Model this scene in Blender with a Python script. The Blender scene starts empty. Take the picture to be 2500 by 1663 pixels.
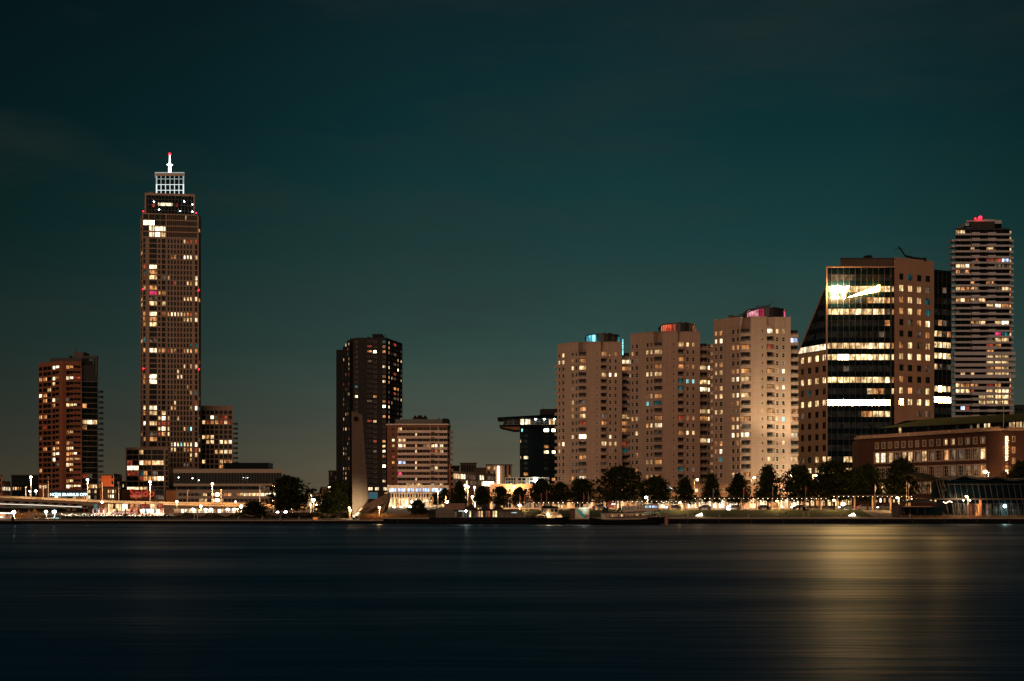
import bpy, bmesh, math, random, re
from mathutils import Vector, Matrix

sc = bpy.context.scene
C = sc.collection
rnd = random.Random(11)

# ------------------------------------------------------------------ camera, sky, key light, exposure
F, HY, CH = 3160.0, 1218.0, 7.0          # focal length in photo pixels, horizon row, eye height (m)
cam_d = bpy.data.cameras.new('camera')
cam_d.sensor_width = 36.0
cam_d.lens = F / 2500.0 * 36.0
cam_d.shift_y = (HY - 831.5) / 2500.0
cam_d.clip_start = 0.5
cam_d.clip_end = 9000
cam = bpy.data.objects.new('camera', cam_d)
cam.location = (0, 0, CH)
cam.rotation_euler = (math.radians(90), 0, 0)
C.objects.link(cam)
sc.camera = cam
sc.view_settings.view_transform = 'Standard'
sc.view_settings.look = 'None'
sc.view_settings.exposure = 0.0
sc.view_settings.gamma = 1.0
sc.cycles.use_denoising = True
sc.cycles.max_bounces = 5
sc.cycles.diffuse_bounces = 2
sc.cycles.glossy_bounces = 3
sc.cycles.transmission_bounces = 3
sc.cycles.transparent_max_bounces = 6
sc.cycles.sample_clamp_indirect = 40.0
sc.cycles.caustics_reflective = False
sc.cycles.caustics_refractive = False

SUN_EL, SUN_AZ = 22.0, -14.0             # light of the city on the near bank: behind the viewer, a little to the left
world = bpy.data.worlds.new('World')
sc.world = world
world.use_nodes = True
wt = world.node_tree
for n in list(wt.nodes): wt.nodes.remove(n)

def nd(t, typ, **kw):
    n = t.nodes.new(typ)
    for k, v in kw.items():
        if k.startswith('i_'):
            key = k[2:]
            key = int(key) if key.isdigit() else key.replace('_', ' ')
            n.inputs[key].default_value = v
        else: setattr(n, k, v)
    return n

def ramp(n, stops):
    cr = n.color_ramp
    while len(cr.elements) > 1: cr.elements.remove(cr.elements[-1])
    cr.elements[0].position = stops[0][0]; cr.elements[0].color = stops[0][1]
    for p, c in stops[1:]:
        e = cr.elements.new(p); e.color = c

def srgb(r, g, b):
    f = lambda c: (c/255/12.92) if c/255 <= .04045 else ((c/255+.055)/1.055)**2.4
    return (f(r), f(g), f(b), 1.0)

L = wt.links.new
tc = nd(wt, 'ShaderNodeTexCoord')
sep = nd(wt, 'ShaderNodeSeparateXYZ'); L(tc.outputs['Generated'], sep.inputs[0])
mr = nd(wt, 'ShaderNodeMapRange', i_1=0.0, i_2=0.40, i_3=0.0, i_4=1.0); L(sep.outputs['Z'], mr.inputs[0])
rp = nd(wt, 'ShaderNodeValToRGB'); L(mr.outputs[0], rp.inputs[0])
ramp(rp, [(0.0, srgb(112, 97, 75)), (0.06, srgb(100, 94, 76)), (0.16, srgb(74, 83, 73)), (0.30, srgb(49, 75, 70)),
          (0.48, srgb(27, 62, 61)), (0.68, srgb(15, 49, 52)), (0.90, srgb(14, 38, 42)), (1.0, srgb(12, 33, 37))])
# the glow is strongest over the centre of the city and dies away to both sides
az = nd(wt, 'ShaderNodeMath', operation='ARCTAN2'); L(sep.outputs['X'], az.inputs[0]); L(sep.outputs['Y'], az.inputs[1])
azr = nd(wt, 'ShaderNodeMapRange', i_1=-0.5, i_2=0.5, i_3=0.0, i_4=1.0); L(az.outputs[0], azr.inputs[0])
azc = nd(wt, 'ShaderNodeValToRGB'); L(azr.outputs[0], azc.inputs[0])
g = lambda v: (v, v, v, 1)
ramp(azc, [(0.0, g(.24)), (0.12, g(.36)), (0.26, g(.54)), (0.42, g(.88)), (0.58, g(1.0)), (0.76, g(.92)), (0.88, g(.64)), (1.0, g(.42))])
mul = nd(wt, 'ShaderNodeMixRGB', blend_type='MULTIPLY', i_Fac=1.0); L(rp.outputs[0], mul.inputs[1]); L(azc.outputs[0], mul.inputs[2])
# thin high cloud, brown where the city lights it
mp = nd(wt, 'ShaderNodeMapping'); mp.inputs['Scale'].default_value = (1.6, 1.6, 7.0); mp.inputs['Rotation'].default_value = (0, .25, .3)
L(tc.outputs['Generated'], mp.inputs[0])
nz = nd(wt, 'ShaderNodeTexNoise', i_Scale=2.1, i_Detail=6.0, i_Roughness=.58); L(mp.outputs[0], nz.inputs['Vector'])
nzr = nd(wt, 'ShaderNodeValToRGB'); L(nz.outputs['Fac'], nzr.inputs[0]); ramp(nzr, [(.44, g(0)), (.68, g(1))])
cl = nd(wt, 'ShaderNodeMixRGB', blend_type='MIX'); cl.inputs[2].default_value = srgb(42, 49, 45)
clf = nd(wt, 'ShaderNodeMath', operation='MULTIPLY', i_1=.34); L(nzr.outputs[0], clf.inputs[0]); L(clf.outputs[0], cl.inputs[0])
L(mul.outputs[0], cl.inputs[1])
# behind the viewer: plain night sky
yb = nd(wt, 'ShaderNodeMapRange', i_1=-0.2, i_2=0.3, i_3=0.0, i_4=1.0); L(sep.outputs['Y'], yb.inputs[0])
fb = nd(wt, 'ShaderNodeMixRGB', blend_type='MIX'); fb.inputs[1].default_value = (.010, .018, .020, 1)
L(yb.outputs[0], fb.inputs[0]); L(cl.outputs[0], fb.inputs[2])
bg = nd(wt, 'ShaderNodeBackground', i_Strength=1.0); L(fb.outputs[0], bg.inputs[0])
wo = nd(wt, 'ShaderNodeOutputWorld'); L(bg.outputs[0], wo.inputs[0])

sun_d = bpy.data.lights.new('sun', 'SUN')
sun_d.energy = 0.85; sun_d.angle = math.radians(50); sun_d.color = (1.0, .58, .36)
sun = bpy.data.objects.new('sun', sun_d); C.objects.link(sun)
sun.rotation_euler = (math.radians(90 - SUN_EL), 0, math.radians(SUN_AZ))

# ------------------------------------------------------------------ helpers
def X(px, Y): return (px - 1250.0) / F * Y
def Z(py, Y): return CH + (HY - py) / F * Y
def at(px, py, Y): return (X(px, Y), Y, Z(py, Y))

class MB:
    def __init__(s): s.v = []; s.f = []; s.m = []; s.mats = []; s.sm = []
    def mi(s, m):
        if m not in s.mats: s.mats.append(m)
        return s.mats.index(m)
    def face(s, pts, m, smooth=False):
        i = len(s.v); s.v += [tuple(p) for p in pts]
        s.f.append(tuple(range(i, i+len(pts)))); s.m.append(s.mi(m)); s.sm.append(smooth)
    def hexa(s, b, t, m):
        n = len(b)
        s.face(b[::-1], m); s.face(t, m)
        for i in range(n):
            j = (i+1) % n
            s.face([b[i], b[j], t[j], t[i]], m)
    def box(s, x0, x1, y0, y1, z0, z1, m):
        s.hexa([(x0,y0,z0),(x1,y0,z0),(x1,y1,z0),(x0,y1,z0)], [(x0,y0,z1),(x1,y0,z1),(x1,y1,z1),(x0,y1,z1)], m)
    def sbox(s, x0, x1, y0, y1, z0, z1, m):        # a box skewed along the view ray, hiding its side faces
        k = (x0+x1)/2/y0*(y1-y0)
        s.hexa([(x0,y0,z0),(x1,y0,z0),(x1+k,y1,z0),(x0+k,y1,z0)], [(x0,y0,z1),(x1,y0,z1),(x1+k,y1,z1),(x0+k,y1,z1)], m)
    def prism(s, poly, z0, z1, m):
        s.hexa([(x,y,z0) for x,y in poly], [(x,y,z1) for x,y in poly], m)
    def fbox(s, f, u0, u1, z0, z1, d0, d1, m):     # a box on a facade; d is measured outwards
        s.hexa([f.p(u0,z0,d1), f.p(u1,z0,d1), f.p(u1,z0,d0), f.p(u0,z0,d0)], [f.p(u0,z1,d1), f.p(u1,z1,d1), f.p(u1,z1,d0), f.p(u0,z1,d0)], m)
    def tube(s, pts, r, m, n=8, cap=True):
        pts = [Vector(p) for p in pts]
        rs = r if isinstance(r, (list, tuple)) else [r]*len(pts)
        rings = []
        for i, p in enumerate(pts):
            d = (pts[min(i+1, len(pts)-1)] - pts[max(i-1, 0)]).normalized()
            a = d.cross(Vector((0,0,1)) if abs(d.z) < .95 else Vector((1,0,0))).normalized(); b = d.cross(a)
            rings.append([p + (a*math.cos(k*2*math.pi/n) + b*math.sin(k*2*math.pi/n))*rs[i] for k in range(n)])
        for A, B in zip(rings, rings[1:]):
            for k in range(n):
                s.face([A[k], A[(k+1)%n], B[(k+1)%n], B[k]], m, True)
        if cap: s.face(rings[0][::-1], m); s.face(rings[-1], m)
    def ball(s, c, r, m, n=10, k=6, sz=1.0):
        c = Vector(c)
        P = lambda i, j: c + Vector((math.cos(2*math.pi*i/n)*math.sin(math.pi*j/k), math.sin(2*math.pi*i/n)*math.sin(math.pi*j/k), sz*math.cos(math.pi*j/k)))*r
        for j in range(k):
            for i in range(n):
                q = [P(i,j), P(i,j+1), P(i+1,j+1), P(i+1,j)]
                if j == 0: q = [q[0], q[1], q[2]]
                elif j == k-1: q = [q[0], q[1], q[3]]
                s.face(q, m, True)
    def mesh(s, name):
        me = bpy.data.meshes.new(name)
        me.from_pydata(s.v, [], s.f)
        for m in s.mats: me.materials.append(m)
        me.polygons.foreach_set('material_index', s.m)
        me.polygons.foreach_set('use_smooth', s.sm)
        me.update(); me.validate()
        return me
    def build(s, name, parent=None, local=False, loc=None):
        if not s.f: return None
        return link(name, s.mesh(name), parent, local, loc)

def link(name, data, parent=None, local=False, loc=None, rz=0.0):
    o = bpy.data.objects.new(name, data); C.objects.link(o)
    if loc is not None: o.location = loc
    if rz: o.rotation_euler = (0, 0, rz)
    if parent is not None:
        o.parent = parent
        if not local:
            w = Vector(parent.location); q = parent.parent
            while q is not None: w = w + Vector(q.location); q = q.parent
            o.matrix_parent_inverse = Matrix.Translation(-w) if parent.get('_w', 1) else Matrix.Identity(4)
    return o

def tag(o, label=None, cat=None, group=None, kind=None):
    if label: o['label'] = label
    if cat: o['category'] = cat
    if group: o['group'] = group
    if kind: o['kind'] = kind
    return o

def thing(name, label, cat, loc=(0,0,0), group=None):
    o = bpy.data.objects.new(name, None); C.objects.link(o); o.location = loc; o.empty_display_size = .5
    return tag(o, label, cat, group)

def part(name, mb, parent, local=False):
    # sub-parts hang on mesh parts whose own origin is the world origin, so only Empties need an inverse
    if parent.type == 'EMPTY': return mb.build(name, parent, local)
    return mb.build(name, parent, True)

def dup(root, loc, label, group=None, scale=None, rz=None):
    r = root.copy(); C.objects.link(r); r.location = loc
    r['label'] = label
    if group: r['group'] = group
    if scale is not None: r.scale = scale
    if rz is not None: r.rotation_euler = (0, 0, rz)
    for ch in list(root.children):
        c = ch.copy(); C.objects.link(c); c.parent = r
        for g2 in list(ch.children):
            d = g2.copy(); C.objects.link(d); d.parent = c
    return r

class Face:
    def __init__(s, a, b):
        s.a = Vector(a); d = Vector(b) - s.a; s.L = d.length; s.u = d/s.L; s.n = Vector((s.u.y, -s.u.x))
    def p(s, u, z, d=0.0):
        q = s.a + s.u*u + s.n*d; return (q.x, q.y, z)
    def uof(s, px):
        k = (px-1250.0)/F; return (k*s.a.y - s.a.x)/(s.u.x - k*s.u.y)
    def zof(s, px, py): return Z(py, s.a.y + s.u.y*s.uof(px))
    def ang(s): return math.atan2(s.u.y, s.u.x)
def quad(f, d):
    a, b = f.p(0,0), f.p(f.L,0); k = (a[0]+b[0])/(a[1]+b[1])
    return [a[:2], b[:2], (b[0]+k*d, b[1]+d), (a[0]+k*d, a[1]+d)]
def pf(px0, Y0, px1, Y1): return Face((X(px0,Y0),Y0), (X(px1,Y1),Y1))

# ------------------------------------------------------------------ materials
MATS = {}
def mat(name, col, rough=.7, spec=.3, metal=0.0, noise=.12, nscale=.6, emit=None, es=0.0, bump=0.0, nz2=None):
    if name in MATS: return MATS[name]
    m = bpy.data.materials.new(name); m.use_nodes = True; t = m.node_tree
    b = t.nodes['Principled BSDF']
    b.inputs['Roughness'].default_value = rough; b.inputs['Metallic'].default_value = metal
    b.inputs['Specular IOR Level'].default_value = spec
    if noise:
        ge = nd(t, 'ShaderNodeNewGeometry')
        n1 = nd(t, 'ShaderNodeTexNoise', i_Scale=nscale, i_Detail=6.0, i_Roughness=.65); t.links.new(ge.outputs['Position'], n1.inputs['Vector'])
        mrn = nd(t, 'ShaderNodeMapRange', i_1=.3, i_2=.7, i_3=1-noise, i_4=1+noise); t.links.new(n1.outputs['Fac'], mrn.inputs[0])
        mx = nd(t, 'ShaderNodeMixRGB', blend_type='MULTIPLY', i_Fac=1.0); mx.inputs[1].default_value = (*col, 1)
        t.links.new(mrn.outputs[0], mx.inputs[2]); t.links.new(mx.outputs[0], b.inputs['Base Color'])
        if bump:
            bp = nd(t, 'ShaderNodeBump', i_Strength=bump, i_Distance=.1); t.links.new(n1.outputs['Fac'], bp.inputs['Height']); t.links.new(bp.outputs[0], b.inputs['Normal'])
    else: b.inputs['Base Color'].default_value = (*col, 1)
    if emit:
        b.inputs['Emission Color'].default_value = (*emit, 1); b.inputs['Emission Strength'].default_value = es
    MATS[name] = m
    return m

def panel_mat(name, col, h, z0, wv=None, line=.55, noise=.07):
    """Cast panels: floor joints at every storey, vertical joints every wv metres, faint weathering streaks."""
    m = mat(name, col, .85, .2, noise=noise, nscale=.15); t = m.node_tree; b = t.nodes['Principled BSDF']
    src = b.inputs['Base Color'].links[0].from_socket
    ge = nd(t, 'ShaderNodeNewGeometry'); sp = nd(t, 'ShaderNodeSeparateXYZ'); t.links.new(ge.outputs['Position'], sp.inputs[0])
    a = nd(t, 'ShaderNodeMath', operation='SUBTRACT', i_1=z0); t.links.new(sp.outputs['Z'], a.inputs[0])
    d = nd(t, 'ShaderNodeMath', operation='DIVIDE', i_1=h); t.links.new(a.outputs[0], d.inputs[0])
    fr = nd(t, 'ShaderNodeMath', operation='FRACT'); t.links.new(d.outputs[0], fr.inputs[0])
    lt = nd(t, 'ShaderNodeMath', operation='LESS_THAN', i_1=.05/h*2.4); t.links.new(fr.outputs[0], lt.inputs[0])
    mp = nd(t, 'ShaderNodeMapping'); mp.inputs['Scale'].default_value = (1.2, 1.2, .05); t.links.new(ge.outputs['Position'], mp.inputs[0])
    n2 = nd(t, 'ShaderNodeTexNoise', i_Scale=1.0, i_Detail=4.0); t.links.new(mp.outputs[0], n2.inputs['Vector'])
    r2 = nd(t, 'ShaderNodeMapRange', i_1=.3, i_2=.75, i_3=1.06, i_4=.86); t.links.new(n2.outputs['Fac'], r2.inputs[0])
    mm = nd(t, 'ShaderNodeMixRGB', blend_type='MULTIPLY', i_Fac=1.0); t.links.new(src, mm.inputs[1]); t.links.new(r2.outputs[0], mm.inputs[2])
    lf = nd(t, 'ShaderNodeMath', operation='MULTIPLY', i_1=1-line); t.links.new(lt.outputs[0], lf.inputs[0])
    mx = nd(t, 'ShaderNodeMixRGB', blend_type='MIX'); mx.inputs[2].default_value = (col[0]*.35, col[1]*.35, col[2]*.35, 1)
    t.links.new(lf.outputs[0], mx.inputs[0]); t.links.new(mm.outputs[0], mx.inputs[1]); t.links.new(mx.outputs[0], b.inputs['Base Color'])
    return m

def brick_mat(name, c1, c2, sc=1.0):
    m = mat(name, c1, .85, .2, noise=.15, nscale=.35); t = m.node_tree; b = t.nodes['Principled BSDF']
    src = b.inputs['Base Color'].links[0].from_socket
    ge = nd(t, 'ShaderNodeNewGeometry'); mp = nd(t, 'ShaderNodeMapping'); mp.inputs['Scale'].default_value = (2.5*sc, 2.5*sc, 9*sc); t.links.new(ge.outputs['Position'], mp.inputs[0])
    n2 = nd(t, 'ShaderNodeTexNoise', i_Scale=1.0, i_Detail=2.0); t.links.new(mp.outputs[0], n2.inputs['Vector'])
    mx = nd(t, 'ShaderNodeMixRGB', blend_type='MIX'); mx.inputs[2].default_value = (*c2, 1)
    rr = nd(t, 'ShaderNodeMapRange', i_1=.4, i_2=.65, i_3=0.0, i_4=.8); t.links.new(n2.outputs['Fac'], rr.inputs[0])
    t.links.new(rr.outputs[0], mx.inputs[0]); t.links.new(src, mx.inputs[1]); t.links.new(mx.outputs[0], b.inputs['Base Color'])
    return m

def lit_mat(name, col, es, lo=.25, col2=None):
    """A lit room behind glass: curtains and furniture break up the light, every window differs."""
    m = bpy.data.materials.new(name); m.use_nodes = True; t = m.node_tree
    b = t.nodes['Principled BSDF']
    b.inputs['Base Color'].default_value = (.012, .014, .015, 1); b.inputs['Roughness'].default_value = .3; b.inputs['Specular IOR Level'].default_value = .04
    oi = nd(t, 'ShaderNodeObjectInfo'); ge = nd(t, 'ShaderNodeNewGeometry')
    mp = nd(t, 'ShaderNodeMapping'); mp.inputs['Scale'].default_value = (1.5, 1.5, .9); t.links.new(ge.outputs['Position'], mp.inputs[0])
    n1 = nd(t, 'ShaderNodeTexNoise', i_Scale=.42, i_Detail=2.0, i_Roughness=.6); t.links.new(mp.outputs[0], n1.inputs['Vector'])
    r1 = nd(t, 'ShaderNodeMapRange', i_1=.36, i_2=.60, i_3=lo, i_4=1.15); t.links.new(n1.outputs['Fac'], r1.inputs[0])
    mp2 = nd(t, 'ShaderNodeMapping'); mp2.inputs['Scale'].default_value = (2.2, 2.2, .15); t.links.new(ge.outputs['Position'], mp2.inputs[0])
    n2 = nd(t, 'ShaderNodeTexNoise', i_Scale=.35, i_Detail=1.0); t.links.new(mp2.outputs[0], n2.inputs['Vector'])
    r2 = nd(t, 'ShaderNodeMapRange', i_1=.35, i_2=.62, i_3=.45, i_4=1.2); t.links.new(n2.outputs['Fac'], r2.inputs[0])
    ro = nd(t, 'ShaderNodeMapRange', i_1=0.0, i_2=1.0, i_3=.6, i_4=1.3); t.links.new(oi.outputs['Random'], ro.inputs[0])
    m1 = nd(t, 'ShaderNodeMath', operation='MULTIPLY'); t.links.new(r1.outputs[0], m1.inputs[0]); t.links.new(r2.outputs[0], m1.inputs[1])
    m2 = nd(t, 'ShaderNodeMath', operation='MULTIPLY'); t.links.new(m1.outputs[0], m2.inputs[0]); t.links.new(ro.outputs[0], m2.inputs[1])
    m3 = nd(t, 'ShaderNodeMath', operation='MULTIPLY', i_1=es); t.links.new(m2.outputs[0], m3.inputs[0])
    c2 = col2 or (col[0], col[1]*.8, col[2]*.62)
    mc = nd(t, 'ShaderNodeMixRGB', blend_type='MIX'); mc.inputs[1].default_value = (*c2, 1); mc.inputs[2].default_value = (*col, 1)
    t.links.new(m1.outputs[0], mc.inputs[0]); t.links.new(mc.outputs[0], b.inputs['Emission Color']); t.links.new(m3.outputs[0], b.inputs['Emission Strength'])
    MATS[name] = m
    return m

LIT = {
 'X': lit_mat('lit_office_bright', (1, .84, .52), 14.0, .75),
 'V': lit_mat('lit_office_warm', (1, .74, .38), 2.1, .22),
 'Z': lit_mat('lit_office_glare', (1, .58, .17), 95.0, .85),
 'W': lit_mat('lit_white', (1, .85, .56), 2.5, .4),
 'w': lit_mat('lit_warm', (1, .68, .33), 1.5, .25),
 'o': lit_mat('lit_orange', (1, .45, .16), .95, .2),
 'r': lit_mat('lit_red', (1, .16, .08), .45, .25),
 'd': lit_mat('lit_dim', (1, .72, .5), .16, .1),
 'g': lit_mat('lit_grey', (.75, .85, .72), .014, .1),
 'c': lit_mat('lit_cyan_dim', (.1, .8, .85), .20, .2, (.05, .5, .6)),
 'C': lit_mat('lit_cyan', (.35, 1, 1), 2.0, .6, (.1, .8, .9)),
 'B': lit_mat('lit_blue_white', (.62, .78, 1), 1.9, .5, (.4, .5, 1)),
 'm': lit_mat('lit_magenta', (1, .08, .22), 1.0, .4, (.8, .02, .12)),
}
def glass_mat():
    m = bpy.data.materials.new('dark_glass'); m.use_nodes = True; t = m.node_tree; b = t.nodes['Principled BSDF']
    b.inputs['Roughness'].default_value = .22; b.inputs['Specular IOR Level'].default_value = .10
    ge = nd(t, 'ShaderNodeNewGeometry')
    mp = nd(t, 'ShaderNodeMapping'); mp.inputs['Scale'].default_value = (.9, .9, .35); t.links.new(ge.outputs['Position'], mp.inputs[0])
    n1 = nd(t, 'ShaderNodeTexNoise', i_Scale=.6, i_Detail=3.0); t.links.new(mp.outputs[0], n1.inputs['Vector'])
    r = nd(t, 'ShaderNodeValToRGB'); t.links.new(n1.outputs['Fac'], r.inputs[0])
    ramp(r, [(.50, (.004, .010, .012, 1)), (.62, (.012, .016, .017, 1)), (.78, (.04, .038, .035, 1))])
    t.links.new(r.outputs[0], b.inputs['Base Color'])
    return m
GLASS = glass_mat()
NAVY = mat('navy_glass', (.003, .011, .016), .3, .03, noise=.3, nscale=.2)
FRAME_D = mat('dark_frame', (.018, .018, .018), .7, .1)
FRAME_W = mat('white_frame', (.6, .55, .48), .6)
FRAME_B = mat('beige_frame', (.42, .33, .26), .7)
def emis(name, col, s): return mat(name, (.02, .02, .02), .5, noise=0, emit=col, es=s)
RED_L = emis('beacon_red', (1, .012, .03), 7)
LAMP_O = emis('lamp_sodium', (1, .62, .26), 26)
LAMP_W = emis('lamp_white', (.86, 1, .93), 26)
LED_W = emis('led_white', (.86, 1, .97), 2.6)

# ------------------------------------------------------------------ facades
def winshape(mb, w, h, kind, st, P):
    """frame and pane(s); P maps (x along, y inward, z up) to the target space. st=(frame material, bar width, nx, nz)"""
    fm, bw, nx, nz = st
    pane = LIT.get(kind, GLASS)
    mb.face([P(-w/2, 0, 0), P(w/2, 0, 0), P(w/2, 0, h), P(-w/2, 0, h)], pane)
    def bar(x0, x1, z0, z1):
        b = [P(x0,-.09,z0), P(x1,-.09,z0), P(x1,-.002,z0), P(x0,-.002,z0)]; t = [P(x0,-.09,z1), P(x1,-.09,z1), P(x1,-.002,z1), P(x0,-.002,z1)]
        mb.face([b[0], b[1], t[1], t[0]], fm); mb.face([t[0], t[1], t[2], t[3]], fm); mb.face([b[3], b[2], b[1], b[0]], fm)
        mb.face([b[1], b[2], t[2], t[1]], fm); mb.face([b[3], b[0], t[0], t[3]], fm)
    bar(-w/2, w/2, 0, bw); bar(-w/2, w/2, h-bw, h); bar(-w/2, -w/2+bw, bw, h-bw); bar(w/2-bw, w/2, bw, h-bw)
    for i in range(1, nx): bar(-w/2+w*i/nx-bw*.4, -w/2+w*i/nx+bw*.4, bw, h-bw)
    for i in range(1, nz):
        for j in range(nx): bar(-w/2+w*j/nx+bw*(.41 if j else 1), -w/2+w*(j+1)/nx-bw*(.41 if j < nx-1 else 1), h*i/nz-bw*.4, h*i/nz+bw*.4)

WCACHE = {}
PRI = {'X':0,'Z':0,'V':0,'W':0,'C':0,'B':0,'m':0,'w':1,'o':1,'r':2,'c':2,'d':3,'g':3}
def place_windows(root, wins, local=False, limit=100, name='window', rest='window'):
    """wins: (face, u0, u1, z0, z1, kind, style, depth). The lit ones first as parts of their own, the rest as one mesh."""
    wins = sorted(wins, key=lambda w: (PRI.get(w[5], 4), -(w[2]-w[1])*(w[4]-w[3])))
    if len(wins) <= limit + 4: limit = len(wins)
    for (f, u0, u1, z0, z1, k, st, dp) in wins[:limit]:
        key = (round(u1-u0, 2), round(z1-z0, 2), k, st[0].name, st[1:])
        if key not in WCACHE:
            mb = MB(); winshape(mb, u1-u0, z1-z0, k, st, lambda x, y, z: (x, y, z)); WCACHE[key] = mb.mesh('window')
        link(name, WCACHE[key], root, local, f.p((u0+u1)/2, z0, -dp), f.ang())
    if wins[limit:]:
        mb = MB()
        for (f, u0, u1, z0, z1, k, st, dp) in wins[limit:]:
            um = (u0+u1)/2
            winshape(mb, u1-u0, z1-z0, k, st, lambda x, y, z, f=f, um=um, z0=z0, dp=dp: f.p(um+x, z0+z, -dp-y))
        o = mb.build(rest, root, local); tag(o, 'the many other windows of this building, mostly unlit', kind='stuff')

def wall(mb, f, u0, u1, z0, z1, holes, m, rv=None, rm=None):
    """a facade panel with real openings; holes: (u0,u1,z0,z1,depth)"""
    hs = [h for h in holes if h[1] > u0+1e-4 and h[0] < u1-1e-4 and h[3] > z0 and h[2] < z1]
    us = sorted({round(x, 4) for x in [u0, u1] + [c for h in hs for c in h[:2]] if u0-1e-6 <= x <= u1+1e-6})
    zs = sorted({round(x, 4) for x in [z0, z1] + [c for h in hs for c in h[2:4]] if z0-1e-6 <= x <= z1+1e-6})
    for b0, b1 in zip(zs, zs[1:]):
        zc = (b0+b1)/2; row = [h for h in hs if h[2] < zc < h[3]]
        st = None
        for a0, a1 in zip(us, us[1:]):
            uc = (a0+a1)/2
            if any(h[0] < uc < h[1] for h in row):
                if st is not None: mb.face([f.p(st,b0), f.p(a0,b0), f.p(a0,b1), f.p(st,b1)], m); st = None
            elif st is None: st = a0
        if st is not None: mb.face([f.p(st,b0), f.p(u1,b0), f.p(u1,b1), f.p(st,b1)], m)
    for h in hs:
        d = -h[4]; a, b, c, e = h[:4]; k = rm or m
        mb.face([f.p(a,c), f.p(a,c,d), f.p(a,e,d), f.p(a,e)], k); mb.face([f.p(b,c,d), f.p(b,c), f.p(b,e), f.p(b,e,d)], k)
        mb.face([f.p(a,c), f.p(b,c), f.p(b,c,d), f.p(a,c,d)], k); mb.face([f.p(a,e,d), f.p(b,e,d), f.p(b,e), f.p(a,e)], k)

def holes(wins, f): return [(w[1], w[2], w[3], w[4], w[7]) for w in wins if w[0] is f]

def block(mb, pts, z0, z1, m, wins=(), faces=None, cap=None):
    """a building body over a plan polygon (front corners left to right, then round the back)"""
    n = len(pts); faces = faces or {}
    for i in range(n):
        f = faces.get(i) or Face(pts[i], pts[(i+1)%n])
        wall(mb, f, 0, f.L, z0, z1, holes(wins, f), m)
    mb.face([(x,y,z1) for x,y in pts], cap or m)

def roofcap(root, pts, z, m, over=.25, th=.45, name='roof', local=False):
    cx = sum(p[0] for p in pts)/len(pts); cy = sum(p[1] for p in pts)/len(pts)
    q = [(x+(over if x > cx else -over), y+(over if y > cy else -over)) for x, y in pts]
    mb = MB(); mb.prism(q, z+.003, z+th, m); return part(name, mb, root, local)

def rows_lit(txt):
    """'0: aW bo; 2: cw' -> {row: {column: kind}}"""
    out = {}
    for r in txt.replace('\n', ' ').split(';'):
        if ':' not in r: continue
        k, v = r.split(':'); out.setdefault(int(k), {}).update({t[:-1]: t[-1] for t in v.split()})
    return out

def grid(f, cols, zc, hh, lit, st, dp=.25, only=None):
    """cols: name -> (px0, px1[, height, dz]); zc: list of row centre heights"""
    wins = []
    for k, z in enumerate(zc):
        for c, v in cols.items():
            u0, u1 = f.uof(v[0]), f.uof(v[1]); h = v[2] if len(v) > 2 else hh; dz = v[3] if len(v) > 3 else 0
            if u1-u0 < .2: continue
            kind = lit.get(k, {}).get(c, '-')
            if kind == '!': continue
            wins.append((f, round(u0,3), round(u1,3), round(z-h/2+dz,3), round(z+h/2+dz,3), kind, st, dp))
    return wins

def text_mesh(s, size, extr, m, off=0.0, align='CENTER'):
    cu = bpy.data.curves.new('lettering', 'FONT'); cu.body = s; cu.size = size; cu.extrude = extr; cu.offset = off
    cu.align_x = align; cu.align_y = 'CENTER'
    o = bpy.data.objects.new('lettering', cu); C.objects.link(o)
    me = bpy.data.meshes.new_from_object(o.evaluated_get(bpy.context.evaluated_depsgraph_get()))
    bpy.data.objects.remove(o); me.materials.clear(); me.materials.append(m)
    for p in me.polygons: p.material_index = 0
    return me

def lamp_light(loc, col, power, r=.3, name='lamp_light', parent=None, bare=False):
    # shielded luminaire: the light goes down and outwards, not up or level across the water
    if bare:           # thrown back at the fronts behind, away from the river
        l = bpy.data.lights.new(name, 'SPOT'); l.energy = power; l.color = col; l.shadow_soft_size = r; l.spot_size = math.radians(166); l.spot_blend = .3
        o = link(name, l, parent, False, loc); o.rotation_euler = (math.radians(82), 0, 0); return o
    l = bpy.data.lights.new(name, 'SPOT'); l.energy = power*1.25; l.color = col; l.shadow_soft_size = r
    l.spot_size = math.radians(168); l.spot_blend = .25
    return link(name, l, parent, False, loc)
def spot_light(loc, tgt, col, power, ang, blend=.6, r=.5, parent=None):
    l = bpy.data.lights.new('floodlight_beam', 'SPOT'); l.energy = power; l.color = col; l.spot_size = math.radians(ang); l.spot_blend = blend; l.shadow_soft_size = r
    o = link('floodlight_beam', l, parent, False, loc)
    o.rotation_euler = (Vector(tgt)-Vector(loc)).to_track_quat('-Z', 'Y').to_euler()
    return o
SOD = (1, .55, .22); WHT = (.85, 1, .92)
GZ = 3.65      # street level
ORD = ['first','second','third','fourth','fifth','sixth','seventh','eighth','ninth','tenth','eleventh','twelfth','thirteenth','fourteenth','fifteenth','sixteenth','seventeenth','eighteenth','nineteenth','twentieth']

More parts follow.
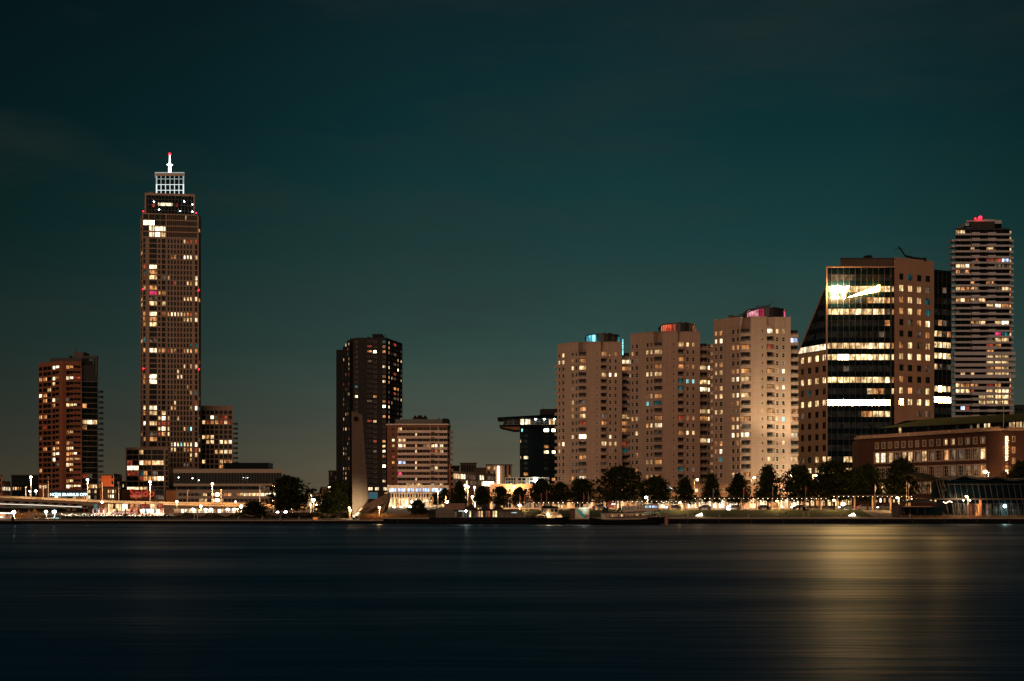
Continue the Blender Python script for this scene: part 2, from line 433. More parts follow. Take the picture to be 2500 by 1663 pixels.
# ------------------------------------------------------------------ ground, river, quay
QY = 363.0
def zq(x):                       # quay height: the left quay lies lower than the right one
    t = min(1, max(0, (x+36)/10)); return 1.03 + .57*t
def ground_z(x, y):
    t = min(1, max(0, (x+36)/10))
    zl = 1.03 + (GZ-1.03)*min(1, max(0, (y-512)/40))
    zr = 1.6 + (GZ-1.6)*min(1, max(0, (y-371)/15))
    return zl*(1-t) + zr*t
M_PAVE = mat('paving', (.16, .14, .12), .85, .2, noise=.3, nscale=.5)
M_GRASS = mat('grass', (.045, .06, .02), .95, .1, noise=.45, nscale=.8, bump=.4)
M_ROAD = mat('asphalt', (.05, .05, .05), .8, .3, noise=.25, nscale=1.5)
M_QUAY = mat('quay_steel', (.008, .009, .011), .8, .05, noise=.35, nscale=.7)
M_COPE = mat('quay_cope', (.36, .30, .24), .8, .2, noise=.2, nscale=1.2)
mb = MB()
xs = [-1800, -400, -200, -120, -80, -50, -36, -33, -30, -26, 0, 60, 120, 200, 400, 1800]
ys = [363, 366, 371, 375, 379, 383, 386, 392, 405, 425, 438, 450, 470, 490, 512, 522, 532, 542, 552, 600, 900, 1600, 4000]
for i in range(len(xs)-1):
    for j in range(len(ys)-1):
        q = [(xs[i],ys[j]), (xs[i+1],ys[j]), (xs[i+1],ys[j+1]), (xs[i],ys[j+1])]
        mb.face([(x, y, ground_z(x, y)) for x, y in q], M_PAVE)
tag(mb.build('ground'), kind='structure')
mb = MB()
lx = [-26, 0, 40, 80, 104]; ly = [372.5, 376, 379, 382, 385.5]
for i in range(4):
    for j in range(4):
        mb.face([(x, y, ground_z(x, y)+.05) for x, y in [(lx[i],ly[j]), (lx[i+1],ly[j]), (lx[i+1],ly[j+1]), (lx[i],ly[j+1])]], M_GRASS)
tag(mb.build('lawn'), kind='structure')
mb = MB(); mb.face([(x, y, GZ+.004) for x, y in [(-26,398), (400,398), (400,412), (-26,412)]], M_ROAD)
M_LINE = mat('road_paint', (.7, .7, .66), .7)
for k in range(52): mb.face([(x, y, GZ+.008) for x, y in [(-24+8*k,404.9), (-20.5+8*k,404.9), (-20.5+8*k,405.1), (-24+8*k,405.1)]], M_LINE)
tag(mb.build('road'), kind='structure')

# the river: long-exposure water, small waves smoothed into a soft sheen
mw = bpy.data.materials.new('river_water'); mw.use_nodes = True; t = mw.node_tree
for n in list(t.nodes): t.nodes.remove(n)
ge = nd(t, 'ShaderNodeNewGeometry')
mp = nd(t, 'ShaderNodeMapping'); mp.inputs['Scale'].default_value = (.07, .44, 1); t.links.new(ge.outputs['Position'], mp.inputs[0])
n1 = nd(t, 'ShaderNodeTexNoise', i_Scale=1.0, i_Detail=3.0, i_Roughness=.5); t.links.new(mp.outputs[0], n1.inputs['Vector'])
mp2 = nd(t, 'ShaderNodeMapping'); mp2.inputs['Scale'].default_value = (.012, .05, 1); t.links.new(ge.outputs['Position'], mp2.inputs[0])
n2 = nd(t, 'ShaderNodeTexNoise', i_Scale=1.0, i_Detail=4.0, i_Roughness=.5); t.links.new(mp2.outputs[0], n2.inputs['Vector'])
ad = nd(t, 'ShaderNodeMath', operation='ADD'); t.links.new(n1.outputs['Fac'], ad.inputs[0]); t.links.new(n2.outputs['Fac'], ad.inputs[1])
bp = nd(t, 'ShaderNodeBump', i_Strength=.30, i_Distance=.30); t.links.new(ad.outputs[0], bp.inputs['Height'])
gl = nd(t, 'ShaderNodeBsdfGlossy', i_Roughness=.36); gl.inputs['Color'].default_value = (.86, .91, .96, 1); t.links.new(bp.outputs[0], gl.inputs['Normal'])
df = nd(t, 'ShaderNodeBsdfDiffuse'); df.inputs['Color'].default_value = (.002, .046, .105, 1)
fr = nd(t, 'ShaderNodeFresnel', i_IOR=1.33); t.links.new(bp.outputs[0], fr.inputs['Normal'])
rr = nd(t, 'ShaderNodeMapRange', i_1=.35, i_2=.68, i_3=.35, i_4=1.45); t.links.new(n2.outputs['Fac'], rr.inputs[0])
f0 = nd(t, 'ShaderNodeMath', operation='POWER', i_1=2.7); t.links.new(fr.outputs[0], f0.inputs[0])
ff = nd(t, 'ShaderNodeMath', operation='MULTIPLY', i_1=.42); t.links.new(f0.outputs[0], ff.inputs[0])
f2 = nd(t, 'ShaderNodeMath', operation='MULTIPLY'); t.links.new(ff.outputs[0], f2.inputs[0]); t.links.new(rr.outputs[0], f2.inputs[1])
ms = nd(t, 'ShaderNodeMixShader'); t.links.new(f2.outputs[0], ms.inputs[0]); t.links.new(df.outputs[0], ms.inputs[1]); t.links.new(gl.outputs[0], ms.inputs[2])
t.links.new(ms.outputs[0], nd(t, 'ShaderNodeOutputMaterial').inputs[0])
mb = MB(); mb.face([(-900,-60,0), (900,-60,0), (900,362.9,0), (-900,362.9,0)], mw)
tag(mb.build('water'), kind='structure')

qw = thing('quay_wall', 'dark sheet piled quay wall with pale coping along the whole far bank', 'quay wall', (0, QY, 0))
mb = MB()
segs = [(-420, -36, 1.03), (-36, 420, 1.6)]
for x0, x1, z in segs:
    n = int((x1-x0)/1.2)
    for k in range(n):           # sheet piling with a real zigzag
        a = x0+(x1-x0)*k/n; b = x0+(x1-x0)*(k+1)/n; d = [0, .22][k % 2]; q = [.22, 0][k % 2]
        mb.face([(a,QY-.35+d,-1.5), (b,QY-.35+q,-1.5), (b,QY-.35+q,z-.22), (a,QY-.35+d,z-.22)], M_QUAY)
part('sheet_piling', mb, qw)
mb = MB()
for x0, x1, z in segs:
    n = max(1, int((x1-x0)/12))
    for k in range(n): mb.box(x0+(x1-x0)*k/n+.01, x0+(x1-x0)*(k+1)/n-.01, QY-.42, QY+.45, z-.22, z+.07, M_COPE)
part('coping', mb, qw)
mb = MB()
for x0, x1, z in segs:
    for k in range(int((x1-x0)/9)): mb.box(x0+9*k+4, x0+9*k+4.28, QY-.62, QY-.43, -.8, z-.1, mat('fender_timber', (.03,.025,.02), .8))
o = part('fender', mb, qw); tag(o, 'row of timber fenders', kind='stuff')

# ------------------------------------------------------------------ A: brown brick tower on the left
def build_brick_tower():
    Y = 700.0
    r = thing('apartment_tower', 'brown brick apartment tower with a rounded nose and dark balconies, left of the tallest tower', 'apartment tower', (X(165,Y), Y, GZ))
    mw_ = brick_mat('tower_brick', (.30, .115, .065), (.24, .09, .05), .5)
    md = mat('dark_cladding', (.02, .022, .024), .5, .4)
    P = [(X(94,713),713), (X(146,700.5),700.5), (X(153,699.6),699.6), (X(160,700.5),700.5), (X(199,704),704), (X(199,704)-10.4,735), (X(94,713)-9,740)]
    fl, fr_ = Face(P[0], P[1]), Face(P[3], P[4])
    zt = Z(881, 700); zt0 = Z(878, 713)
    zc = [Z(896, 700)-2.94*k for k in range(23)]
    lit = rows_lit('''0: L3a=W L3b=W R1=o R2=o; 2: L1=o L2=o L3a=W L3b=o R1=W R2=W R3=r R4=r; 3: L3a=w; 4: L2b=w; 5: L1=W L2=o; 6: L3a=W L2=o R1=d L3b=d; 7: L3a=o R1=w R2=w R3=W;
     9: L1=o L2=o; 11: L2=r; 12: R1=o R2=w; 13: L1=d; 14: L3b=o R1=o R2=d; 15: L3a=w L3b=o L2=o R1=w R2=W; 16: L3a=W L3b=W R1=o R2=o R3=W; 17: L3a=W R1=o R2=w R3=w R4=o;
     18: L3b=d R1=W R2=w; 19: L1=o R2=w; 21: R1=o R2=w; 22: L1=w L2=w R1=W R2=w R3=w R4=W'''.replace('=', ''))
    st = (FRAME_D, .12, 2, 1)
    cl = {'L1': (94.8, 102.5), 'L2': (105, 114.5), 'L2b': (115, 124.5), 'L3a': (127.5, 134.5), 'L3b': (135, 144, 1.5, .25)}
    cr = {'R1': (161.8, 170), 'R2': (170.5, 179, 1.5, .25), 'R3': (180, 188, 1.15, .42), 'R4': (188.6, 197, 1.15, .42)}
    wins = grid(fl, cl, zc, 2.0, lit, st) + grid(fr_, cr, zc, 2.0, lit, st)
    mb = MB(); block(mb, P, GZ, zt, mw_, wins, {0: fl, 3: fr_}, md); part('wall', mb, r)
    # dark glass wing with slab edges and balconies at its right
    D = [(X(199.6,706),706), (X(239,709),709), (X(239,709)-9.6,738), (X(199.6,706)-10.6,738)]
    fd = Face(D[0], D[1])
    mb = MB(); mb.prism(D, GZ, Z(890, 706), md); mb.prism([(X(121,706),706.5), (X(199,706),705.5), (X(199,706),734), (X(121,706),734)], zt+.01, Z(874,706), md)
    part('dark_wing', mb, r)
    litd = rows_lit('7: ao; 10: aw bW cw; 11: ao; 20: ar bd; 22: cw bo')
    cd = {'a': (201, 212), 'b': (213, 225), 'c': (226, 237)}
    wd = [w for w in grid(fd, cd, zc[3:], 2.3, {k-3: v for k, v in litd.items()}, (FRAME_D, .08, 3, 1), -.12)]
    place_windows(r, wins+wd)
    mb = MB()
    for z in [zc[3]+1.5-2.94*k for k in range(21)]: mb.fbox(fd, .3, fd.L+.2, z-.09, z+.09, .15, .75, mat('slab_edge', (.30,.25,.21), .8))
    part('slab_edge', mb, r)
    for k in range(18):
        z = zc[4+k]-1.1; mb = MB(); x0 = D[1][0]
        mb.box(x0-1.6, x0+1.5, 710, 714, z, z+.16, md); mb.box(x0+1.42, x0+1.5, 710, 714, z+.16, z+1.1, md); mb.box(x0+.02, x0+1.42, 709.9, 709.98, z+.16, z+1.1, md)
        part('balcony', mb, r)
    mb = MB()          # open frame at the top right corner
    z0, z1 = Z(890,706), Z(875,706); xa, xb = X(229,708), X(239,708)
    for a, b, c, d in [(X(199.6,706), xb+.3, z1, z1+1.4), (xa, xa+.9, z0, z1), (xb-.8, xb, Z(915,706), z1)]: mb.box(a, b, 706.2, 708, c, d, md)
    part('roof_frame', mb, r)
    mb = MB(); mb.box(X(178,712), X(204,712), 712, 722, Z(874,712), Z(859,712), mat('roof_plant', (.12,.10,.09), .8)); mb.box(X(167,712), X(171,712), 712, 716, Z(875,712), Z(868,712), md)
    mb.tube([(X(182,712),715,Z(859,712)), (X(182,712),715,Z(845,712))], .12, md); part('roof_plant', mb, r)
    # low office at its foot with the lit sign
    b = thing('office_building', 'dark low office with lit white lettering at the foot of the brown brick tower', 'office', (X(180,660), 660, GZ))
    mb = MB(); fo = pf(118, 660, 225, 660); bp_ = quad(fo, 28)
    zc2 = [Z(1216,660)]
    ww = grid(fo, {chr(97+i): (122+11*i, 131+11*i) for i in range(9)}, zc2, 2.2, {0: {'b': 'W', 'c': 'd', 'f': 'w', 'g': 'o', 'h': 'o', 'i': 'W', 'd':'d'}}, (FRAME_D, .12, 3, 1), .2)
    block(mb, bp_, GZ, Z(1199,660), md, ww, {0: fo}); part('wall', mb, b); place_windows(b, ww)
    roofcap(b, bp_, Z(1199,660), md)
    me = text_mesh('HOGE ERASMUS OFFICES', 2.02, .12, emis('sign_white', (.72, 1, 1), 2.0), .05)
    o = link('sign', me, b, False, (X(176,659.5), 659.5, Z(1208,659.5))); o.rotation_euler = (math.radians(90), 0, 0)
    me = text_mesh('5', 3.0, .1, emis('sign_cyan', (.3, .9, .9), .9), .03)
    o = link('sign', me, b, False, (X(137,659.5), 659.5, Z(1208,659.5))); o.rotation_euler = (math.radians(90), 0, 0)
build_brick_tower()

# ------------------------------------------------------------------ B: the tallest tower with the lit crown
def build_tall_tower():
    Y = 800.0
    r = thing('skyscraper', 'tallest brown skyscraper with stepped top, white lit crown and spire', 'skyscraper', (X(416,Y), Y, GZ))
    mp_ = panel_mat('tower_cast_stone', (.36, .265, .205), 3.23, 0, line=.85)
    mtrim = mat('tower_trim', (.42, .30, .23), .75)
    st = (FRAME_D, .1, 1, 1); st2 = (FRAME_D, .1, 3, 1)
    f = pf(349, Y, 484, Y+5); P = quad(f, 31); zt = Z(521, Y)
    zc = [Z(587, Y)-3.23*k for k in range(44)]
    lit = rows_lit('''0: E6w E7r E8r Fr; 3: E2o E3o E4d E6W E7W E8W Fw; 5: BW Ar; 6: Ac Bo; 7: Ao Bw Dd E1w FW; 8: E3r E7w E8o Fw; 9: Aw Bo; 10: Bm Co Do; 11: Bd E6w E7w E8w Fw; 12: Bw Dw;
     14: Ao BW Do E1o E2W E3W E4w E5W E6o E7o E8r Fo; 15: Ao Bo E6w E7w E8w FW; 16: Ao Bw; 19: Ac Bd; 20: E8c Fc; 21: Ao BW Co Do E1r E2w E3o E6o E7W E8o Fo; 24: E6w E8w Fw; 25: E4w; 26: Ao BW E4W E5w;
     27: Ao BW; 28: E7o; 29: E3d E8w Fc; 31: E3w Fr; 32: Aw BW E2w E3o E8w FW; 33: Ao Bw Dw; 34: Cw DW E1w E4w; 35: AW Bw Cr Dr E1r; 36: Cw DW E1w E6w E7d E8C Fg; 37: Bd Cr Do E1w; 38: Ao Bo;
     39: E2w E3W E4W E5C E6w E7w E8W FW; 40: E2w E3w E6w E7o E8o Fr; 41: E8w Fw; 42: E8o; 43: E6d E7d''')
    cols = {'A': (349.8, 355.2, 2.5), 'B': (365, 383, 2.55), 'C': (386.2, 391.6, 2.2), 'D': (394.8, 404, 2.55), 'F': (476, 482, 2.6)}
    for i in range(8): cols['E%d' % (i+1)] = (409.3+7.8*i, 413.7+7.8*i, 2.35)
    wins = []
    for w in grid(f, cols, zc, 2.4, lit, st): wins.append(w[:6] + ((st2 if w[2]-w[1] > 2 else st),) + w[7:])
    # the four glazed storeys under the setback
    z4 = [Z(529+14.2*k, Y) for k in range(4)]
    lt = rows_lit('1: p0X p1X q0d; 2: s0W s1W s2W p0g; 3: s0W s1W s2w p0g')
    c4 = {'p0': (350, 362.5), 's0': (364.5, 377), 's1': (378, 390.5), 's2': (391.5, 404)}
    lt[1].update({'s0': 'X'}); lt[0] = {'v9': 'w'}
    for i in range(15): c4['v%d' % i] = (407.5+4.95*i, 411.5+4.95*i)
    wins += grid(f, c4, z4, 2.95, lt, st, .12)
    mb = MB(); block(mb, P, GZ, zt, mp_, wins, {0: f}); part('wall', mb, r)
    # side slivers, set a little back and lower
    for a, ya, b, yb, pt, side in [(342.6, 813, 348.9, 800.5, 528, 0), (484.2, 805.4, 490.6, 814, 524, 1)]:
        fs = pf(a, ya, b, yb); zs = Z(pt, 806)
        lv = {3: {'s': 'o'}, 12: {'s': 'o'}, 13: {'s': 'w'}, 20: {'s': 'w'}, 38: {'s': 'o'}} if not side else {0: {'s': 'o'}, 10: {'s': 'r'}, 12: {'s': 'o'}, 24: {'s': 'r'}, 31: {'s': 'd'}, 33: {'s': 'c'}, 39: {'s': 'd'}, 41: {'s': 'w'}}
        ws = grid(fs, {'s': (a+1.0, b-1.0)}, [Z(560, 806)]+zc, 2.2, lv, (mtrim, .14, 1, 2), .3)
        q = quad(fs, 16)
        mb = MB(); block(mb, q, GZ, zs, mp_, ws, {0: fs}); part('corner_bay', mb, r); wins += ws
    place_windows(r, wins)
    mb = MB()          # pale trim: vertical ribs and sill lines
    for px, y0, y1 in [(363.2, 519, 1140), (405.8, 519, 1140), (348.8, 521, 1140), (484.2, 524, 1140)]:
        u = f.uof(px); mb.fbox(f, u-.25, u+.25, GZ if px > 400 else Z(1100,Y), Z(y0,Y), .01, .35, mtrim)
    for k in range(5): mb.fbox(f, f.uof(406.4), f.uof(483.6), Z(521.6+14.2*k,Y)-.35, Z(521.6+14.2*k,Y)+.3, .01, .25, mtrim)
    for k in range(3): mb.fbox(f, f.uof(349.2), f.uof(405.2), Z(521.6+28.4*k,Y)-.35, Z(521.6+28.4*k,Y)+.3, .012, .28, mtrim)
    for k in range(44):
        for a, b in [(365, 383), (394.8, 404), (476, 482), (349.8, 355.2)]: mb.fbox(f, f.uof(a)-.1, f.uof(b)+.1, zc[k]+1.35, zc[k]+1.7, .012, .22, mtrim)
    part('trim', mb, r)
    # glazed box above
    fb = pf(354.5, 806, 475, 810); B = quad(fb, 22)
    zb0, zb1 = zt+.02, Z(474, 808)
    mb = MB(); mb.prism(B, zb0, zb1-.02, NAVY); part('glazed_box', mb, r)
    mb = MB()
    for i in range(1, 15): mb.fbox(fb, fb.L*i/15-.06, fb.L*i/15+.06, zb0, zb1-1.1, .01, .14, mat('mullion_grey', (.2,.22,.22), .5))
    for i in range(1, 4): mb.fbox(fb, .9, fb.L-.9, zb0+(zb1-zb0)*i/4-.06, zb0+(zb1-zb0)*i/4+.06, .012, .12, mat('mullion_grey', (), 0))
    part('mullion', mb, r)
    mb = MB(); mb.fbox(fb, -.2, fb.L+.2, zb1-1.1, zb1+.3, .01, .5, mtrim); mb.fbox(fb, -.2, .7, zb0, zb1-1.1, .01, .5, mtrim); mb.fbox(fb, fb.L-.7, fb.L+.2, zb0, zb1-1.1, .01, .5, mtrim)
    part('box_frame', mb, r)
    mb = MB(); mb.fbox(fb, fb.uof(386), fb.uof(422), Z(503,808), Z(496,808), .15, .2, LIT['W']); part('lit_bar_room', mb, r)
    for px, py, m_ in [(432, 501, LIT['r']), (375.5, 503, LIT['r'])]:
        mb = MB(); mb.ball(fb.p(fb.uof(px), Z(py,808), .6), .8, m_, 10, 6, 1.5); part('hanging_lamp', mb, r)
    for px, py in [(376,494), (450,491.5), (389,513), (440,515), (470,515.5), (470,498)]:
        mb = MB(); mb.ball(fb.p(fb.uof(px), Z(py,808), .35), .34, LAMP_W, 8, 5); part('spot_lamp', mb, r)
    # the lit crown: an open frame six bays wide and four high
    c0, c1, cy = X(382,814), X(447.5,814), 814.0; zc0, zc1 = zb1+.3, Z(421, 814)
    mb = MB(); mb.sbox(c0+.5, c1-.5, cy+.6, cy+12, zc0, zc1-1.5, NAVY); part('crown_core', mb, r)
    mb = MB(); LF = emis('crown_glow', (.80, 1, .97), .42); LF2 = emis('crown_glow_low', (.85, 1, .97), 1.05)  # white frame and roof edge glow themselves in place of lights from below
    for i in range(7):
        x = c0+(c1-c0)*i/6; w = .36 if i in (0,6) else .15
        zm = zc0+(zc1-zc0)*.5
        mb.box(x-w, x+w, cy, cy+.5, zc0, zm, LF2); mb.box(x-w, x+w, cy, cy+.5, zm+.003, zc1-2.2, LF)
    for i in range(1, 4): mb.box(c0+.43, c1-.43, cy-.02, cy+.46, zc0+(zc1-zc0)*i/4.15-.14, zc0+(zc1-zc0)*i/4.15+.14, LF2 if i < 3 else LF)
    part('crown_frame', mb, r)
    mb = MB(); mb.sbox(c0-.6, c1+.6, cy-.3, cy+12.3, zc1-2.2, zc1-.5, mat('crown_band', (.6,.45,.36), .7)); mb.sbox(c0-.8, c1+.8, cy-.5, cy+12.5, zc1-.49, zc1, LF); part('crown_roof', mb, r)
    mb = MB(); sx, sy = X(414.5,822), 822.0; SP = emis('spire_light', (.82, 1, .98), 5.0)
    mb.tube([(sx,sy,zc1), (sx,sy,Z(405,822)), (sx,sy,Z(396,822))], [1.0, .8, .5], SP, 10)
    zz = Z(396,822); 
    for i in range(4): mb.tube([(sx+.42*math.cos(i*1.57), sy+.42*math.sin(i*1.57), zz), (sx+.25*math.cos(i*1.57), sy+.25*math.sin(i*1.57), Z(379,822))], .09, SP, 6)
    for i in range(9):
        z = zz+i*.45; a = i*1.57; rr_ = .42-.018*i; mb.tube([(sx+rr_*math.cos(a), sy+rr_*math.sin(a), z), (sx+rr_*math.cos(a+1.57), sy+rr_*math.sin(a+1.57), z+.45)], .09, SP, 6)
    part('spire', mb, r)
    mb = MB(); n = 16; zr = Z(402.5,822)
    mb.tube([(sx+1.75*math.cos(2*math.pi*i/n), sy+1.75*math.sin(2*math.pi*i/n), zr) for i in range(n+1)], .16, SP, 6)
    for i in range(4): mb.tube([(sx,sy,zr), (sx+1.7*math.cos(i*1.57), sy+1.7*math.sin(i*1.57), zr)], .1, SP, 6)
    part('spire_ring', mb, r)
    mb = MB(); mb.ball((sx,sy,Z(376.5,822)), .8, RED_L); part('beacon', mb, r)
    for px, py, yy in [(350, 516, 800), (479, 520, 806), (348.5, 706, 799), (484.5, 709, 805), (350.3, 900, 799), (486, 902, 805)]:
        mb = MB(); mb.ball((X(px,yy-.6), yy-.6, Z(py,yy-.6)), .42, RED_L, 8, 5); part('beacon', mb, r)
    mb = MB(); mb.tube([(X(368,815),815,zb1), (X(369,815),815,Z(470,815)), (X(373,815),815,Z(469.5,815))], .25, mtrim, 6); mb.tube([(X(364,815),815,Z(469.8,815)), (X(373,815),815,Z(469.5,815))], .3, mtrim, 6); part('roof_crane', mb, r)
build_tall_tower()

# ------------------------------------------------------------------ C: seven-storey block in front of the tall tower, D: mid-rise right of it, E: long pale office
def build_left_blocks():
    Y = 752.0; mtrim = MATS['tower_trim']; mp_ = MATS['tower_cast_stone']
    r = thing('apartment_block', 'low apartment block of wide glazed bays in front of the tallest tower', 'apartment block', (X(355,Y), Y, GZ))
    f = pf(307, Y, 411, Y); P = quad(f, 30)
    zc = [Z(1104,Y)-3.07*k for k in range(8)]
    lit = rows_lit('0: B2w; 2: B1r B2W B3o B4o B5w B6w; 3: B1W B1bW; 4: B1r B1br B2c B3o B5d; 5: B3o B4o B2r B5w B6W; 7: B1W B1bW B2w B3w B5g B6g')
    cols = {'B1': (310, 323.5), 'B1b': (324, 338), 'B2': (340, 349.5), 'B3': (350, 359.5), 'B4': (360, 369), 'B5': (371, 385), 'B6': (385.5, 399.5), 'S': (404, 410)}
    cols = {k: v for k, v in cols.items()}
    wins = grid(f, cols, zc, 2.55, lit, (FRAME_D, .08, 3, 1), .3)
    mb = MB(); block(mb, P, Z(1196,Y), Z(1094.5,Y), mp_, wins, {0: f}); part('wall', mb, r); place_windows(r, wins)
    roofcap(r, P, Z(1094.5,Y), mtrim)
    mb = MB()
    for k in range(9): mb.fbox(f, f.uof(308), f.uof(401), zc[0]+1.54-3.07*k-.12, zc[0]+1.54-3.07*k+.14, .012, .3, mtrim)
    part('slab_edge', mb, r)
    # base with the red sign and billboards
    mbr = mat('billboard_wall', (.30, .17, .11), .8)
    fo = pf(296, Y-4, 367, Y-4); Q = quad(fo, 20)
    mb = MB(); mb.prism(Q, GZ, Z(1195.5,Y), mbr)
    for i in range(9): mb.fbox(fo, 2+i*1.9, 2.1+i*1.9, GZ, Z(1196.5,Y), .01, .1, mbr)
    part('ticket_hall', mb, r)
    SR = emis('sign_red', (1, .10, .06), .5)
    me = text_mesh('Spido', 6.4, .2, SR, .06); me.transform(Matrix.Shear('XY', 4, (.22, 0)))
    o = link('sign', me, r, False, (X(347,Y-4.4), Y-4.4, Z(1204.5,Y-4.4))); o.rotation_euler = (math.radians(90), 0, 0)
    mb = MB(); BR = emis('billboard_orange', (1, .22, .06), .28); BL = emis('billboard_line', (1, .6, .3), .5)
    mb.fbox(fo, fo.uof(319), fo.uof(346), Z(1216,Y), Z(1208,Y), .11, .3, BR); mb.fbox(fo, fo.uof(348), fo.uof(359), Z(1213,Y), Z(1208.5,Y), .11, .3, BR)
    for y_ in (1210.3, 1212.6): mb.fbox(fo, fo.uof(320), fo.uof(344), Z(y_+.45,Y), Z(y_-.45,Y), .301, .33, BL)
    part('billboard', mb, r)
    g_ = pf(369, Y-3, 403, Y-3); wz = grid(g_, {'a': (371, 376), 'b': (379, 400)}, [Z(1203,Y), Z(1213,Y)], 3.2, {0: {'b': 'g'}, 1: {'b': 'd'}}, (mtrim, .15, 2, 1), .2)
    mb = MB(); block(mb, [g_.p(0,0)[:2], g_.p(g_.L,0)[:2], (g_.p(g_.L,0)[0], Y-.4), (g_.p(0,0)[0], Y-.4)], GZ, Z(1196,Y), mp_, wz, {0: g_}); part('glazed_base', mb, r); place_windows(r, wz)
    k = thing('timber_kiosk', 'small orange lit timber clad block between the glazed block and long pale office', 'kiosk', (X(417,745), 745, GZ))
    mb = MB(); mt = mat('orange_timber', (.55, .26, .10), .8); mb.box(X(405,745), X(430,745), 745, 751, GZ, Z(1197,745), mt)
    for i in range(3): mb.box(X(410+6*i,745), X(410.4+6*i,745), 744.95, 744.995, GZ, Z(1198,745), mat('joint_dark', (.08,.05,.03), .8))
    part('wall', mb, k); mb = MB(); mb.box(X(404.5,745), X(430.5,745), 744.6, 751.4, Z(1197,745)+.003, Z(1196.2,745), mtrim); part('roof', mb, k)
    # D
    Y = 828.0
    r = thing('apartment_tower', 'brown mid-rise grid of square windows tucked right of the tallest tower', 'apartment tower', (X(533,Y), Y, GZ))
    f = pf(490, Y, 568, Y); P = quad(f, 26)
    zc = [Z(1012-5+12.0*k, Y) for k in range(14)]
    lit = rows_lit('1: c1g c2W c3d c4r c5r; 2: c0w c1r c2o c3o c4r c5w c6r; 5: c0w c1o c2w; 6: c1w c2w c4W c5w c6W; 8: c3o c4w c5W c6w; 10: c0w c4w c5o c6o; 11: c4o c5w c6o; 12: c0w c1w c2w')
    cx = [(493.5,501), (503.6,511.2), (513.8,522), (524.6,533), (535.8,544), (547,555), (557.8,566)]
    wins = grid(f, {'c%d' % i: v for i, v in enumerate(cx)}, zc, 2.35, lit, (FRAME_D, .1, 2, 2), .35)
    mb = MB(); block(mb, P, GZ, Z(992.5,Y), mp_, wins, {0: f}); part('wall', mb, r); place_windows(r, wins); roofcap(r, P, Z(992.5,Y), mtrim)
    for k in range(9):
        mb = MB(); x0 = P[1][0]; z = zc[2+k]-1.3
        mb.box(x0+.02, x0+2.1, Y+1, Y+6, z, z+.18, FRAME_D); mb.box(x0+2.02, x0+2.1, Y+1, Y+6, z+.18, z+1.2, mat('rail_mesh', (.09,.08,.07), .7)); mb.box(x0+.02, x0+2.01, Y+1, Y+1.06, z+.18, z+1.1, mat('rail_mesh', (.1,)*3, .7))
        part('balcony', mb, r)
    # E
    Y = 700.0
    r = thing('office_building', 'long pale office with a finned glass storey behind the bridge ramp', 'office', (X(555,Y), Y, GZ))
    mw_ = mat('pale_cladding', (.42, .34, .28), .7, noise=.06)
    f = pf(430, Y, 683, Y); P = quad(f, 30)
    lw = {0: {c: k for c, k in zip('abcdefghijklmnopqrstuvwx', 'g----dw-WXwoodowWwwwWWWW')}, 1: {c: k for c, k in zip('abcdefghijklmnopqrstuvwx', '-----ww-WXw-------------')}}
    cols = {chr(97+i): (436+10*i, 445+10*i) for i in range(24)}
    wins = grid(f, cols, [Z(1207.5,Y), Z(1221.5,Y)], 1.7, lw, (FRAME_B, .08, 3, 1), .25)
    up = grid(f, {'g%d' % i: (432+25*i, 456.5+25*i) for i in range(10)}, [Z(1191.5,Y)], 1.75, {0: {'g8': 'd', 'g2': 'g', 'g6': 'g'}}, (FRAME_D, .06, 5, 1), .5)
    mb = MB(); block(mb, P, GZ, Z(1182,Y), mw_, wins+up, {0: f}); part('wall', mb, r); place_windows(r, wins+up)
    x0, x1 = X(422,Y-4), X(688,Y-4)
    mb = MB(); mb.sbox(x0, x1, Y-3, Y+30, Z(1155,Y)+.003, Z(1145.5,Y), mw_); mb.sbox(x0, x1, Y-3, Y+30, Z(1187,Y), Z(1181,Y)-.003, mw_); part('fascia', mb, r)
    mb = MB(); mb.sbox(x0+1, x1-.6, Y-1.6, Y+29, Z(1181,Y), Z(1155,Y), NAVY); part('glass_storey', mb, r)
    mb = MB(); mf = mat('fin_grey', (.24, .25, .23), .6)
    for i in range(70):
        x = x0+.6+(x1-x0-1.2)*i/69; mb.box(x-.07, x+.07, Y-2.9, Y-1.7, Z(1181,Y)+.002, Z(1155,Y)-.002, mf)
    part('fin_screen', mb, r)
    for px in (436, 470, 486, 596, 604):
        mb = MB(); mb.ball((X(px,Y-1.8), Y-1.8, Z(1160+rnd.random()*14,Y)), .22, LAMP_W, 6, 4); part('ceiling_lamp', mb, r)
    mb = MB(); mb.box(X(547,Y+10), X(655,Y+10), Y+10, Y+24, Z(1145.5,Y)+.01, Z(1130,Y+10), NAVY); mb.box(X(573,Y+10), X(578,Y+10), Y+11, Y+15, Z(1130,Y+10)+.002, Z(1128,Y+10), FRAME_D); part('penthouse', mb, r)
build_left_blocks()

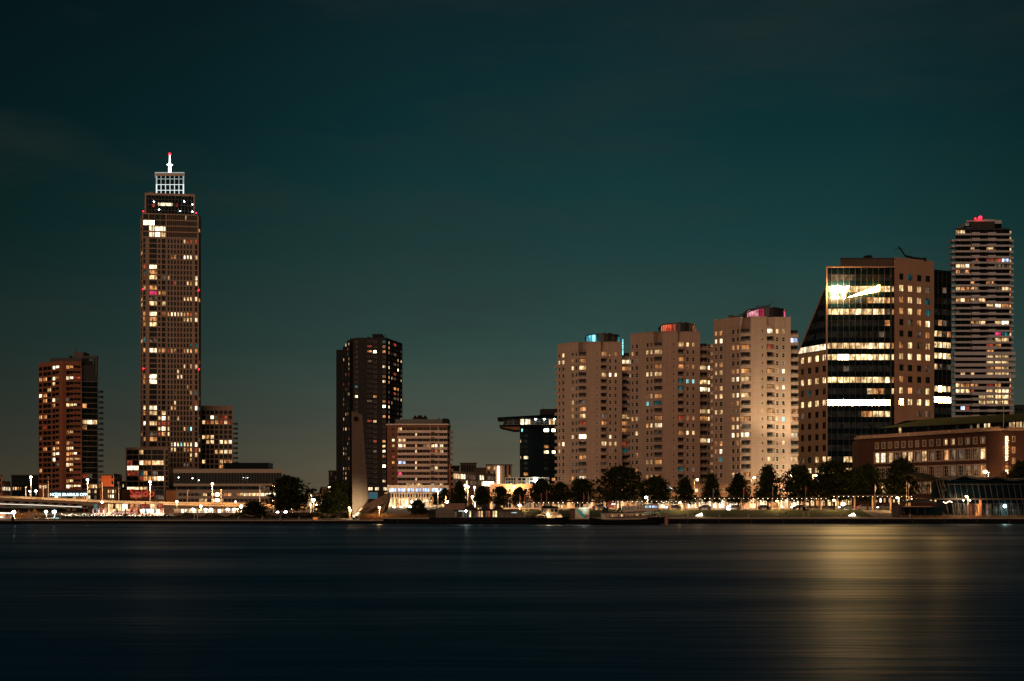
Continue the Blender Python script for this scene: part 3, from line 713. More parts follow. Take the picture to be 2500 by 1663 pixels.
# ------------------------------------------------------------------ far-left small buildings and the orange lit one
def small(name, label, px0, px1, pyt, Y, m, rows=None, cols=None, lit=None, hh=1.8, depth=14, y1=None, roof=True, st=None, cat='building', base=GZ):
    f = pf(px0, Y, px1, y1 or Y); a, b = f.p(0,0)[:2], f.p(f.L,0)[:2]
    r = thing(name, label, cat, ((a[0]+b[0])/2, Y, base))
    P = quad(f, depth)
    zt = f.zof((px0), pyt)
    wins = grid(f, cols, [f.zof(px0, y_) for y_ in rows], hh, lit or {}, st or (FRAME_D, .1, 2, 1), .2) if rows else []
    mb = MB(); block(mb, P, base, zt, m, wins, {0: f}); part('wall', mb, r)
    if wins: place_windows(r, wins)
    if roof: roofcap(r, P, zt, mat('roof_felt', (.06,.055,.05), .8))
    return r, f, zt
def ev(a, b, n, gap=.25): 
    w = (b-a)/n; return {'c%d' % i: (a+w*i+w*gap/2, a+w*(i+1)-w*gap/2) for i in range(n)}
MRB = brick_mat('red_brick', (.26, .08, .045), (.2, .06, .035), .6)
MOB = brick_mat('orange_brick', (.5, .2, .09), (.42, .16, .07), .6)
small('brick_house', 'orange brick house cut by the left picture edge', -40, 5, 1163, 600, MOB, [1172,1186,1200], ev(-38,4,6,.5), {})
small('brick_house', 'low red brick building with a slanting row of lit windows at the far left', 5, 26, 1176, 590, MRB, [1193], ev(6,26,5), {0: {c: 'W' for c in ev(0,1,5)}}, y1=615)
small('office_block', 'dark blue-black block with one lit window row, between red brick house and brick tower', 28, 100, 1161, 720, NAVY, [1193, 1180, 1170], ev(30,98,12,.3), {0: {'c0':'o','c1':'w','c2':'o','c3':'o'}, 1: {'c4':'g'}})
r_, f_, z_ = small('apartment_block', 'small block with glowing orange blank wall right of the brick tower', 243, 278, 1161, 690, mat('orange_render', (.75,.22,.09), .8), [1165, 1178], {'a': (272,276), 'b': (244,247)}, {}, y1=688)
spot_light((X(262,672), 672, 6), (X(262,690), 690, 14), (1, .45, .18), 9000, 60, parent=r_)
small('apartment_block', 'dark stepped block receding behind the small orange walled building', 278, 298, 1158, 695, mat('dark_brick', (.07,.045,.035), .85), [1166,1178,1190,1200], ev(279,297,3,.4), {1: {'c1':'d'}}, y1=725)
small('apartment_block', 'dark low end block left of the glazed bays behind the ramp', 297, 309, 1177, 770, mat('dark_brick', (), 0), [1186,1196], ev(298,308,2,.4), {0: {'c0':'w'}})
small('shop_building', 'brown low shop with glowing doorway behind the ramp, below the orange wall', 246, 285, 1190, 640, mat('brown_render', (.2,.11,.07), .8), [1200,1212], ev(262,284,4,.3), {0: {'c0':'w','c1':'o','c2':'W','c3':'o'}, 1: {'c0':'o','c1':'W','c2':'W','c3':'d'}})
small('shop_building', 'dark low shop with lit front just right of the white office lettering', 213, 245, 1194, 650, mat('dark_render', (.05,.04,.04), .8), [1200,1214], ev(214,244,4,.3), {0: {'c0':'w','c1':'d','c2':'w'}, 1: {'c0':'W','c2':'d'}})

# ------------------------------------------------------------------ G: dark brown tower behind the monument
def build_dark_tower():
    Y = 720.0
    r = thing('apartment_tower', 'dark brown tower of stepped slabs behind the concrete bow monument', 'apartment tower', (X(905,Y), Y, GZ))
    md = brick_mat('dark_tower_brick', (.036, .034, .033), (.028, .028, .028), .4)
    st = (mat('grey_frame', (.24,.21,.18), .7), .16, 2, 1); stn = (MATS['grey_frame'], .12, 1, 1)
    zt = Z(824.5, Y)
    f = pf(864, Y, 942.6, Y); fr = Face((X(942.6,Y),Y), (X(982.5,Y+27),Y+27))
    P = [f.p(0,0)[:2], f.p(f.L,0)[:2], fr.p(fr.L,0)[:2], (X(982.5,Y+27)-6, Y+45), (X(864,Y)-5.5, Y+45)]
    zc = [Z(834.3,Y)-2.77*k for k in range(30)]
    lit = rows_lit('''0: dc; 1: do br; 2: ag bo cX do; 3: ag; 4: bd; 5: dW; 7: do; 8: dW; 9: ac; 11: aW co; 12: do bd; 13: dX; 15: do; 16: br cw; 20: do cr; 21: dw; 22: dW cd; 23: do; 25: dX; 28: dw''')
    litr = rows_lit('''0: ew gr; 1: eo; 2: eo fd gd; 3: hw; 4: hd gd; 5: eW hW; 7: eo fw gd; 8: eo; 9: go ho; 10: gr hd; 12: er fw; 13: eW; 14: hd; 15: eo; 6: gr; 11: gd hd; 16: hw''')
    cols = {'a': (866,873.5,1.6), 'b': (896,908,1.9), 'c': (911,919.6,1.6), 'd': (933.4,941.4,1.6)}
    wins = grid(f, cols, zc, 1.6, lit, st, .35)
    colr = {'e': (948.6,952.2,1.7), 'f': (956.3,958.4,1.7), 'g': (961.2,968.4,1.6), 'h': (970.8,974.2,1.7), 'i': (978.4,981.6,1.6)}
    for k in range(30): litr.setdefault(k, {}).setdefault('i', 'gddw'[k % 4] if k < 20 else 'd'); litr[k].setdefault('h', 'g'); litr[k].setdefault('e', 'g' if k % 2 else 'd')
    wins += grid(fr, colr, zc, 1.6, litr, stn, .3)
    mb = MB(); block(mb, P, GZ, zt, md, wins, {0: f, 1: fr}); part('wall', mb, r); place_windows(r, wins)
    for k in range(30): mb = MB(); mb.fbox(f, f.uof(895.5), f.uof(908.5), zc[k]-1.25, zc[k]-.35, .012, .5, mat('dark_parapet', (.034,.032,.03), .8)); part('loggia_front', mb, r)
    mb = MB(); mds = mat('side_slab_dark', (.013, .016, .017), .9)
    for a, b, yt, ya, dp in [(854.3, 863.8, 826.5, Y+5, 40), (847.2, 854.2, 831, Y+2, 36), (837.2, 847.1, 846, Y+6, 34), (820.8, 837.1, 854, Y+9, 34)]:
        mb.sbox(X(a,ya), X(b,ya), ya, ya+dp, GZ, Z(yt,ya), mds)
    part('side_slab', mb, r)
    ws = []
    for a, b, ya, n in [(848.6, 850, Y+2, 7), (851, 852.6, Y+2, 8), (838.3, 840, Y+6, 5), (843.5, 845.4, Y+6, 6)]:
        fs = pf(a, ya, b, ya)
        for j in range(30):
            k = rnd.choice('wodrg----------')
            if k != '-': ws.append((fs, 0, fs.L, zc[j]-.8-1.2, zc[j]+.8-1.2, k, (FRAME_D, .06, 1, 1), -.12))
    place_windows(r, ws, name='slot_window', limit=60)
    mb = MB(); mb.box(X(909,Y+6), X(933,Y+6), Y+6, Y+16, zt+.01, Z(815.5,Y+6), FRAME_D); mb.box(X(897,Y+6), X(903,Y+6), Y+6, Y+10, zt+.01, Z(822.5,Y+6), FRAME_D)
    mb.tube([(X(939,Y+6),Y+6,zt), (X(941,Y+6),Y+6,Z(816,Y+6))], .18, FRAME_D, 6); part('roof_plant', mb, r)
    fb = pf(896, Y-3, 947, Y-3)
    wz = grid(fb, {'a': (899,910), 'b': (915,925.5), 'c': (935,944.5)}, [Z(1193.5,Y-3)], 1.9, {0: {'a':'W','b':'W','c':'W'}}, st, .15)
    mb = MB(); block(mb, [fb.p(0,0)[:2], fb.p(fb.L,0)[:2], (fb.p(fb.L,0)[0], Y-.3), (fb.p(0,0)[0], Y-.3)], GZ, Z(1186,Y), md, wz, {0: fb}); part('shop_front', mb, r); place_windows(r, wz)
    mb = MB(); mb.fbox(fb, fb.uof(899.5), fb.uof(922), Z(1218,Y), Z(1202,Y), .02, .35, MATS['white_frame']); mb.fbox(fb, fb.uof(900.5), fb.uof(921), Z(1217,Y), Z(1203.2,Y), .351, .4, emis('poster_teal', (.05,.26,.36), .35)); part('billboard', mb, r)
    # low dark glazed block behind its left foot
    small('apartment_block', 'dark gridded low block half hidden left of the dark slab tower', 802.5, 822, 1151, 700, mat('dark_render', (), 0), [1157,1169,1181], ev(803,821,5,.2), {0: {'c1': 'd'}, 1: {'c4': 'd'}}, hh=2.1, y1=690)
build_dark_tower()

# ------------------------------------------------------------------ H: the bow monument
def build_monument():
    Y = 383.0
    r = thing('monument', 'tall concrete ship bow monument leaning up beside a dark hull, lit from below', 'monument', (X(880,Y), Y, zq(-45)))
    mc = panel_mat('monument_concrete', (.15, .115, .09), 3.6, 1.0, line=.7)
    O = [(858.5,1004), (884.5,1013), (890,1090), (899.5,1222), (897,1236), (875,1252), (866,1262), (860.5,1262)]
    mb = MB()
    fr = [at(px, py, Y) for px, py in O]; bk = [(x-.75, Y+5.5, z) for x, y, z in fr]
    mb.face(fr, mc); mb.face(bk[::-1], mc)
    for i in range(len(fr)):
        j = (i+1) % len(fr); mb.face([fr[j], fr[i], bk[i], bk[j]], mc)
    part('bow_fin', mb, r)
    mb = MB(); c = at(869.5, 1023, Y-.05); n = 20
    mb.face([(c[0]+.75*math.cos(2*math.pi*i/n), c[1]-.02, c[2]+.75*math.sin(2*math.pi*i/n)) for i in range(n)], mat('hole_dark', (.006,.007,.007), .9))
    mb.tube([(c[0]+.8*math.cos(2*math.pi*i/n), c[1]-.03, c[2]+.8*math.sin(2*math.pi*i/n)) for i in range(n+1)], .1, mc, 6); part('hawse_hole', mb, r)
    # dark bronze hull rising to the right
    mh = mat('monument_hull', (.26, .175, .11), .6, .3, noise=.3, nscale=.5)
    A = [(868,1258), (883,1236), (893,1230), (948,1203)]; Bt = [(871,1262), (900,1258), (944,1246)]
    mb = MB(); Yh = Y-4
    p = lambda px, py, yy: at(px, py, yy)
    front = [p(868,1259,Yh), p(884,1236,Yh), p(947.5,1203.5,Yh+2), p(945,1226,Yh+1), p(937,1249,Yh), p(896,1262,Yh)]
    back = [(x, y+9, z) for x, y, z in front]
    mid = [p(884,1236,Yh-1.5), p(945,1226,Yh+.5)]
    mb.face([front[0], p(900,1247,Yh-2.2), front[2], front[1]], mh); mb.face([front[0], front[5], front[4], front[3], front[2], p(900,1247,Yh-2.2)], mh)
    mb.face(back[::-1], mh)
    for i in range(6):
        j = (i+1) % 6; mb.face([front[j], front[i], back[i], back[j]], mh)
    part('hull', mb, r)
    mb = MB()
    for a, b in [((869,1257),(900,1238)), ((871,1259),(903,1242))]: mb.tube([p(*a, Yh-1.2), p(*b, Yh-1.8)], .28, mc, 6)
    part('hull_rib', mb, r)
    mb = MB(); mb.box(X(862,Y-8), X(866,Y-8), Y-8.5, Y-7.8, 1.05, 1.7, FRAME_D); mb.face([(X(862.4,Y-8), Y-7.79, 1.72), (X(865.6,Y-8), Y-7.79, 1.72), (X(865.6,Y-8), Y-8.5, 1.72), (X(862.4,Y-8), Y-8.5, 1.72)], LAMP_W); part('floodlight', mb, r)
    spot_light((X(866,Y-7.5), Y-7.5, 2.2), (X(868,Y), Y, 5.5), (1, .76, .44), 9000, 75, .9, .3, r)
    lamp_light((X(862,Y-1.2), Y-1.6, 2.6), (1, .92, .72), 600, .2, parent=r)
build_monument()

# ------------------------------------------------------------------ I: flats with white balcony bands
def build_band_flats():
    Y = 610.0
    r = thing('apartment_block', 'eleven storey flats with white horizontal balcony bands, right of the bow monument', 'apartment block', (X(1025,Y), Y, GZ))
    mw_ = mat('white_band', (.78, .62, .53), .75, noise=.06); mb_ = brick_mat('flats_brick', (.24, .11, .065), (.19, .085, .05), .5)
    P = [(X(945,Y),Y), (X(1092.5,Y),Y), (X(1099,Y+14),Y+14), (X(1099,Y+14)-1,Y+26), (X(945,Y)-2.4,Y+26)]; f = Face(P[0], P[1])
    zt = Z(1038, Y); pitch = 13.62/F*Y; zc = [Z(1047.5,Y)-pitch*k for k in range(11)]
    lit = rows_lit('''0: c0w; 1: c4w; 2: s0W c0w c1w; 3: s0w c0W c1w c4o c6d c7o c8w c9W c10W; 4: c4w c8r c9o c10w; 5: s0r; 6: s0o c0B c1B c4w; 7: c4w c8d c9w; 8: c0m; 9: c4w; 10: c2w c3w c4o c5w c8w c9d c10w''')
    edges = [971, 981, 991, 1003.5, 1012, 1024, 1032, 1050, 1058, 1066, 1072, 1092]
    cols = {'s0': (956.5, 963.5, 1.3)}
    E2 = [(972,981.5),(982,990),(992,1002),(1003,1011),(1013.5,1018),(1019,1031),(1032.5,1041),(1041.5,1049.5),(1052,1060),(1061,1068.5),(1073.5,1082),(1082.5,1091.5)]
    for i, e in enumerate(E2): cols['c%d' % i] = (*e, 1.45)
    wins = grid(f, cols, zc, 1.45, lit, (mat('flat_frame', (.3,.25,.22), .7), .1, 2, 1), .5)
    mb = MB(); block(mb, P, Z(1184,Y)-.2, zt, mb_, wins, {0: f}); part('wall', mb, r); place_windows(r, wins)
    roofcap(r, P, zt, mw_, .5, .6)
    for k in range(11):
        mb = MB(); z1 = zc[k]-.66; mb.fbox(f, f.uof(970.5), f.L, z1-1.22, z1, .02, .9, mw_); part('balcony_band', mb, r)
    mb = MB()
    for k in range(11): mb.fbox(f, f.uof(1052), f.uof(1061), zc[k]-1.75, zc[k]-1.35, .91, .96, FRAME_D)
    mb.fbox(f, f.uof(1050), f.uof(1050.8), zc[10]-1, zt-.5, .02, .85, mw_); mb.fbox(f, f.uof(1069.6), f.uof(1070.4), zc[10]-1, zt-.5, .02, .85, mw_)
    part('stair_strip', mb, r)
    for k in range(11):
        z = zc[k]-1.5; mb = MB(); xa = X(1099,Y+14)
        mb.box(X(1093,Y+1), X(1104.5,Y+1), Y+3, Y+9, z, z+.18, mw_); mb.box(X(1103.9,Y+1), X(1104.6,Y+1), Y+2.9, Y+9.1, z+.18, z+1.15, mw_); mb.box(X(1096,Y+1), X(1103.8,Y+1), Y+2.85, Y+2.95, z+.18, z+1.1, MATS['flat_frame'])
        part('side_balcony', mb, r)
    mb = MB(); mb.box(X(965,Y+5), X(1094,Y+5), Y+5, Y+20, zt+.61, Z(1023.5,Y+5), mat('penthouse_glass', (.03,.035,.03), .3, .5)); mb.box(X(1080,Y+5), X(1094.5,Y+5), Y+4.6, Y+20.2, zt+.615, Z(1022,Y+5), FRAME_D); part('penthouse', mb, r)
    mb = MB()
    for a, b, y_ in [(1008,1042,1018), (1011,1015,1014.5), (1020,1029,1014), (1035,1039,1014.5), (1070,1073,1021)]: mb.box(X(a,Y+9), X(b,Y+9), Y+9+rnd.random(), Y+13, Z(1024,Y+5), Z(y_,Y+9), FRAME_D)
    part('roof_plant', mb, r)
    mb = MB(); mb.box(X(1096,Y-6), X(1100.5,Y-6), Y-6, Y-4.5, GZ, Z(1134,Y-6), mat('rust_pylon', (.34,.10,.04), .7)); mb.box(X(1090,Y-6), X(1101,Y-6), Y-6.03, Y-4.47, Z(1148,Y-6), Z(1146,Y-6), MATS['rust_pylon']); tag(part('rust_pylon', mb, r), 'rust red steel mast')
    # bright two storey base with a tall columned hall
    hall = thing('hall_building', 'brightly lit glass hall with slender columns below the banded flats', 'hall', (X(1020,560), 560, GZ))
    Yh = 560.0; fh = pf(945, Yh, 1096, Yh); Q = quad(fh, 30)
    w1 = grid(fh, {'a': (950,968), 'b': (972,990), 'c': (994,1011), 'd': (1014.5,1028), 'e': (1031.5,1049), 'f': (1053,1070), 'g': (1073,1093)}, [Z(1196.5,Yh)], 1.75, {0: {c: 'B' for c in 'abcdefg'}}, (mat('lilac_frame', (.3,.26,.42), .6), .14, 4, 1), .25)
    w2 = grid(fh, ev(948, 1094, 22, .22), [Z(1209.5,Yh)], 1.9, {0: {'c%d' % i: ('g' if i % 3 else 'd') for i in range(22)}}, (FRAME_B, .12, 1, 1), .4)
    w3 = grid(fh, ev(948, 1094, 9, .12), [Z(1227,Yh)], 3.6, {0: {'c%d' % i: 'woWwWWwow'[i] for i in range(9)}}, (FRAME_B, .14, 4, 2), .6)
    mb = MB(); block(mb, Q, GZ, Z(1184.5,Yh), mat('hall_stone', (.5,.40,.30), .75), w1+w2+w3, {0: fh}); part('wall', mb, hall); place_windows(hall, w1+w2+w3)
    mb = MB(); mb.fbox(fh, -1, fh.L+.5, Z(1205,Yh), Z(1203,Yh), .02, 1.6, MATS['hall_stone']); part('canopy', mb, hall)
    for i in range(12):
        mb = MB(); u = 1+(fh.L-2)*i/11; a = fh.p(u, GZ, 1.2); mb.tube([a, (a[0],a[1],Z(1205.2,Yh))], .16, MATS['hall_stone'], 8); part('column', mb, hall)
    for px, py in ((962,1240), (980,1240), (1001,1238), (1006,1226)):
        mb = MB(); mb.ball((X(px,548), 548, Z(py,548)), .55, emis('lamp_warm_white', (1,.84,.58), 26), 8, 6); mb.tube([(X(px,548),548.3,GZ-.2), (X(px,548),548.3,Z(py,548))], .08, FRAME_D, 5); part('forecourt_lamp', mb, hall); lamp_light((X(px,546), 546.5, Z(py,548)+.3), (1,.72,.42), 2600, .4, parent=hall, bare=True)
    for px in (955, 975, 995, 1046, 1060, 1090):
        lamp_light((X(px,Yh-5), Yh-5, GZ+4.5), (1, .72, .4), 1500, .4, parent=hall)
build_band_flats()

# ------------------------------------------------------------------ J: low buildings between the flats and the black tower
def build_low_middle():
    mp_ = mat('peach_render', (.62, .38, .27), .8, noise=.08)
    f = pf(1106, 520, 1208, 585)
    r = thing('office_building', 'peach rendered low office with two bands of windows, right of the banded flats', 'office', (X(1150,545), 545, GZ))
    zt = f.zof(1106, 1152); P = [f.p(0,0)[:2], f.p(f.L,0)[:2], (f.p(f.L,0)[0], 610), (f.p(0,0)[0], 600)]
    z1, z2 = f.zof(1120, 1163), f.zof(1120, 1178)
    c = {'c%d' % i: v for i, v in enumerate([(1107.5,1113),(1113.5,1119),(1119.5,1125.5),(1126,1131),(1132,1137),(1140,1147),(1147.5,1154),(1154.5,1161),(1161.5,1169.5),(1171.5,1176),(1177.5,1182),(1184,1190),(1190.5,1197),(1197.5,1206)])}
    c2 = {'d%d' % i: v for i, v in enumerate([(1108,1117),(1119,1127),(1138,1143),(1147,1154),(1155,1162),(1163,1174),(1176,1180),(1181.5,1206.5)])}
    lit = {0: {'c0':'w','c1':'w','c2':'W','c3':'W','c4':'W','c9':'W','c10':'W','c5':'d','c6':'d','c7':'d','c8':'g','c11':'g','c12':'d','c13':'d'}}
    wins = grid(f, c, [z1], 2.1, lit, (FRAME_B, .1, 2, 1), .2) + grid(f, c2, [z2], 2.0, {0: {'d7':'X','d6':'W','d2':'W','d0':'d','d1':'g','d3':'d','d4':'d','d5':'d'}}, (FRAME_B, .1, 3, 1), .2)
    mb = MB(); block(mb, P, GZ, zt, mp_, wins, {0: f}); part('wall', mb, r); place_windows(r, wins); roofcap(r, P, zt, FRAME_B)
    md = mat('dark_render', (), 0)
    small('office_block', 'dark flat roofed block stepping up behind the peach office', 1100, 1122, 1139, 650, md, None)
    small('office_block', 'grey plant topped block behind the middle of the peach office', 1124, 1163, 1132, 660, mat('grey_brown', (.13,.10,.085), .8), [1140,1147], ev(1126,1162,6,.4), {})
    small('office_block', 'flat brown block between grey plant block and string of lamps', 1160, 1187, 1144, 640, mat('brown_render', (), 0), [1150,1158], ev(1162,1186,5,.5), {})
    r2, f2, z2_ = small('apartment_block', 'brown slab with a vertical string of bright stair lamps', 1187, 1250, 1136, 620, mat('tan_render', (.30,.20,.15), .8), [1142.5,1154,1166], {'a': (1190,1197,1.6), 'b': (1205,1209,1.6), 'c': (1232,1237,2.2), 'd': (1242,1246.5,2.2)}, {0: {'a':'o','b':'w'}, 2: {'d':'o'}})
    for k in range(9):
        mb = MB(); mb.ball((X(1216.5,619.4), 619.4, Z(1141+6.3*k,619.4)), .55, emis('stair_lamp', (1,.85,.6), 7), 8, 5); part('stair_lamp', mb, r2)
    mb = MB()
    for a, b in ((1160, 1125), (1166, 1120)): mb.tube([(X(a,650),650,Z(1145,650)), (X(a,650),650,Z(b,650))], .12, FRAME_D, 6)
    # K black hotel tower with cantilevered head
    Y = 640.0; r = thing('office_tower', 'black glass tower with a cantilevered lit top storey left of the beige towers', 'office tower', (X(1315,Y), Y, GZ))
    f = pf(1269, Y, 1372, Y); P = quad(f, 26); zt = Z(1047,Y)
    zc = [Z(1050.5+13.35*k,Y) for k in range(10)]
    lit = rows_lit('0: aC bg dX eX; 1: ag bg; 2: Aw ag bg; 3: do ag bg; 4: dW eW ag bg; 5: Aw bW; 6: ag bg; 7: bg dg; 8: bo; 9: eo')
    wins = grid(f, {'A': (1269.8,1272.3), 'a': (1272.6,1276.5), 'b': (1278.5,1289.5), 'd': (1328,1340), 'e': (1347,1356)}, zc, 1.6, lit, (NAVY, .08, 2, 1), .1)
    mb = MB(); block(mb, P, GZ, zt, NAVY, wins, {0: f}); part('wall', mb, r); place_windows(r, wins)
    mb = MB(); u0, u1 = X(1219,Y-2), X(1372,Y-2); ms_ = mat('soffit_wood', (.5,.3,.18), .7)
    mb.hexa([(X(1224,Y-2),Y-3,Z(1042,Y)), (u1,Y-3,Z(1042,Y)), (u1,Y+24,Z(1042,Y)), (X(1224,Y),Y+24,Z(1042,Y))], [(X(1219,Y-2),Y-3.4,Z(1038.5,Y)), (u1,Y-3.4,Z(1038.5,Y)), (u1,Y+24.2,Z(1038.5,Y)), (X(1219,Y-2),Y+24.2,Z(1038.5,Y))], NAVY)
    mb.hexa([(X(1254,Y),Y-1,Z(1050,Y)), (X(1268.9,Y),Y-1,Z(1050,Y)), (X(1268.9,Y),Y+20,Z(1050,Y)), (X(1254,Y),Y+20,Z(1050,Y))], [(X(1222,Y),Y-2.5,Z(1042.1,Y)), (X(1268.9,Y),Y-2.5,Z(1042.1,Y)), (X(1268.9,Y),Y+22,Z(1042.1,Y)), (X(1222,Y),Y+22,Z(1042.1,Y))], ms_)
    part('cantilever_deck', mb, r)
    lamp_light((X(1240,Y-4), Y-6, Z(1056,Y)), (1,.7,.45), 1200, .5, parent=r)
    fh = pf(1228, Y-1, 1358, Y-1); hz = [Z(1030.5,Y)]
    ww = grid(fh, {'a': (1229,1240), 'b': (1240.5,1253), 'c': (1253.5,1268), 'd': (1270,1279.5), 'e': (1280.8,1288.6), 'f': (1289.6,1294.6), 'g': (1296,1306), 'h': (1308,1317), 'i': (1318,1328), 'j': (1329,1339.5), 'k': (1340.5,1355)}, hz, 2.7, {0: {'d':'W','e':'W','f':'W','g':'d','h':'g','i':'g','j':'g','k':'w','c':'g','b':'g'}}, (mat('pale_mullion', (.5,.5,.46), .5), .08, 1, 2), .05)
    mb = MB(); block(mb, [fh.p(0,0)[:2], fh.p(fh.L,0)[:2], (fh.p(fh.L,0)[0], Y+20), (fh.p(0,0)[0], Y+20)], Z(1038.4,Y), Z(1023,Y), NAVY, ww, {0: fh}); part('top_storey', mb, r); place_windows(r, ww)
    mb = MB(); mb.hexa([(X(1215,Y),Y-4,Z(1022.8,Y)), (u1,Y-4,Z(1022.8,Y)), (u1,Y+24,Z(1022.8,Y)), (X(1215,Y),Y+24,Z(1022.8,Y))], [(X(1214,Y),Y-4.2,Z(1020.5,Y)), (u1,Y-4.2,Z(1011.5,Y)), (u1,Y+24,Z(1011.5,Y)), (X(1214,Y),Y+24,Z(1020.5,Y))], NAVY); part('sloped_roof', mb, r)
    mb = MB(); mb.box(X(1320,Y), X(1366,Y), Y+3, Y+18, Z(1012.5,Y), Z(997.5,Y), mat('black_plant', (.02,.017,.018), .8)); mb.tube([(X(1328,Y),Y+6,Z(998,Y)), (X(1328,Y),Y+6,Z(991,Y))], .1, FRAME_D, 6); part('plant_room', mb, r)
    for px in (1308, 1328.5, 1354):
        mb = MB(); mb.ball((X(px,Y-1.6), Y-1.7, Z(1023.6,Y)), .42, LAMP_W, 8, 5); part('ceiling_lamp', mb, r)
    # L glazed roof terrace on the podium
    Y = 470.0; r = thing('terrace_pavilion', 'white framed glazed terrace on the podium roof at the foot of the black tower', 'pavilion', (X(1285,Y), Y, Z(1183,Y)))
    f = pf(1233, Y, 1340.5, Y); b = [(1234,1240),(1240.5,1247),(1247.5,1253),(1253.5,1259),(1264,1273),(1274,1283.5),(1288,1291),(1293,1302),(1303,1312),(1313,1320),(1320.5,1329.5),(1330,1339.5)]
    ww = grid(f, {'c%d' % i: v for i, v in enumerate(b)}, [Z(1170.3,Y), Z(1178.6,Y)], 1.05, {0: {'c7':'d','c8':'w','c9':'w','c10':'g','c11':'d'}, 1: {'c%d' % i: ('c' if i < 3 else 'd' if i < 7 else 'g') for i in range(12)}}, (MATS['pale_mullion'], .09, 1, 1), .2)
    mwf = mat('terrace_frame', (.62,.56,.44), .6); mb = MB(); block(mb, [f.p(0,0)[:2], f.p(f.L,0)[:2], (f.p(f.L,0)[0], Y+9), (f.p(0,0)[0], Y+9)], Z(1184,Y), Z(1165.5,Y), mwf, ww, {0: f}); part('frame', mb, r); place_windows(r, ww)
    mb = MB(); mb.ball((X(1308.5,Y-1.2), Y-1.4, Z(1174.5,Y)), .85, LAMP_W, 12, 8); part('floodlight', mb, r); lamp_light((X(1308.5,Y-2.6), Y-2.8, Z(1174.5,Y)), WHT, 1600, .5, parent=r)
build_low_middle()

# ------------------------------------------------------------------ podium under the beige towers
def build_podium():
    Y = 426.0
    r = thing('podium_building', 'long peach podium of shops behind the street trees below the beige towers', 'podium', (X(1600,Y), Y, GZ))
    mp_ = mat('podium_render', (.42, .26, .17), .8, noise=.08)
    f = pf(1196, Y, 1958, Y); P = [f.p(0,0)[:2], f.p(f.L,0)[:2], (f.p(f.L,0)[0], Y+12), (f.p(0,0)[0], Y+12)]
    cu = ev(1200, 1954, 58, .35); cg = ev(1200, 1954, 30, .16)
    lu = {0: {c: rnd.choice('------gd-w') for c in cu}}
    lg = {0: {}}
    for i in range(30):
        px = 1200+25*i
        lg[0]['c%d' % i] = 'W' if 1735 < px < 1790 else rnd.choice('ddoowW-r') if px < 1560 else rnd.choice('owwWWwoW')
    wins = grid(f, cu, [Z(1197.5,Y)], 1.25, lu, (FRAME_W, .1, 2, 1), .3) + [w for w in grid(f, {'g'+k[1:]: v for k, v in cg.items()}, [GZ+1.75], 2.9, {0: {'g'+k[1:]: v for k, v in lg[0].items()}}, (FRAME_B, .1, 3, 2), .5)]
    mb = MB(); block(mb, P, GZ, Z(1183.5,Y), mp_, wins, {0: f}); part('wall', mb, r); place_windows(r, wins); roofcap(r, P, Z(1183.5,Y), mp_, .3, .3)
    mb = MB(); mb.fbox(f, .5, f.L-.5, Z(1216,Y), Z(1214.3,Y), .02, 2.4, FRAME_B); part('canopy', mb, r)
    mb = MB(); mb.fbox(f, f.uof(1627), f.uof(1641), Z(1193.6,Y), Z(1190.8,Y), .03, .4, emis('sign_white', (), 0)); part('shop_sign', mb, r)
    mb = MB(); mb.fbox(f, f.uof(1491), f.uof(1501), Z(1232,Y), Z(1229.8,Y), 2.42, 2.6, MATS['sign_white']); part('shop_sign', mb, r)
    for px, py, m_ in [(1406,1224,'o'),(1446,1222,'r'),(1712,1226,'r')]: pass
    for px in range(1215, 1950, 52): lamp_light((X(px,Y-4), Y-4, GZ+3.6), (1, .70, .38) if not 1730 < px < 1800 else (.9, 1, .95), 900 if px < 1700 else 1100, .4, parent=r)
build_podium()

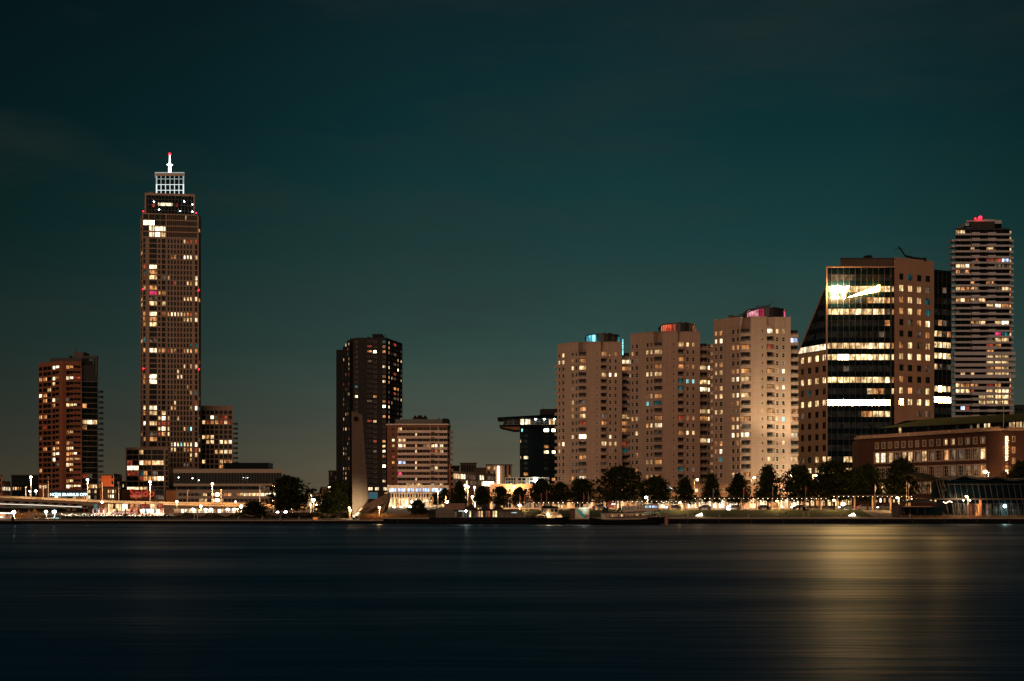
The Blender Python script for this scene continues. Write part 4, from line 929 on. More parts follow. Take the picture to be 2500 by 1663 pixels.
# ------------------------------------------------------------------ M: the three beige towers
BEIGE = panel_mat('beige_panels', (.42, .305, .24), 2.7, 63.7-1.35-2.7*22, line=.62)
BEIGE_D = mat('beige_soffit', (.36, .27, .2), .85)
def build_beige_tower(px0, Y0, label, lit, crown_key, crown_col, strip, rig):
    """modelled once in its own metres: x to the right, y away from the river"""
    ox, oy = X(px0, Y0), Y0
    r = thing('beige_tower', label, 'apartment tower', (ox, oy, 0))
    r['group'] = 'beige apartment towers'
    TOP, TOP3 = 68.4, 63.0; sk = max(0, ox/oy+.02); w3x = 28.1 if rig else 32.5
    P = [(0,8), (7.9,.6), (9.8,3.2), (11.3,0), (16.7,0), (17.4,2.2), (19.7,.8), (25.1,1.2), (25.1+sk*23,24), (sk*16,24)]
    fs = {i: Face(P[i], P[(i+1) % len(P)]) for i in range(len(P))}
    W3 = [(25.12+sk*1.5,4.6), (w3x,5.2), (w3x+sk*13,19), (25.12+sk*15,19)]; f3 = Face(W3[0], W3[1])
    zr = [63.7-2.7*k for k in range(19)]
    st = (FRAME_W, .1, 1, 2); stl = (mat('loggia_frame', (.09,.075,.065), .7), .06, 4, 1)
    def add(f, x0, x1, name, h=1.5, s=st, dp=.18, dz=0.0):
        sc_ = f.L/max(1e-6, abs(f.u.x)*f.L) if abs(f.u.x) > .2 else 1
        u0, u1 = (x0-f.a.x)/f.u.x, (x1-f.a.x)/f.u.x
        return [(f, u0, u1, z-h/2+dz, z+h/2+dz, lit.get(k, {}).get(name, '-'), s, dp) for k, z in enumerate(zr)]
    wins = add(fs[0], .35, 1.05, 'a', 1.5) + add(fs[0], 1.75, 2.65, 'b', 1.6) + add(fs[0], 5.35, 6.2, 'c', 1.55) + add(fs[0], 6.75, 7.5, 'd', 1.55)
    wins += add(fs[3], 14.9, 15.6, 'e', 1.15) + add(fs[6], 19.95, 20.95, 'f', 1.55) + add(fs[6], 22.1, 23.1, 'g', 1.5) + (add(f3, 28.4, 29.3, 'h', 1.5) if w3x > 30 else [])
    mb = MB(); block(mb, P, GZ, TOP, BEIGE, wins, fs); block(mb, W3, GZ, TOP3, BEIGE, wins, {0: f3}); part('wall', mb, r, True)
    # glazing inside the corner loggias
    L1, L2, L3 = Face((8.0,1.35), (11.15,.75)), Face((17.0,.95), (19.62,1.45)), Face((25.3+sk*1.5,4.55), (28.2,4.75))
    lw = []
    for k, z in enumerate(zr):
        d = lit.get(k, {})
        for f, n in ((L1,'L'), (L2,'M'), (L3,'N')):
            kk = d.get(n, '--'); kk = kk if len(kk) == 2 else kk*2
            lw.append((f, .05, f.L/2-.03, z-.95, z+.85, kk[0], stl, 0)); lw.append((f, f.L/2+.03, f.L-.05, z-.95, z+.85, kk[1], stl, 0))
    place_windows(r, wins, True, 100)
    place_windows(r, lw, True, 100, 'loggia_window', 'loggia_window')
    # loggia balconies: solid curved fronts, slab and rail
    def bal(pts, z, bulge):
        mb = MB(); a, b = Vector(pts[0]), Vector(pts[1]); n = 6; d = b-a; nn = Vector((d.y, -d.x)).normalized()
        fr = [a+d*i/n+nn*bulge*math.sin(math.pi*i/n) for i in range(n+1)]; ba = [p-nn*.12 for p in fr]
        z0 = z-1.75; z1 = z-.72
        for i in range(n):
            mb.hexa([(fr[i].x,fr[i].y,z0), (fr[i+1].x,fr[i+1].y,z0), (ba[i+1].x,ba[i+1].y,z0), (ba[i].x,ba[i].y,z0)], [(fr[i].x,fr[i].y,z1), (fr[i+1].x,fr[i+1].y,z1), (ba[i+1].x,ba[i+1].y,z1), (ba[i].x,ba[i].y,z1)], BEIGE)
        mb.face([(p.x,p.y,z0+.25) for p in ba] + [(p[0],p[1],z0+.25) for p in pts[2:]], BEIGE_D)
        m2 = MB(); m2.tube([(p.x,p.y,z1+.32) for p in ba], .045, FRAME_W, 5)
        for i in (0, 3, 6): m2.tube([(ba[i].x,ba[i].y,z1), (ba[i].x,ba[i].y,z1+.32)], .035, FRAME_W, 5)
        return mb.mesh('balcony'), m2.mesh('railing')
    m1 = bal([(7.9,.58), (11.3,-.02), (10.6,1.6), (9.4,2.4)], 0, .25); m2 = bal([(16.68,-.02), (19.72,.78), (19,1.6), (17.6,1.9)], 0, .35)
    m3 = bal([(25.2+sk*1.5,3.9), (28.3,3.9), (28.3,4.8), (25.2+sk*1.5,4.5)], 0, .35)
    for k, z in enumerate(zr):
        for me, ra in (m1, m2, m3): o = link('balcony', me, r, True, (0, 0, z)); link('railing', ra, o, True)
    ms = MB(); ms.box(-1.0, .2, 8.2, 10.2, -1.75, -.7, BEIGE); ms = ms.mesh('balcony')
    for k in range(1, 19): link('balcony', ms, r, True, (0, 0, zr[k]-.2))
    # parapet edges and roof kit
    mb = MB()
    for i in range(8):
        f = fs[i]; mb.fbox(f, -.02, f.L+.02, TOP+.003, TOP+.16, -.3, .1, BEIGE_D)
    part('parapet_cap', mb, r, True)
    # glazed crown
    dark = mat('crown_dark', (.025, .022, .026), .4, .5)
    cx0, cx1, cy, z0, z1 = 11.7, 24.4, 8.2, TOP+.02, TOP+3.1
    ring = []
    for i in range(13):
        a = math.pi + math.pi*i/12
        ring.append((18.0+6.4*math.cos(a) if i else 11.6, cy+6.0*math.sin(a)))
    plan = ring + [(24.4, cy+9), (11.6, cy+9)]
    mb = MB()
    for i in range(6, 12): mb.face([(*ring[i],z0), (*ring[i+1],z0), (*ring[i+1],z1), (*ring[i],z1)], dark)
    mb.face([(*plan[12],z0), (*plan[13],z0), (*plan[13],z1), (*plan[12],z1)], dark); mb.face([(*plan[13],z0), (*plan[14],z0), (*plan[14],z1), (*plan[13],z1)], dark)
    mb.face([(*plan[14],z0), (*plan[0],z0), (*plan[0],z1), (*plan[14],z1)], dark)
    part('crown_wall', mb, r, True)
    for i in range(6):
        mb = MB(); mb.face([(*ring[i],z0), (*ring[i+1],z0), (*ring[i+1],z1), (*ring[i],z1)], crown_col if i < 4 else MATS[crown_key] if i < 5 else dark)
        mb.tube([(*ring[i],z0), (*ring[i],z1)], .09, dark, 5); part('crown_glass', mb, r, True)
    mb = MB(); mb.face([(24.42, cy-1.0, z0+.2), (24.42, cy+.6, z0+.2), (24.42, cy+.6, z1-.3), (24.42, cy-1.0, z1-.3)], crown_col); mb.box(23.3, 23.9, cy-2.93, cy-2.85, z0+.2, z1-.2, MATS[crown_key]); part('crown_glass', mb, r, True)
    mb = MB(); mb.prism([(18+(x-18)*1.03, cy+(y-cy)*1.03) for x, y in plan], z1+.003, z1+.4, dark); part('crown_roof', mb, r, True)
    mb = MB()
    for x in (18.2, 20.6): mb.tube([(x,6,z1+.4), (x,6,z1+.75), (x,6,z1+.76), (x,6,z1+1.1)], [.45,.45,.8,.7], dark, 12)
    part('roof_vent', mb, r, True)
    mb = MB(); mb.tube([(19,7,z1+.4), (19,7,z1+2.6)], .05, dark, 5); mb.tube([(6.2,5,TOP), (6.2,5,TOP+2)], .05, dark, 5); part('antenna', mb, r, True)
    if strip:
        mb = MB(); mb.box(25.15, 25.65, 1.5, 2.0, 63.2, TOP+1.2, dark); part('stair_mast', mb, r, True)
        for k in range(3):
            mb = MB(); mb.box(25.2, 25.6, 1.38, 1.49, 63.4+2.15*k, 65.3+2.15*k, LIT['C']); part('light_tube', mb, r, True)
    if rig:
        mb = MB(); mk = mat('crane_grey', (.10,.085,.075), .7)
        mb.tube([(5.2,4,TOP+.6), (7.5,4,TOP+.7), (11.5,3.5,TOP+2.4), (18.5,3.2,z1+1.4)], .25, mk, 6); mb.box(4.6, 6, 3.4, 4.6, TOP+.2, TOP+1.2, mk); mb.tube([(18.5,3.2,z1+1.4), (18.9,3.2,z1+2.4), (19.8,3.2,z1+2.5)], .12, mk, 6)
        for k in range(3): mb.tube([(13.6,3.3,z1+.5+.32*k), (16.5,3.3,z1+.62+.32*k)], .08, mk, 5)
        part('window_cradle_crane', mb, r, True)
T1 = rows_lit('''0: bw fo go M-o; 1: aw bw co Lo- NoW hW; 2: cw Lw No hw; 3: Mw fW gW hw; 5: cd; 7: cw Ld; 8: co Lo; 9: cw Lw M-d Now hw; 10: Lr Mo No hw; 11: No; 12: cW LX fW; 13: ao bW Mow fw gw Nr; 14: ao fd Nc; 15: co Lo;
 16: cc Lg Md; 17: Ld; 18: bd co LW'''.replace('Lo-', 'Lo').replace('M-o', 'Mo').replace('M-d', 'Md').replace('NoW', 'NW').replace('Now', 'Nw').replace('Mow', 'Mw'))
T2 = rows_lit('''0: Mw fw gw; 1: ao cw dw Lw; 2: Mo bd; 3: Lo Mo fo go Nw hW; 4: cW dw Lw hd; 5: Mc fC gC Nw hw; 6: Mc NW hW; 7: co dw Lo; 8: cC dc Lc; 9: Nw hw; 10: ao bw Lo Mr fo go No hw; 11: co dw LW; 12: bw Ld Mo fW gw; 13: Nw hW; 14: ed; 15: bo;
 16: cw dw Lo; 17: bo Mc gd; 18: co dw Lo''')
T3 = rows_lit('''0: ao bo MW fw gw; 1: aW bW NB; 2: co do Lo Mr; 4: aw bo fd gd; 5: aw bw co do Lo Mo fw gW; 6: cW dW Lw gc; 7: ao bw Lg Mo fw gW; 8: aw bw cw dW Lw; 9: co do; 10: aw bw cd dd Mo fw No eo; 11: co dw Lo Mw fW gC No; 12: cw dW Ld; 13: cW dw LW NW;
 14: ao bo do fo gw; 15: ao bW; 16: ac bc Mw go Nw; 18: cw dW Lo''')
build_beige_tower(1362.5, 506.0, 'beige apartment tower with cyan lit rooftop crown, nearest the black tower', T1, 'lit_cyan_dim', lit_mat('crown_cyan', (.22, .9, 1), 1.7, .5, (.02, .5, .75)), True, False)
build_beige_tower(1543.5, 475.0, 'middle beige apartment tower with orange red rooftop crown', T2, 'lit_red', lit_mat('crown_orange', (1, .24, .10), 1.3, .4, (.9, .05, .03)), False, False)
build_beige_tower(1751.0, 437.0, 'beige apartment tower with magenta rooftop crown, its right side floodlit cream', T3, 'lit_magenta', lit_mat('crown_magenta', (1, .45, .5), 1.3, .4, (.9, .06, .16)), False, True)

# ------------------------------------------------------------------ N: the office with lit bands and the sign
def build_band_office():
    Y = 500.0; S = Y/430.0
    r = thing('office_building', 'tall office with lit glass bands, sloping left side and a blazing white rooftop sign', 'office', (X(2100,Y), Y, GZ))
    mb_ = panel_mat('brown_granite', (.40, .25, .165), 4.39, 1.6, line=.8)
    mull = mat('mullion_bronze', (.075, .06, .055), .6, .15)
    f = pf(2018, Y, 2183.4, Y); fl = pf(1947.5, Y+16, 2016.8, Y+.4); fr = pf(2184, Y-1.5, 2280, Y+6.5); fg = pf(2280.4, Y+14, 2322, Y+18)
    pit = 27.75/F*Y; z0 = Z(677.8, Y); zc = [z0-pit*k for k in range(18)]
    cx = [2019.8,2030,2045,2059.3,2073.6,2088,2102.3,2116.6,2131,2145.2,2159.5,2173.5]
    cols = {'c%d' % i: (cx[i]+.25, cx[i+1]-.25) for i in range(11)}; cols['s'] = (2176.5, 2182.6)
    A = ['c%d' % i for i in range(11)]
    lit = {k: {a: 'g' for a in A} for k in range(18)}
    lit[0].update({'c1':'d','c2':'d','c3':'d','c4':'d'})
    lit[1] = {a: 'w' for a in A}; lit[1].update(c3='W', c6='W', c7='W', c8='W', c9='w', c10='W', s='W')
    lit[2].update(c5='c', c7='o', c8='w', c9='W', c10='o', s='w')
    lit[3] = {a: 'w' for a in A}; lit[3].update(c1='W', c2='W', c5='W', c8='W', c9='w', c10='d', s='o')
    lit[4].update(c10='o'); lit[5].update(c9='d', c10='g')
    lit[6] = {a: 'w' for a in A}; lit[6].update(c7='W', c8='W', c9='W', s='o')
    lit[7] = {a: 'W' for a in A}; lit[7].update(c0='w', c2='Y', c3='Y', c8='w', s='w')
    lit[8].update(c3='d')
    lit[9] = {a: 'W' for a in A}; lit[9].update(c4='w', c5='w', c9='w', s='o')
    lit[10].update(c7='W', c8='o', c9='o', s='w')
    lit[11] = {a: 'X' for a in A}
    lit[12].update(c6='o', c7='o', c8='W', c9='w', c10='W')
    lit[16] = {a: 'd' for a in A}; lit[16].update(c0='w', c1='g', c2='g', c3='w', c4='w', c5='w')
    lit[17] = {a: 'w' for a in A}
    wins = grid(f, cols, zc, 1.95*S, lit, (mull, .06, 1, 1), .1)
    wins += grid(f, ev(2019, 2182, 16, .15), [GZ+2.4], 3.6, {0: {'c%d' % i: 'WwWVwWoW'[i % 8] for i in range(16)}}, (mull, .08, 2, 1), .1)  # added row of lit lobby windows to brighten the waterfront
    zt, zw = Z(653,Y), fl.zof(1952, 864)
    mb = MB(); wall(mb, f, 0, f.L, GZ, zt, holes(wins, f), NAVY); part('curtain_wall', mb, r)
    mb = MB()
    for x in cx+[2176.2, 2183]: mb.fbox(f, f.uof(x)-.07, f.uof(x)+.07, GZ, zt, .005, .18, mull)
    mb.fbox(f, -.35, .28, GZ, zt+.4, .19, .5, mat('edge_pink', (.34,.2,.15), .6)); mb.fbox(f, .29, f.L, zt-.1, zt+.4, .19, .5, MATS['edge_pink'])
    part('mullion', mb, r)
    # left wing: brown wall below, sloping glass above
    lc = {'a': (1954.3,1962.6), 'b': (1971.5,1980.4), 'c': (1989.2,1998.3), 'd': (2007.2,2015.8)}
    zl = [fl.zof(1958, 881)-pit*k for k in range(12)]
    ll = {k: {} for k in range(12)}
    for k in (0, 2, 4, 10): ll[k] = {c: 'V' for c in 'abcd'}
    ll[9] = {'a':'d','b':'g','c':'w','d':'w'}; ll[1] = {'a':'g'}; ll[3] = {'a':'g','b':'c','d':'g'}; ll[5] = {'a':'d'}
    st = (mat('bronze_frame', (.09,.06,.045), .5), .09, 2, 1)
    wl = grid(fl, lc, zl, 2.05*S, ll, st, .3)
    wl += grid(fl, ev(1950, 2015, 5, .25), [GZ+2.4], 3.6, {0: {'c%d' % i: 'wWwoW'[i] for i in range(5)}}, st, .3)  # lit ground row added here too, for more light behind the trees
    mb = MB(); wall(mb, fl, 0, fl.L, GZ, zw, holes(wl, fl), mb_)
    rc = [(2196,2206.3), (2216.8,2228), (2239,2250), (2260,2271)]
    zr = [fr.zof(2201, 675.5)-pit*k for k in range(14)]
    lr = {0: '-c--', 1: 'WWwd', 2: 'owwc', 3: 'oWoc', 4: '-doW', 5: '--do', 6: 'owdw', 7: 'wWWW', 8: '---d', 9: 'o---', 10: 'wodw', 11: 'XWWW', 12: '!!dd', 13: '!!!!'}
    lr[1], lr[7] = 'Wwwd', 'wWWW'
    wr = grid(fr, {chr(97+i): v for i, v in enumerate(rc)}, zr, 2.1*S, {k: {chr(97+i): c for i, c in enumerate(v)} for k, v in lr.items()}, st, .3)
    ztr = fr.zof(2184, 628)
    wall(mb, fr, 0, fr.L, GZ, ztr, holes(wr, fr), mb_)
    # shell: sides, back, roofs
    q = [f.p(f.L,0)[:2], fr.p(0,0)[:2]]; xr, yr = fr.p(fr.L,0)[:2]
    K = .28; mb.face([(xr,yr,GZ), (xr+26*K,yr+26,GZ), (xr+26*K,yr+26,ztr), (xr,yr,ztr)], mb_); a = fr.p(0,0); mb.face([(a[0]+27*K,a[1]+27,zt-.5), (a[0],a[1],zt-.5), (a[0],a[1],ztr), (a[0]+27*K,a[1]+27,ztr)], mb_)
    mb.face([(a[0],a[1],ztr), (xr,yr,ztr), (xr+26*K,yr+26,ztr), (a[0]+27*K,a[1]+27,ztr)], mb_); mb.face([(xr+26*K,yr+26,GZ), (a[0]+27*K,a[1]+27,GZ), (a[0]+27*K,a[1]+27,ztr), (xr+26*K,yr+26,ztr)], mb_)
    bq = quad(f, 27); B2, B3 = bq[2], bq[3]; mb.face([f.p(0,zt), f.p(f.L,zt), (*B2,zt), (*B3,zt)], NAVY); mb.face([(*B2,GZ), (*B3,GZ), (*B3,zt), (*B2,zt)], mb_); mb.face([(*B3,GZ), f.p(0,GZ), f.p(0,zt), (*B3,zt)], NAVY)
    l0, l1 = fl.p(0,0), fl.p(fl.L,0); za = fl.zof(2016.5, 697)
    mb.face([(l0[0]+3.4,l0[1]+14,GZ), (l0[0],l0[1],GZ), (l0[0],l0[1],zw), (l0[0]+3.4,l0[1]+14,zw)], mb_)
    mb.face([(l0[0],l0[1],zw), (l1[0],l1[1],za), (l1[0]+26*.26,l1[1]+26,za), (l0[0]+3.4,l0[1]+14,zw)], NAVY)
    part('wall', mb, r)
    # sloping glass triangle in the left wing
    mb = MB(); nb = 6
    def tri(z): return fl.L*(z-zw)/(za-zw)      # u of the slope at height z
    lane = [zw, zw+2.0*S] ; z = zw+2.0*S
    while z < za-.5: lane += [z+1.9*S, z+3.78*S]; z += 3.78*S
    lane = [v for v in lane if v < za-.02]+[za-.02]
    mats_l = [LIT['W']]+[NAVY if i % 2 == 0 else LIT['g'] for i in range(20)]
    for i, (b0, b1) in enumerate(zip(lane, lane[1:])):
        n = 7
        for j in range(n):
            t0, t1 = j/n, (j+1)/n
            A0 = tri(b0)+(fl.L-tri(b0))*t0+.06; A1 = tri(b0)+(fl.L-tri(b0))*t1-.06; B0 = tri(b1)+(fl.L-tri(b1))*t0+.06; B1 = tri(b1)+(fl.L-tri(b1))*t1-.06
            if A1-A0 < .05: continue
            mb.face([fl.p(A0,b0+.05,-.02), fl.p(A1,b0+.05,-.02), fl.p(B1,b1-.05,-.02), fl.p(B0,b1-.05,-.02)], mats_l[i] if rnd.random() > .12 or i == 0 else NAVY)
    part('sloped_glazing', mb, r)
    mb = MB(); mb.face([fl.p(0,zw,-.08), fl.p(fl.L,zw,-.08), fl.p(fl.L,za,-.08)], mull)
    mb.tube([fl.p(-.2,zw-.3,0), fl.p(fl.L,za+.2,0)], .3, MATS['edge_pink'], 6); mb.fbox(fl, 0, fl.L, zw-.25, zw-.02, .01, .15, mull)
    part('slope_coping', mb, r)
    # right rear glass slab
    gw = {}
    for i in range(18): gw[i] = dict.fromkeys('abcd', 'g' if i in (2,3,4,8) else '-')
    gw[4].update(b='o', c='d'); gw[5] = dict(a='w', b='w', c='d', d='o'); gw[6] = dict(a='w', b='W', c='W', d='w'); gw[7] = dict.fromkeys('abcd', 'W'); gw[7]['d'] = 'w'; gw[8] = dict(a='w', b='d', c='g', d='d'); gw[10] = dict(a='W', b='X', c='W', d='w'); gw[11] = dict.fromkeys('abcd', 'X'); gw[12] = dict.fromkeys('abcd', 'g'); gw[1]['c'] = 'd'
    zg = [fg.zof(2300, 681.5)-26.9/F*(Y+14)*k for k in range(13)]
    wg = grid(fg, {'a': (2281,2289.5), 'b': (2290.3,2300), 'c': (2300.8,2311), 'd': (2311.8,2321.4)}, zg, 2.0*S, gw, (mull, .06, 1, 1), .1)
    G = quad(fg, 20)
    mb = MB(); block(mb, G, GZ, fg.zof(2280,658), NAVY, wg, {0: fg}); part('glass_wing', mb, r)
    mb = MB()
    for x in (2280.6, 2290, 2300.4, 2311.4, 2321.7): mb.fbox(fg, fg.uof(x)-.06, fg.uof(x)+.06, GZ, fg.zof(2280,658), .005, .15, mull)
    part('mullion', mb, r)
    bright = lambda ws: [w[:5]+({'W': 'V', 'X': 'Z', 'Y': 'X'}.get(w[5], w[5]),)+w[6:] for w in ws]
    place_windows(r, bright(wins)+bright(wl)+bright(wr)+bright(wg))
    # roof
    mb = MB(); mb.sbox(X(2052,Y+6), X(2186,Y+6), Y+6, Y+20, zt+.41, Z(632,Y+6), mat('roof_house', (.10,.075,.06), .8)); mb.sbox(X(2051,Y+6), X(2186.5,Y+6), Y+5.7, Y+20.3, Z(632,Y+6)+.003, Z(630,Y+6), mull); part('roof_house', mb, r)
    mb = MB()
    for px in (2114, 2121, 2126): mb.box(X(px,Y+8), X(px+4,Y+8), Y+8, Y+12, Z(630,Y+6)+.01, Z(623.5-(px%2),Y+8), FRAME_D)
    part('roof_vent', mb, r)
    mb = MB(); yy = Y+5; p = lambda a, b: (X(a,yy), yy, Z(b,yy))
    mb.tube([p(2259,633.5), p(2230,630), p(2210,625)], .45, FRAME_D, 6); mb.tube([p(2210,625), p(2200,610), p(2194,602.5)], .28, FRAME_D, 6); mb.tube([p(2184,607.5), p(2205,608.5)], .12, FRAME_D, 6); mb.tube([p(2195,601), p(2196,608)], .18, FRAME_D, 6); mb.box(X(2255,yy), X(2260,yy), yy-1, yy+1, ztr-.2, Z(630,yy), FRAME_D)
    part('roof_crane', mb, r)
    # the sign
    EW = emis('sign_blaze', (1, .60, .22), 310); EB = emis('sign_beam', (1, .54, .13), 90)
    me = text_mesh('EY', 5.35*S, .25, EW, .10); me.transform(Matrix.Diagonal((1.0, 1.06, 1, 1)))
    o = link('sign', me, r, False, (X(2050,Y-1.2), Y-1.2, Z(715.5,Y-1.2))); o.rotation_euler = (math.radians(90), 0, 0)
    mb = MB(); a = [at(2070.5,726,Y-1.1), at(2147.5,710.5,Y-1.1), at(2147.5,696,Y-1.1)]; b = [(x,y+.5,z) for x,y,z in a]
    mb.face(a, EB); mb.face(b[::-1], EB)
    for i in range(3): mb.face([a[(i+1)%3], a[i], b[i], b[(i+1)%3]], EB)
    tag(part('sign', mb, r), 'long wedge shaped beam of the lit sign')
    mb = MB(); mb.box(X(2030,Y-.6), X(2146,Y-.6), Y-.68, Y-.6, Z(716,Y), Z(715,Y), mull); mb.box(X(2036,Y), X(2036.6,Y), Y-.7, Y+.2, Z(726,Y), Z(703,Y), mull); mb.box(X(2064,Y), X(2064.6,Y), Y-.7, Y+.2, Z(726,Y), Z(703,Y), mull); part('sign_bracket', mb, r)
build_band_office()

# ------------------------------------------------------------------ O: white balcony tower at the right
def build_white_tower():
    Y = 650.0
    r = thing('apartment_tower', 'white banded balcony tower with red beacon at the right edge', 'apartment tower', (X(2400,Y), Y, GZ))
    mw_ = mat('white_balcony', (.50, .50, .54), .75, noise=.06); md = MATS['dark_cladding']
    f = pf(2333, Y, 2465, Y); P = quad(f, 27)
    yk = lambda k: 566+13.86*k+(max(0,k-20)*.05); zc = [Z(yk(k),Y) for k in range(36)]
    lit = rows_lit('''0: aw bw; 3: do gw; 5: er gr hr iB; 6: aw bw cW do; 6: hd id; 7: ao bd co; 9: do go; 10: aw bo co do ew hd iw; 12: ao bw co dw eo fw; 13: gw hW io; 14: ad; 16: do eo fw hw iW; 18: hm ic ir; 19: gd hw iw; 20: gr ho; 21: go;
     22: gw hw iw; 23: gw hw iw; 24: go ho iw; 25: bw dw gw hw iw; 27: aw bo co do eo gr ho; 28: aW bw cw dr gw hw iW; 29: fw gw hw iw; 30: fw gw hw iw; 31: cr bB; 4: jd''')
    cols = {'a': (2334,2345), 'b': (2345.5,2357), 'c': (2357.5,2368), 'd': (2370,2380), 'e': (2380.5,2389), 'f': (2390,2407), 'g': (2408.5,2427), 'h': (2429.5,2445), 'i': (2446,2464)}
    lit[3] = {'d': 'w', 'g': 'w'}; lit[6] = {'a':'w','b':'w','c':'W','d':'o','h':'d','i':'d'}; lit[18] = {'h':'m','i':'c'}
    wins = grid(f, cols, zc, 1.85, lit, (FRAME_D, .07, 2, 1), .9)
    mb = MB(); block(mb, P, GZ, Z(557,Y), md, wins, {0: f}); part('wall', mb, r); place_windows(r, wins)
    for k in range(36):
        z = zc[k]-.93; wide = 21 <= k <= 25; mb = MB()
        h = .95 if not wide else 1.45
        mb.fbox(f, -.3, f.uof(2369), z-h, z, .02, .75, mw_) if not wide else mb.fbox(f, -1.6, f.L+2.0, z-h+.1, z+.25, .02, 2.6, mw_)
        if not wide:
            ful = k in (19, 20, 26, 27, 28)
            if ful: mb.fbox(f, f.uof(2369)+.02, f.uof(2428), z-1.35, z+.2, .02, 2.4, mw_)
            else:
                mb.fbox(f, f.uof(2369)+.02, f.uof(2388.5), z-1.2, z+.25, .02, 2.2, mw_); mb.fbox(f, f.uof(2388.5)+.02, f.uof(2408.5), z-.95, z-.1, .02, 1.5, mw_); mb.fbox(f, f.uof(2408.5)+.02, f.uof(2428), z-1.2, z+.25, .02, 2.2, mw_)
            mb.fbox(f, f.uof(2428)+.02, f.L+.2, z-h, z, .02, .75, mw_)
        part('balcony_band', mb, r)
    mb1 = MB()
    for k in range(1, 36):
        z = zc[k]-.9; mb = MB(); xl, xr = P[0][0], P[1][0]; w = 1.7 if not 21 <= k <= 25 else 2.4
        mb.box(xl-w, xl+1.8, Y+.5, Y+5.5, z-1.0, z+.1, mw_); part('side_balcony', mb, r)
        mb = MB(); mb.box(xr-1.2, xr+w+.9, Y+1.5, Y+8, z-1.0, z+.1, mw_); part('side_balcony', mb, r)
    lw = []
    fs = Face((P[1][0]+.05, Y+1.4), (P[1][0]+1.6, Y+1.9)); 
    for k in range(34):
        kk = rnd.choice('ooowrd---'); lw.append((fs, .1, 1.5, zc[k]-.75, zc[k]+.7, kk, (FRAME_D, .06, 1, 1), 0))
    place_windows(r, lw, name='side_window')
    mb = MB(); mb.sbox(X(2369,Y), X(2428.5,Y), Y-.2, Y+18, Z(557,Y)+.01, Z(541,Y), md); part('crown', mb, r)
    mb = MB(); mb.sbox(X(2360,Y), X(2380,Y), Y+.5, Y+14, Z(541,Y)+.01, Z(537.5,Y), mw_); mb.sbox(X(2380,Y)+.01, X(2430,Y), Y+.6, Y+14, Z(541,Y)+.01, Z(535,Y), mw_); mb.sbox(X(2430,Y)+.01, X(2447,Y), Y+1, Y+14, Z(545,Y), Z(536.5,Y), mw_); mb.box(X(2360,Y), X(2368.9,Y), Y+1.5, Y+13, Z(550,Y), Z(541,Y), mw_); part('crown_roof', mb, r)
    mb = MB(); mb.ball((X(2393,Y-.5), Y-.4, Z(532.5,Y)), .95, RED_L); part('beacon', mb, r)
    mb = MB(); mb.ball((X(2381.5,Y-.5), Y-.4, Z(534,Y)), .4, RED_L); part('beacon', mb, r)
    mb = MB(); mb.tube([(X(2410,Y),Y+5,Z(536,Y)), (X(2410,Y),Y+5,Z(527,Y))], .12, FRAME_D, 5); mb.tube([(X(2407,Y),Y+5,Z(528,Y)), (X(2413,Y),Y+5,Z(526.5,Y))], .1, FRAME_D, 5); part('antenna', mb, r)
    small('apartment_block', 'far dark slab at the right edge beyond the white banded tower', 2476, 2600, 990, 800, mat('far_slab', (.02,.035,.036), .8), [1000,1012,1024], ev(2478,2598,12,.5), {})
build_white_tower()

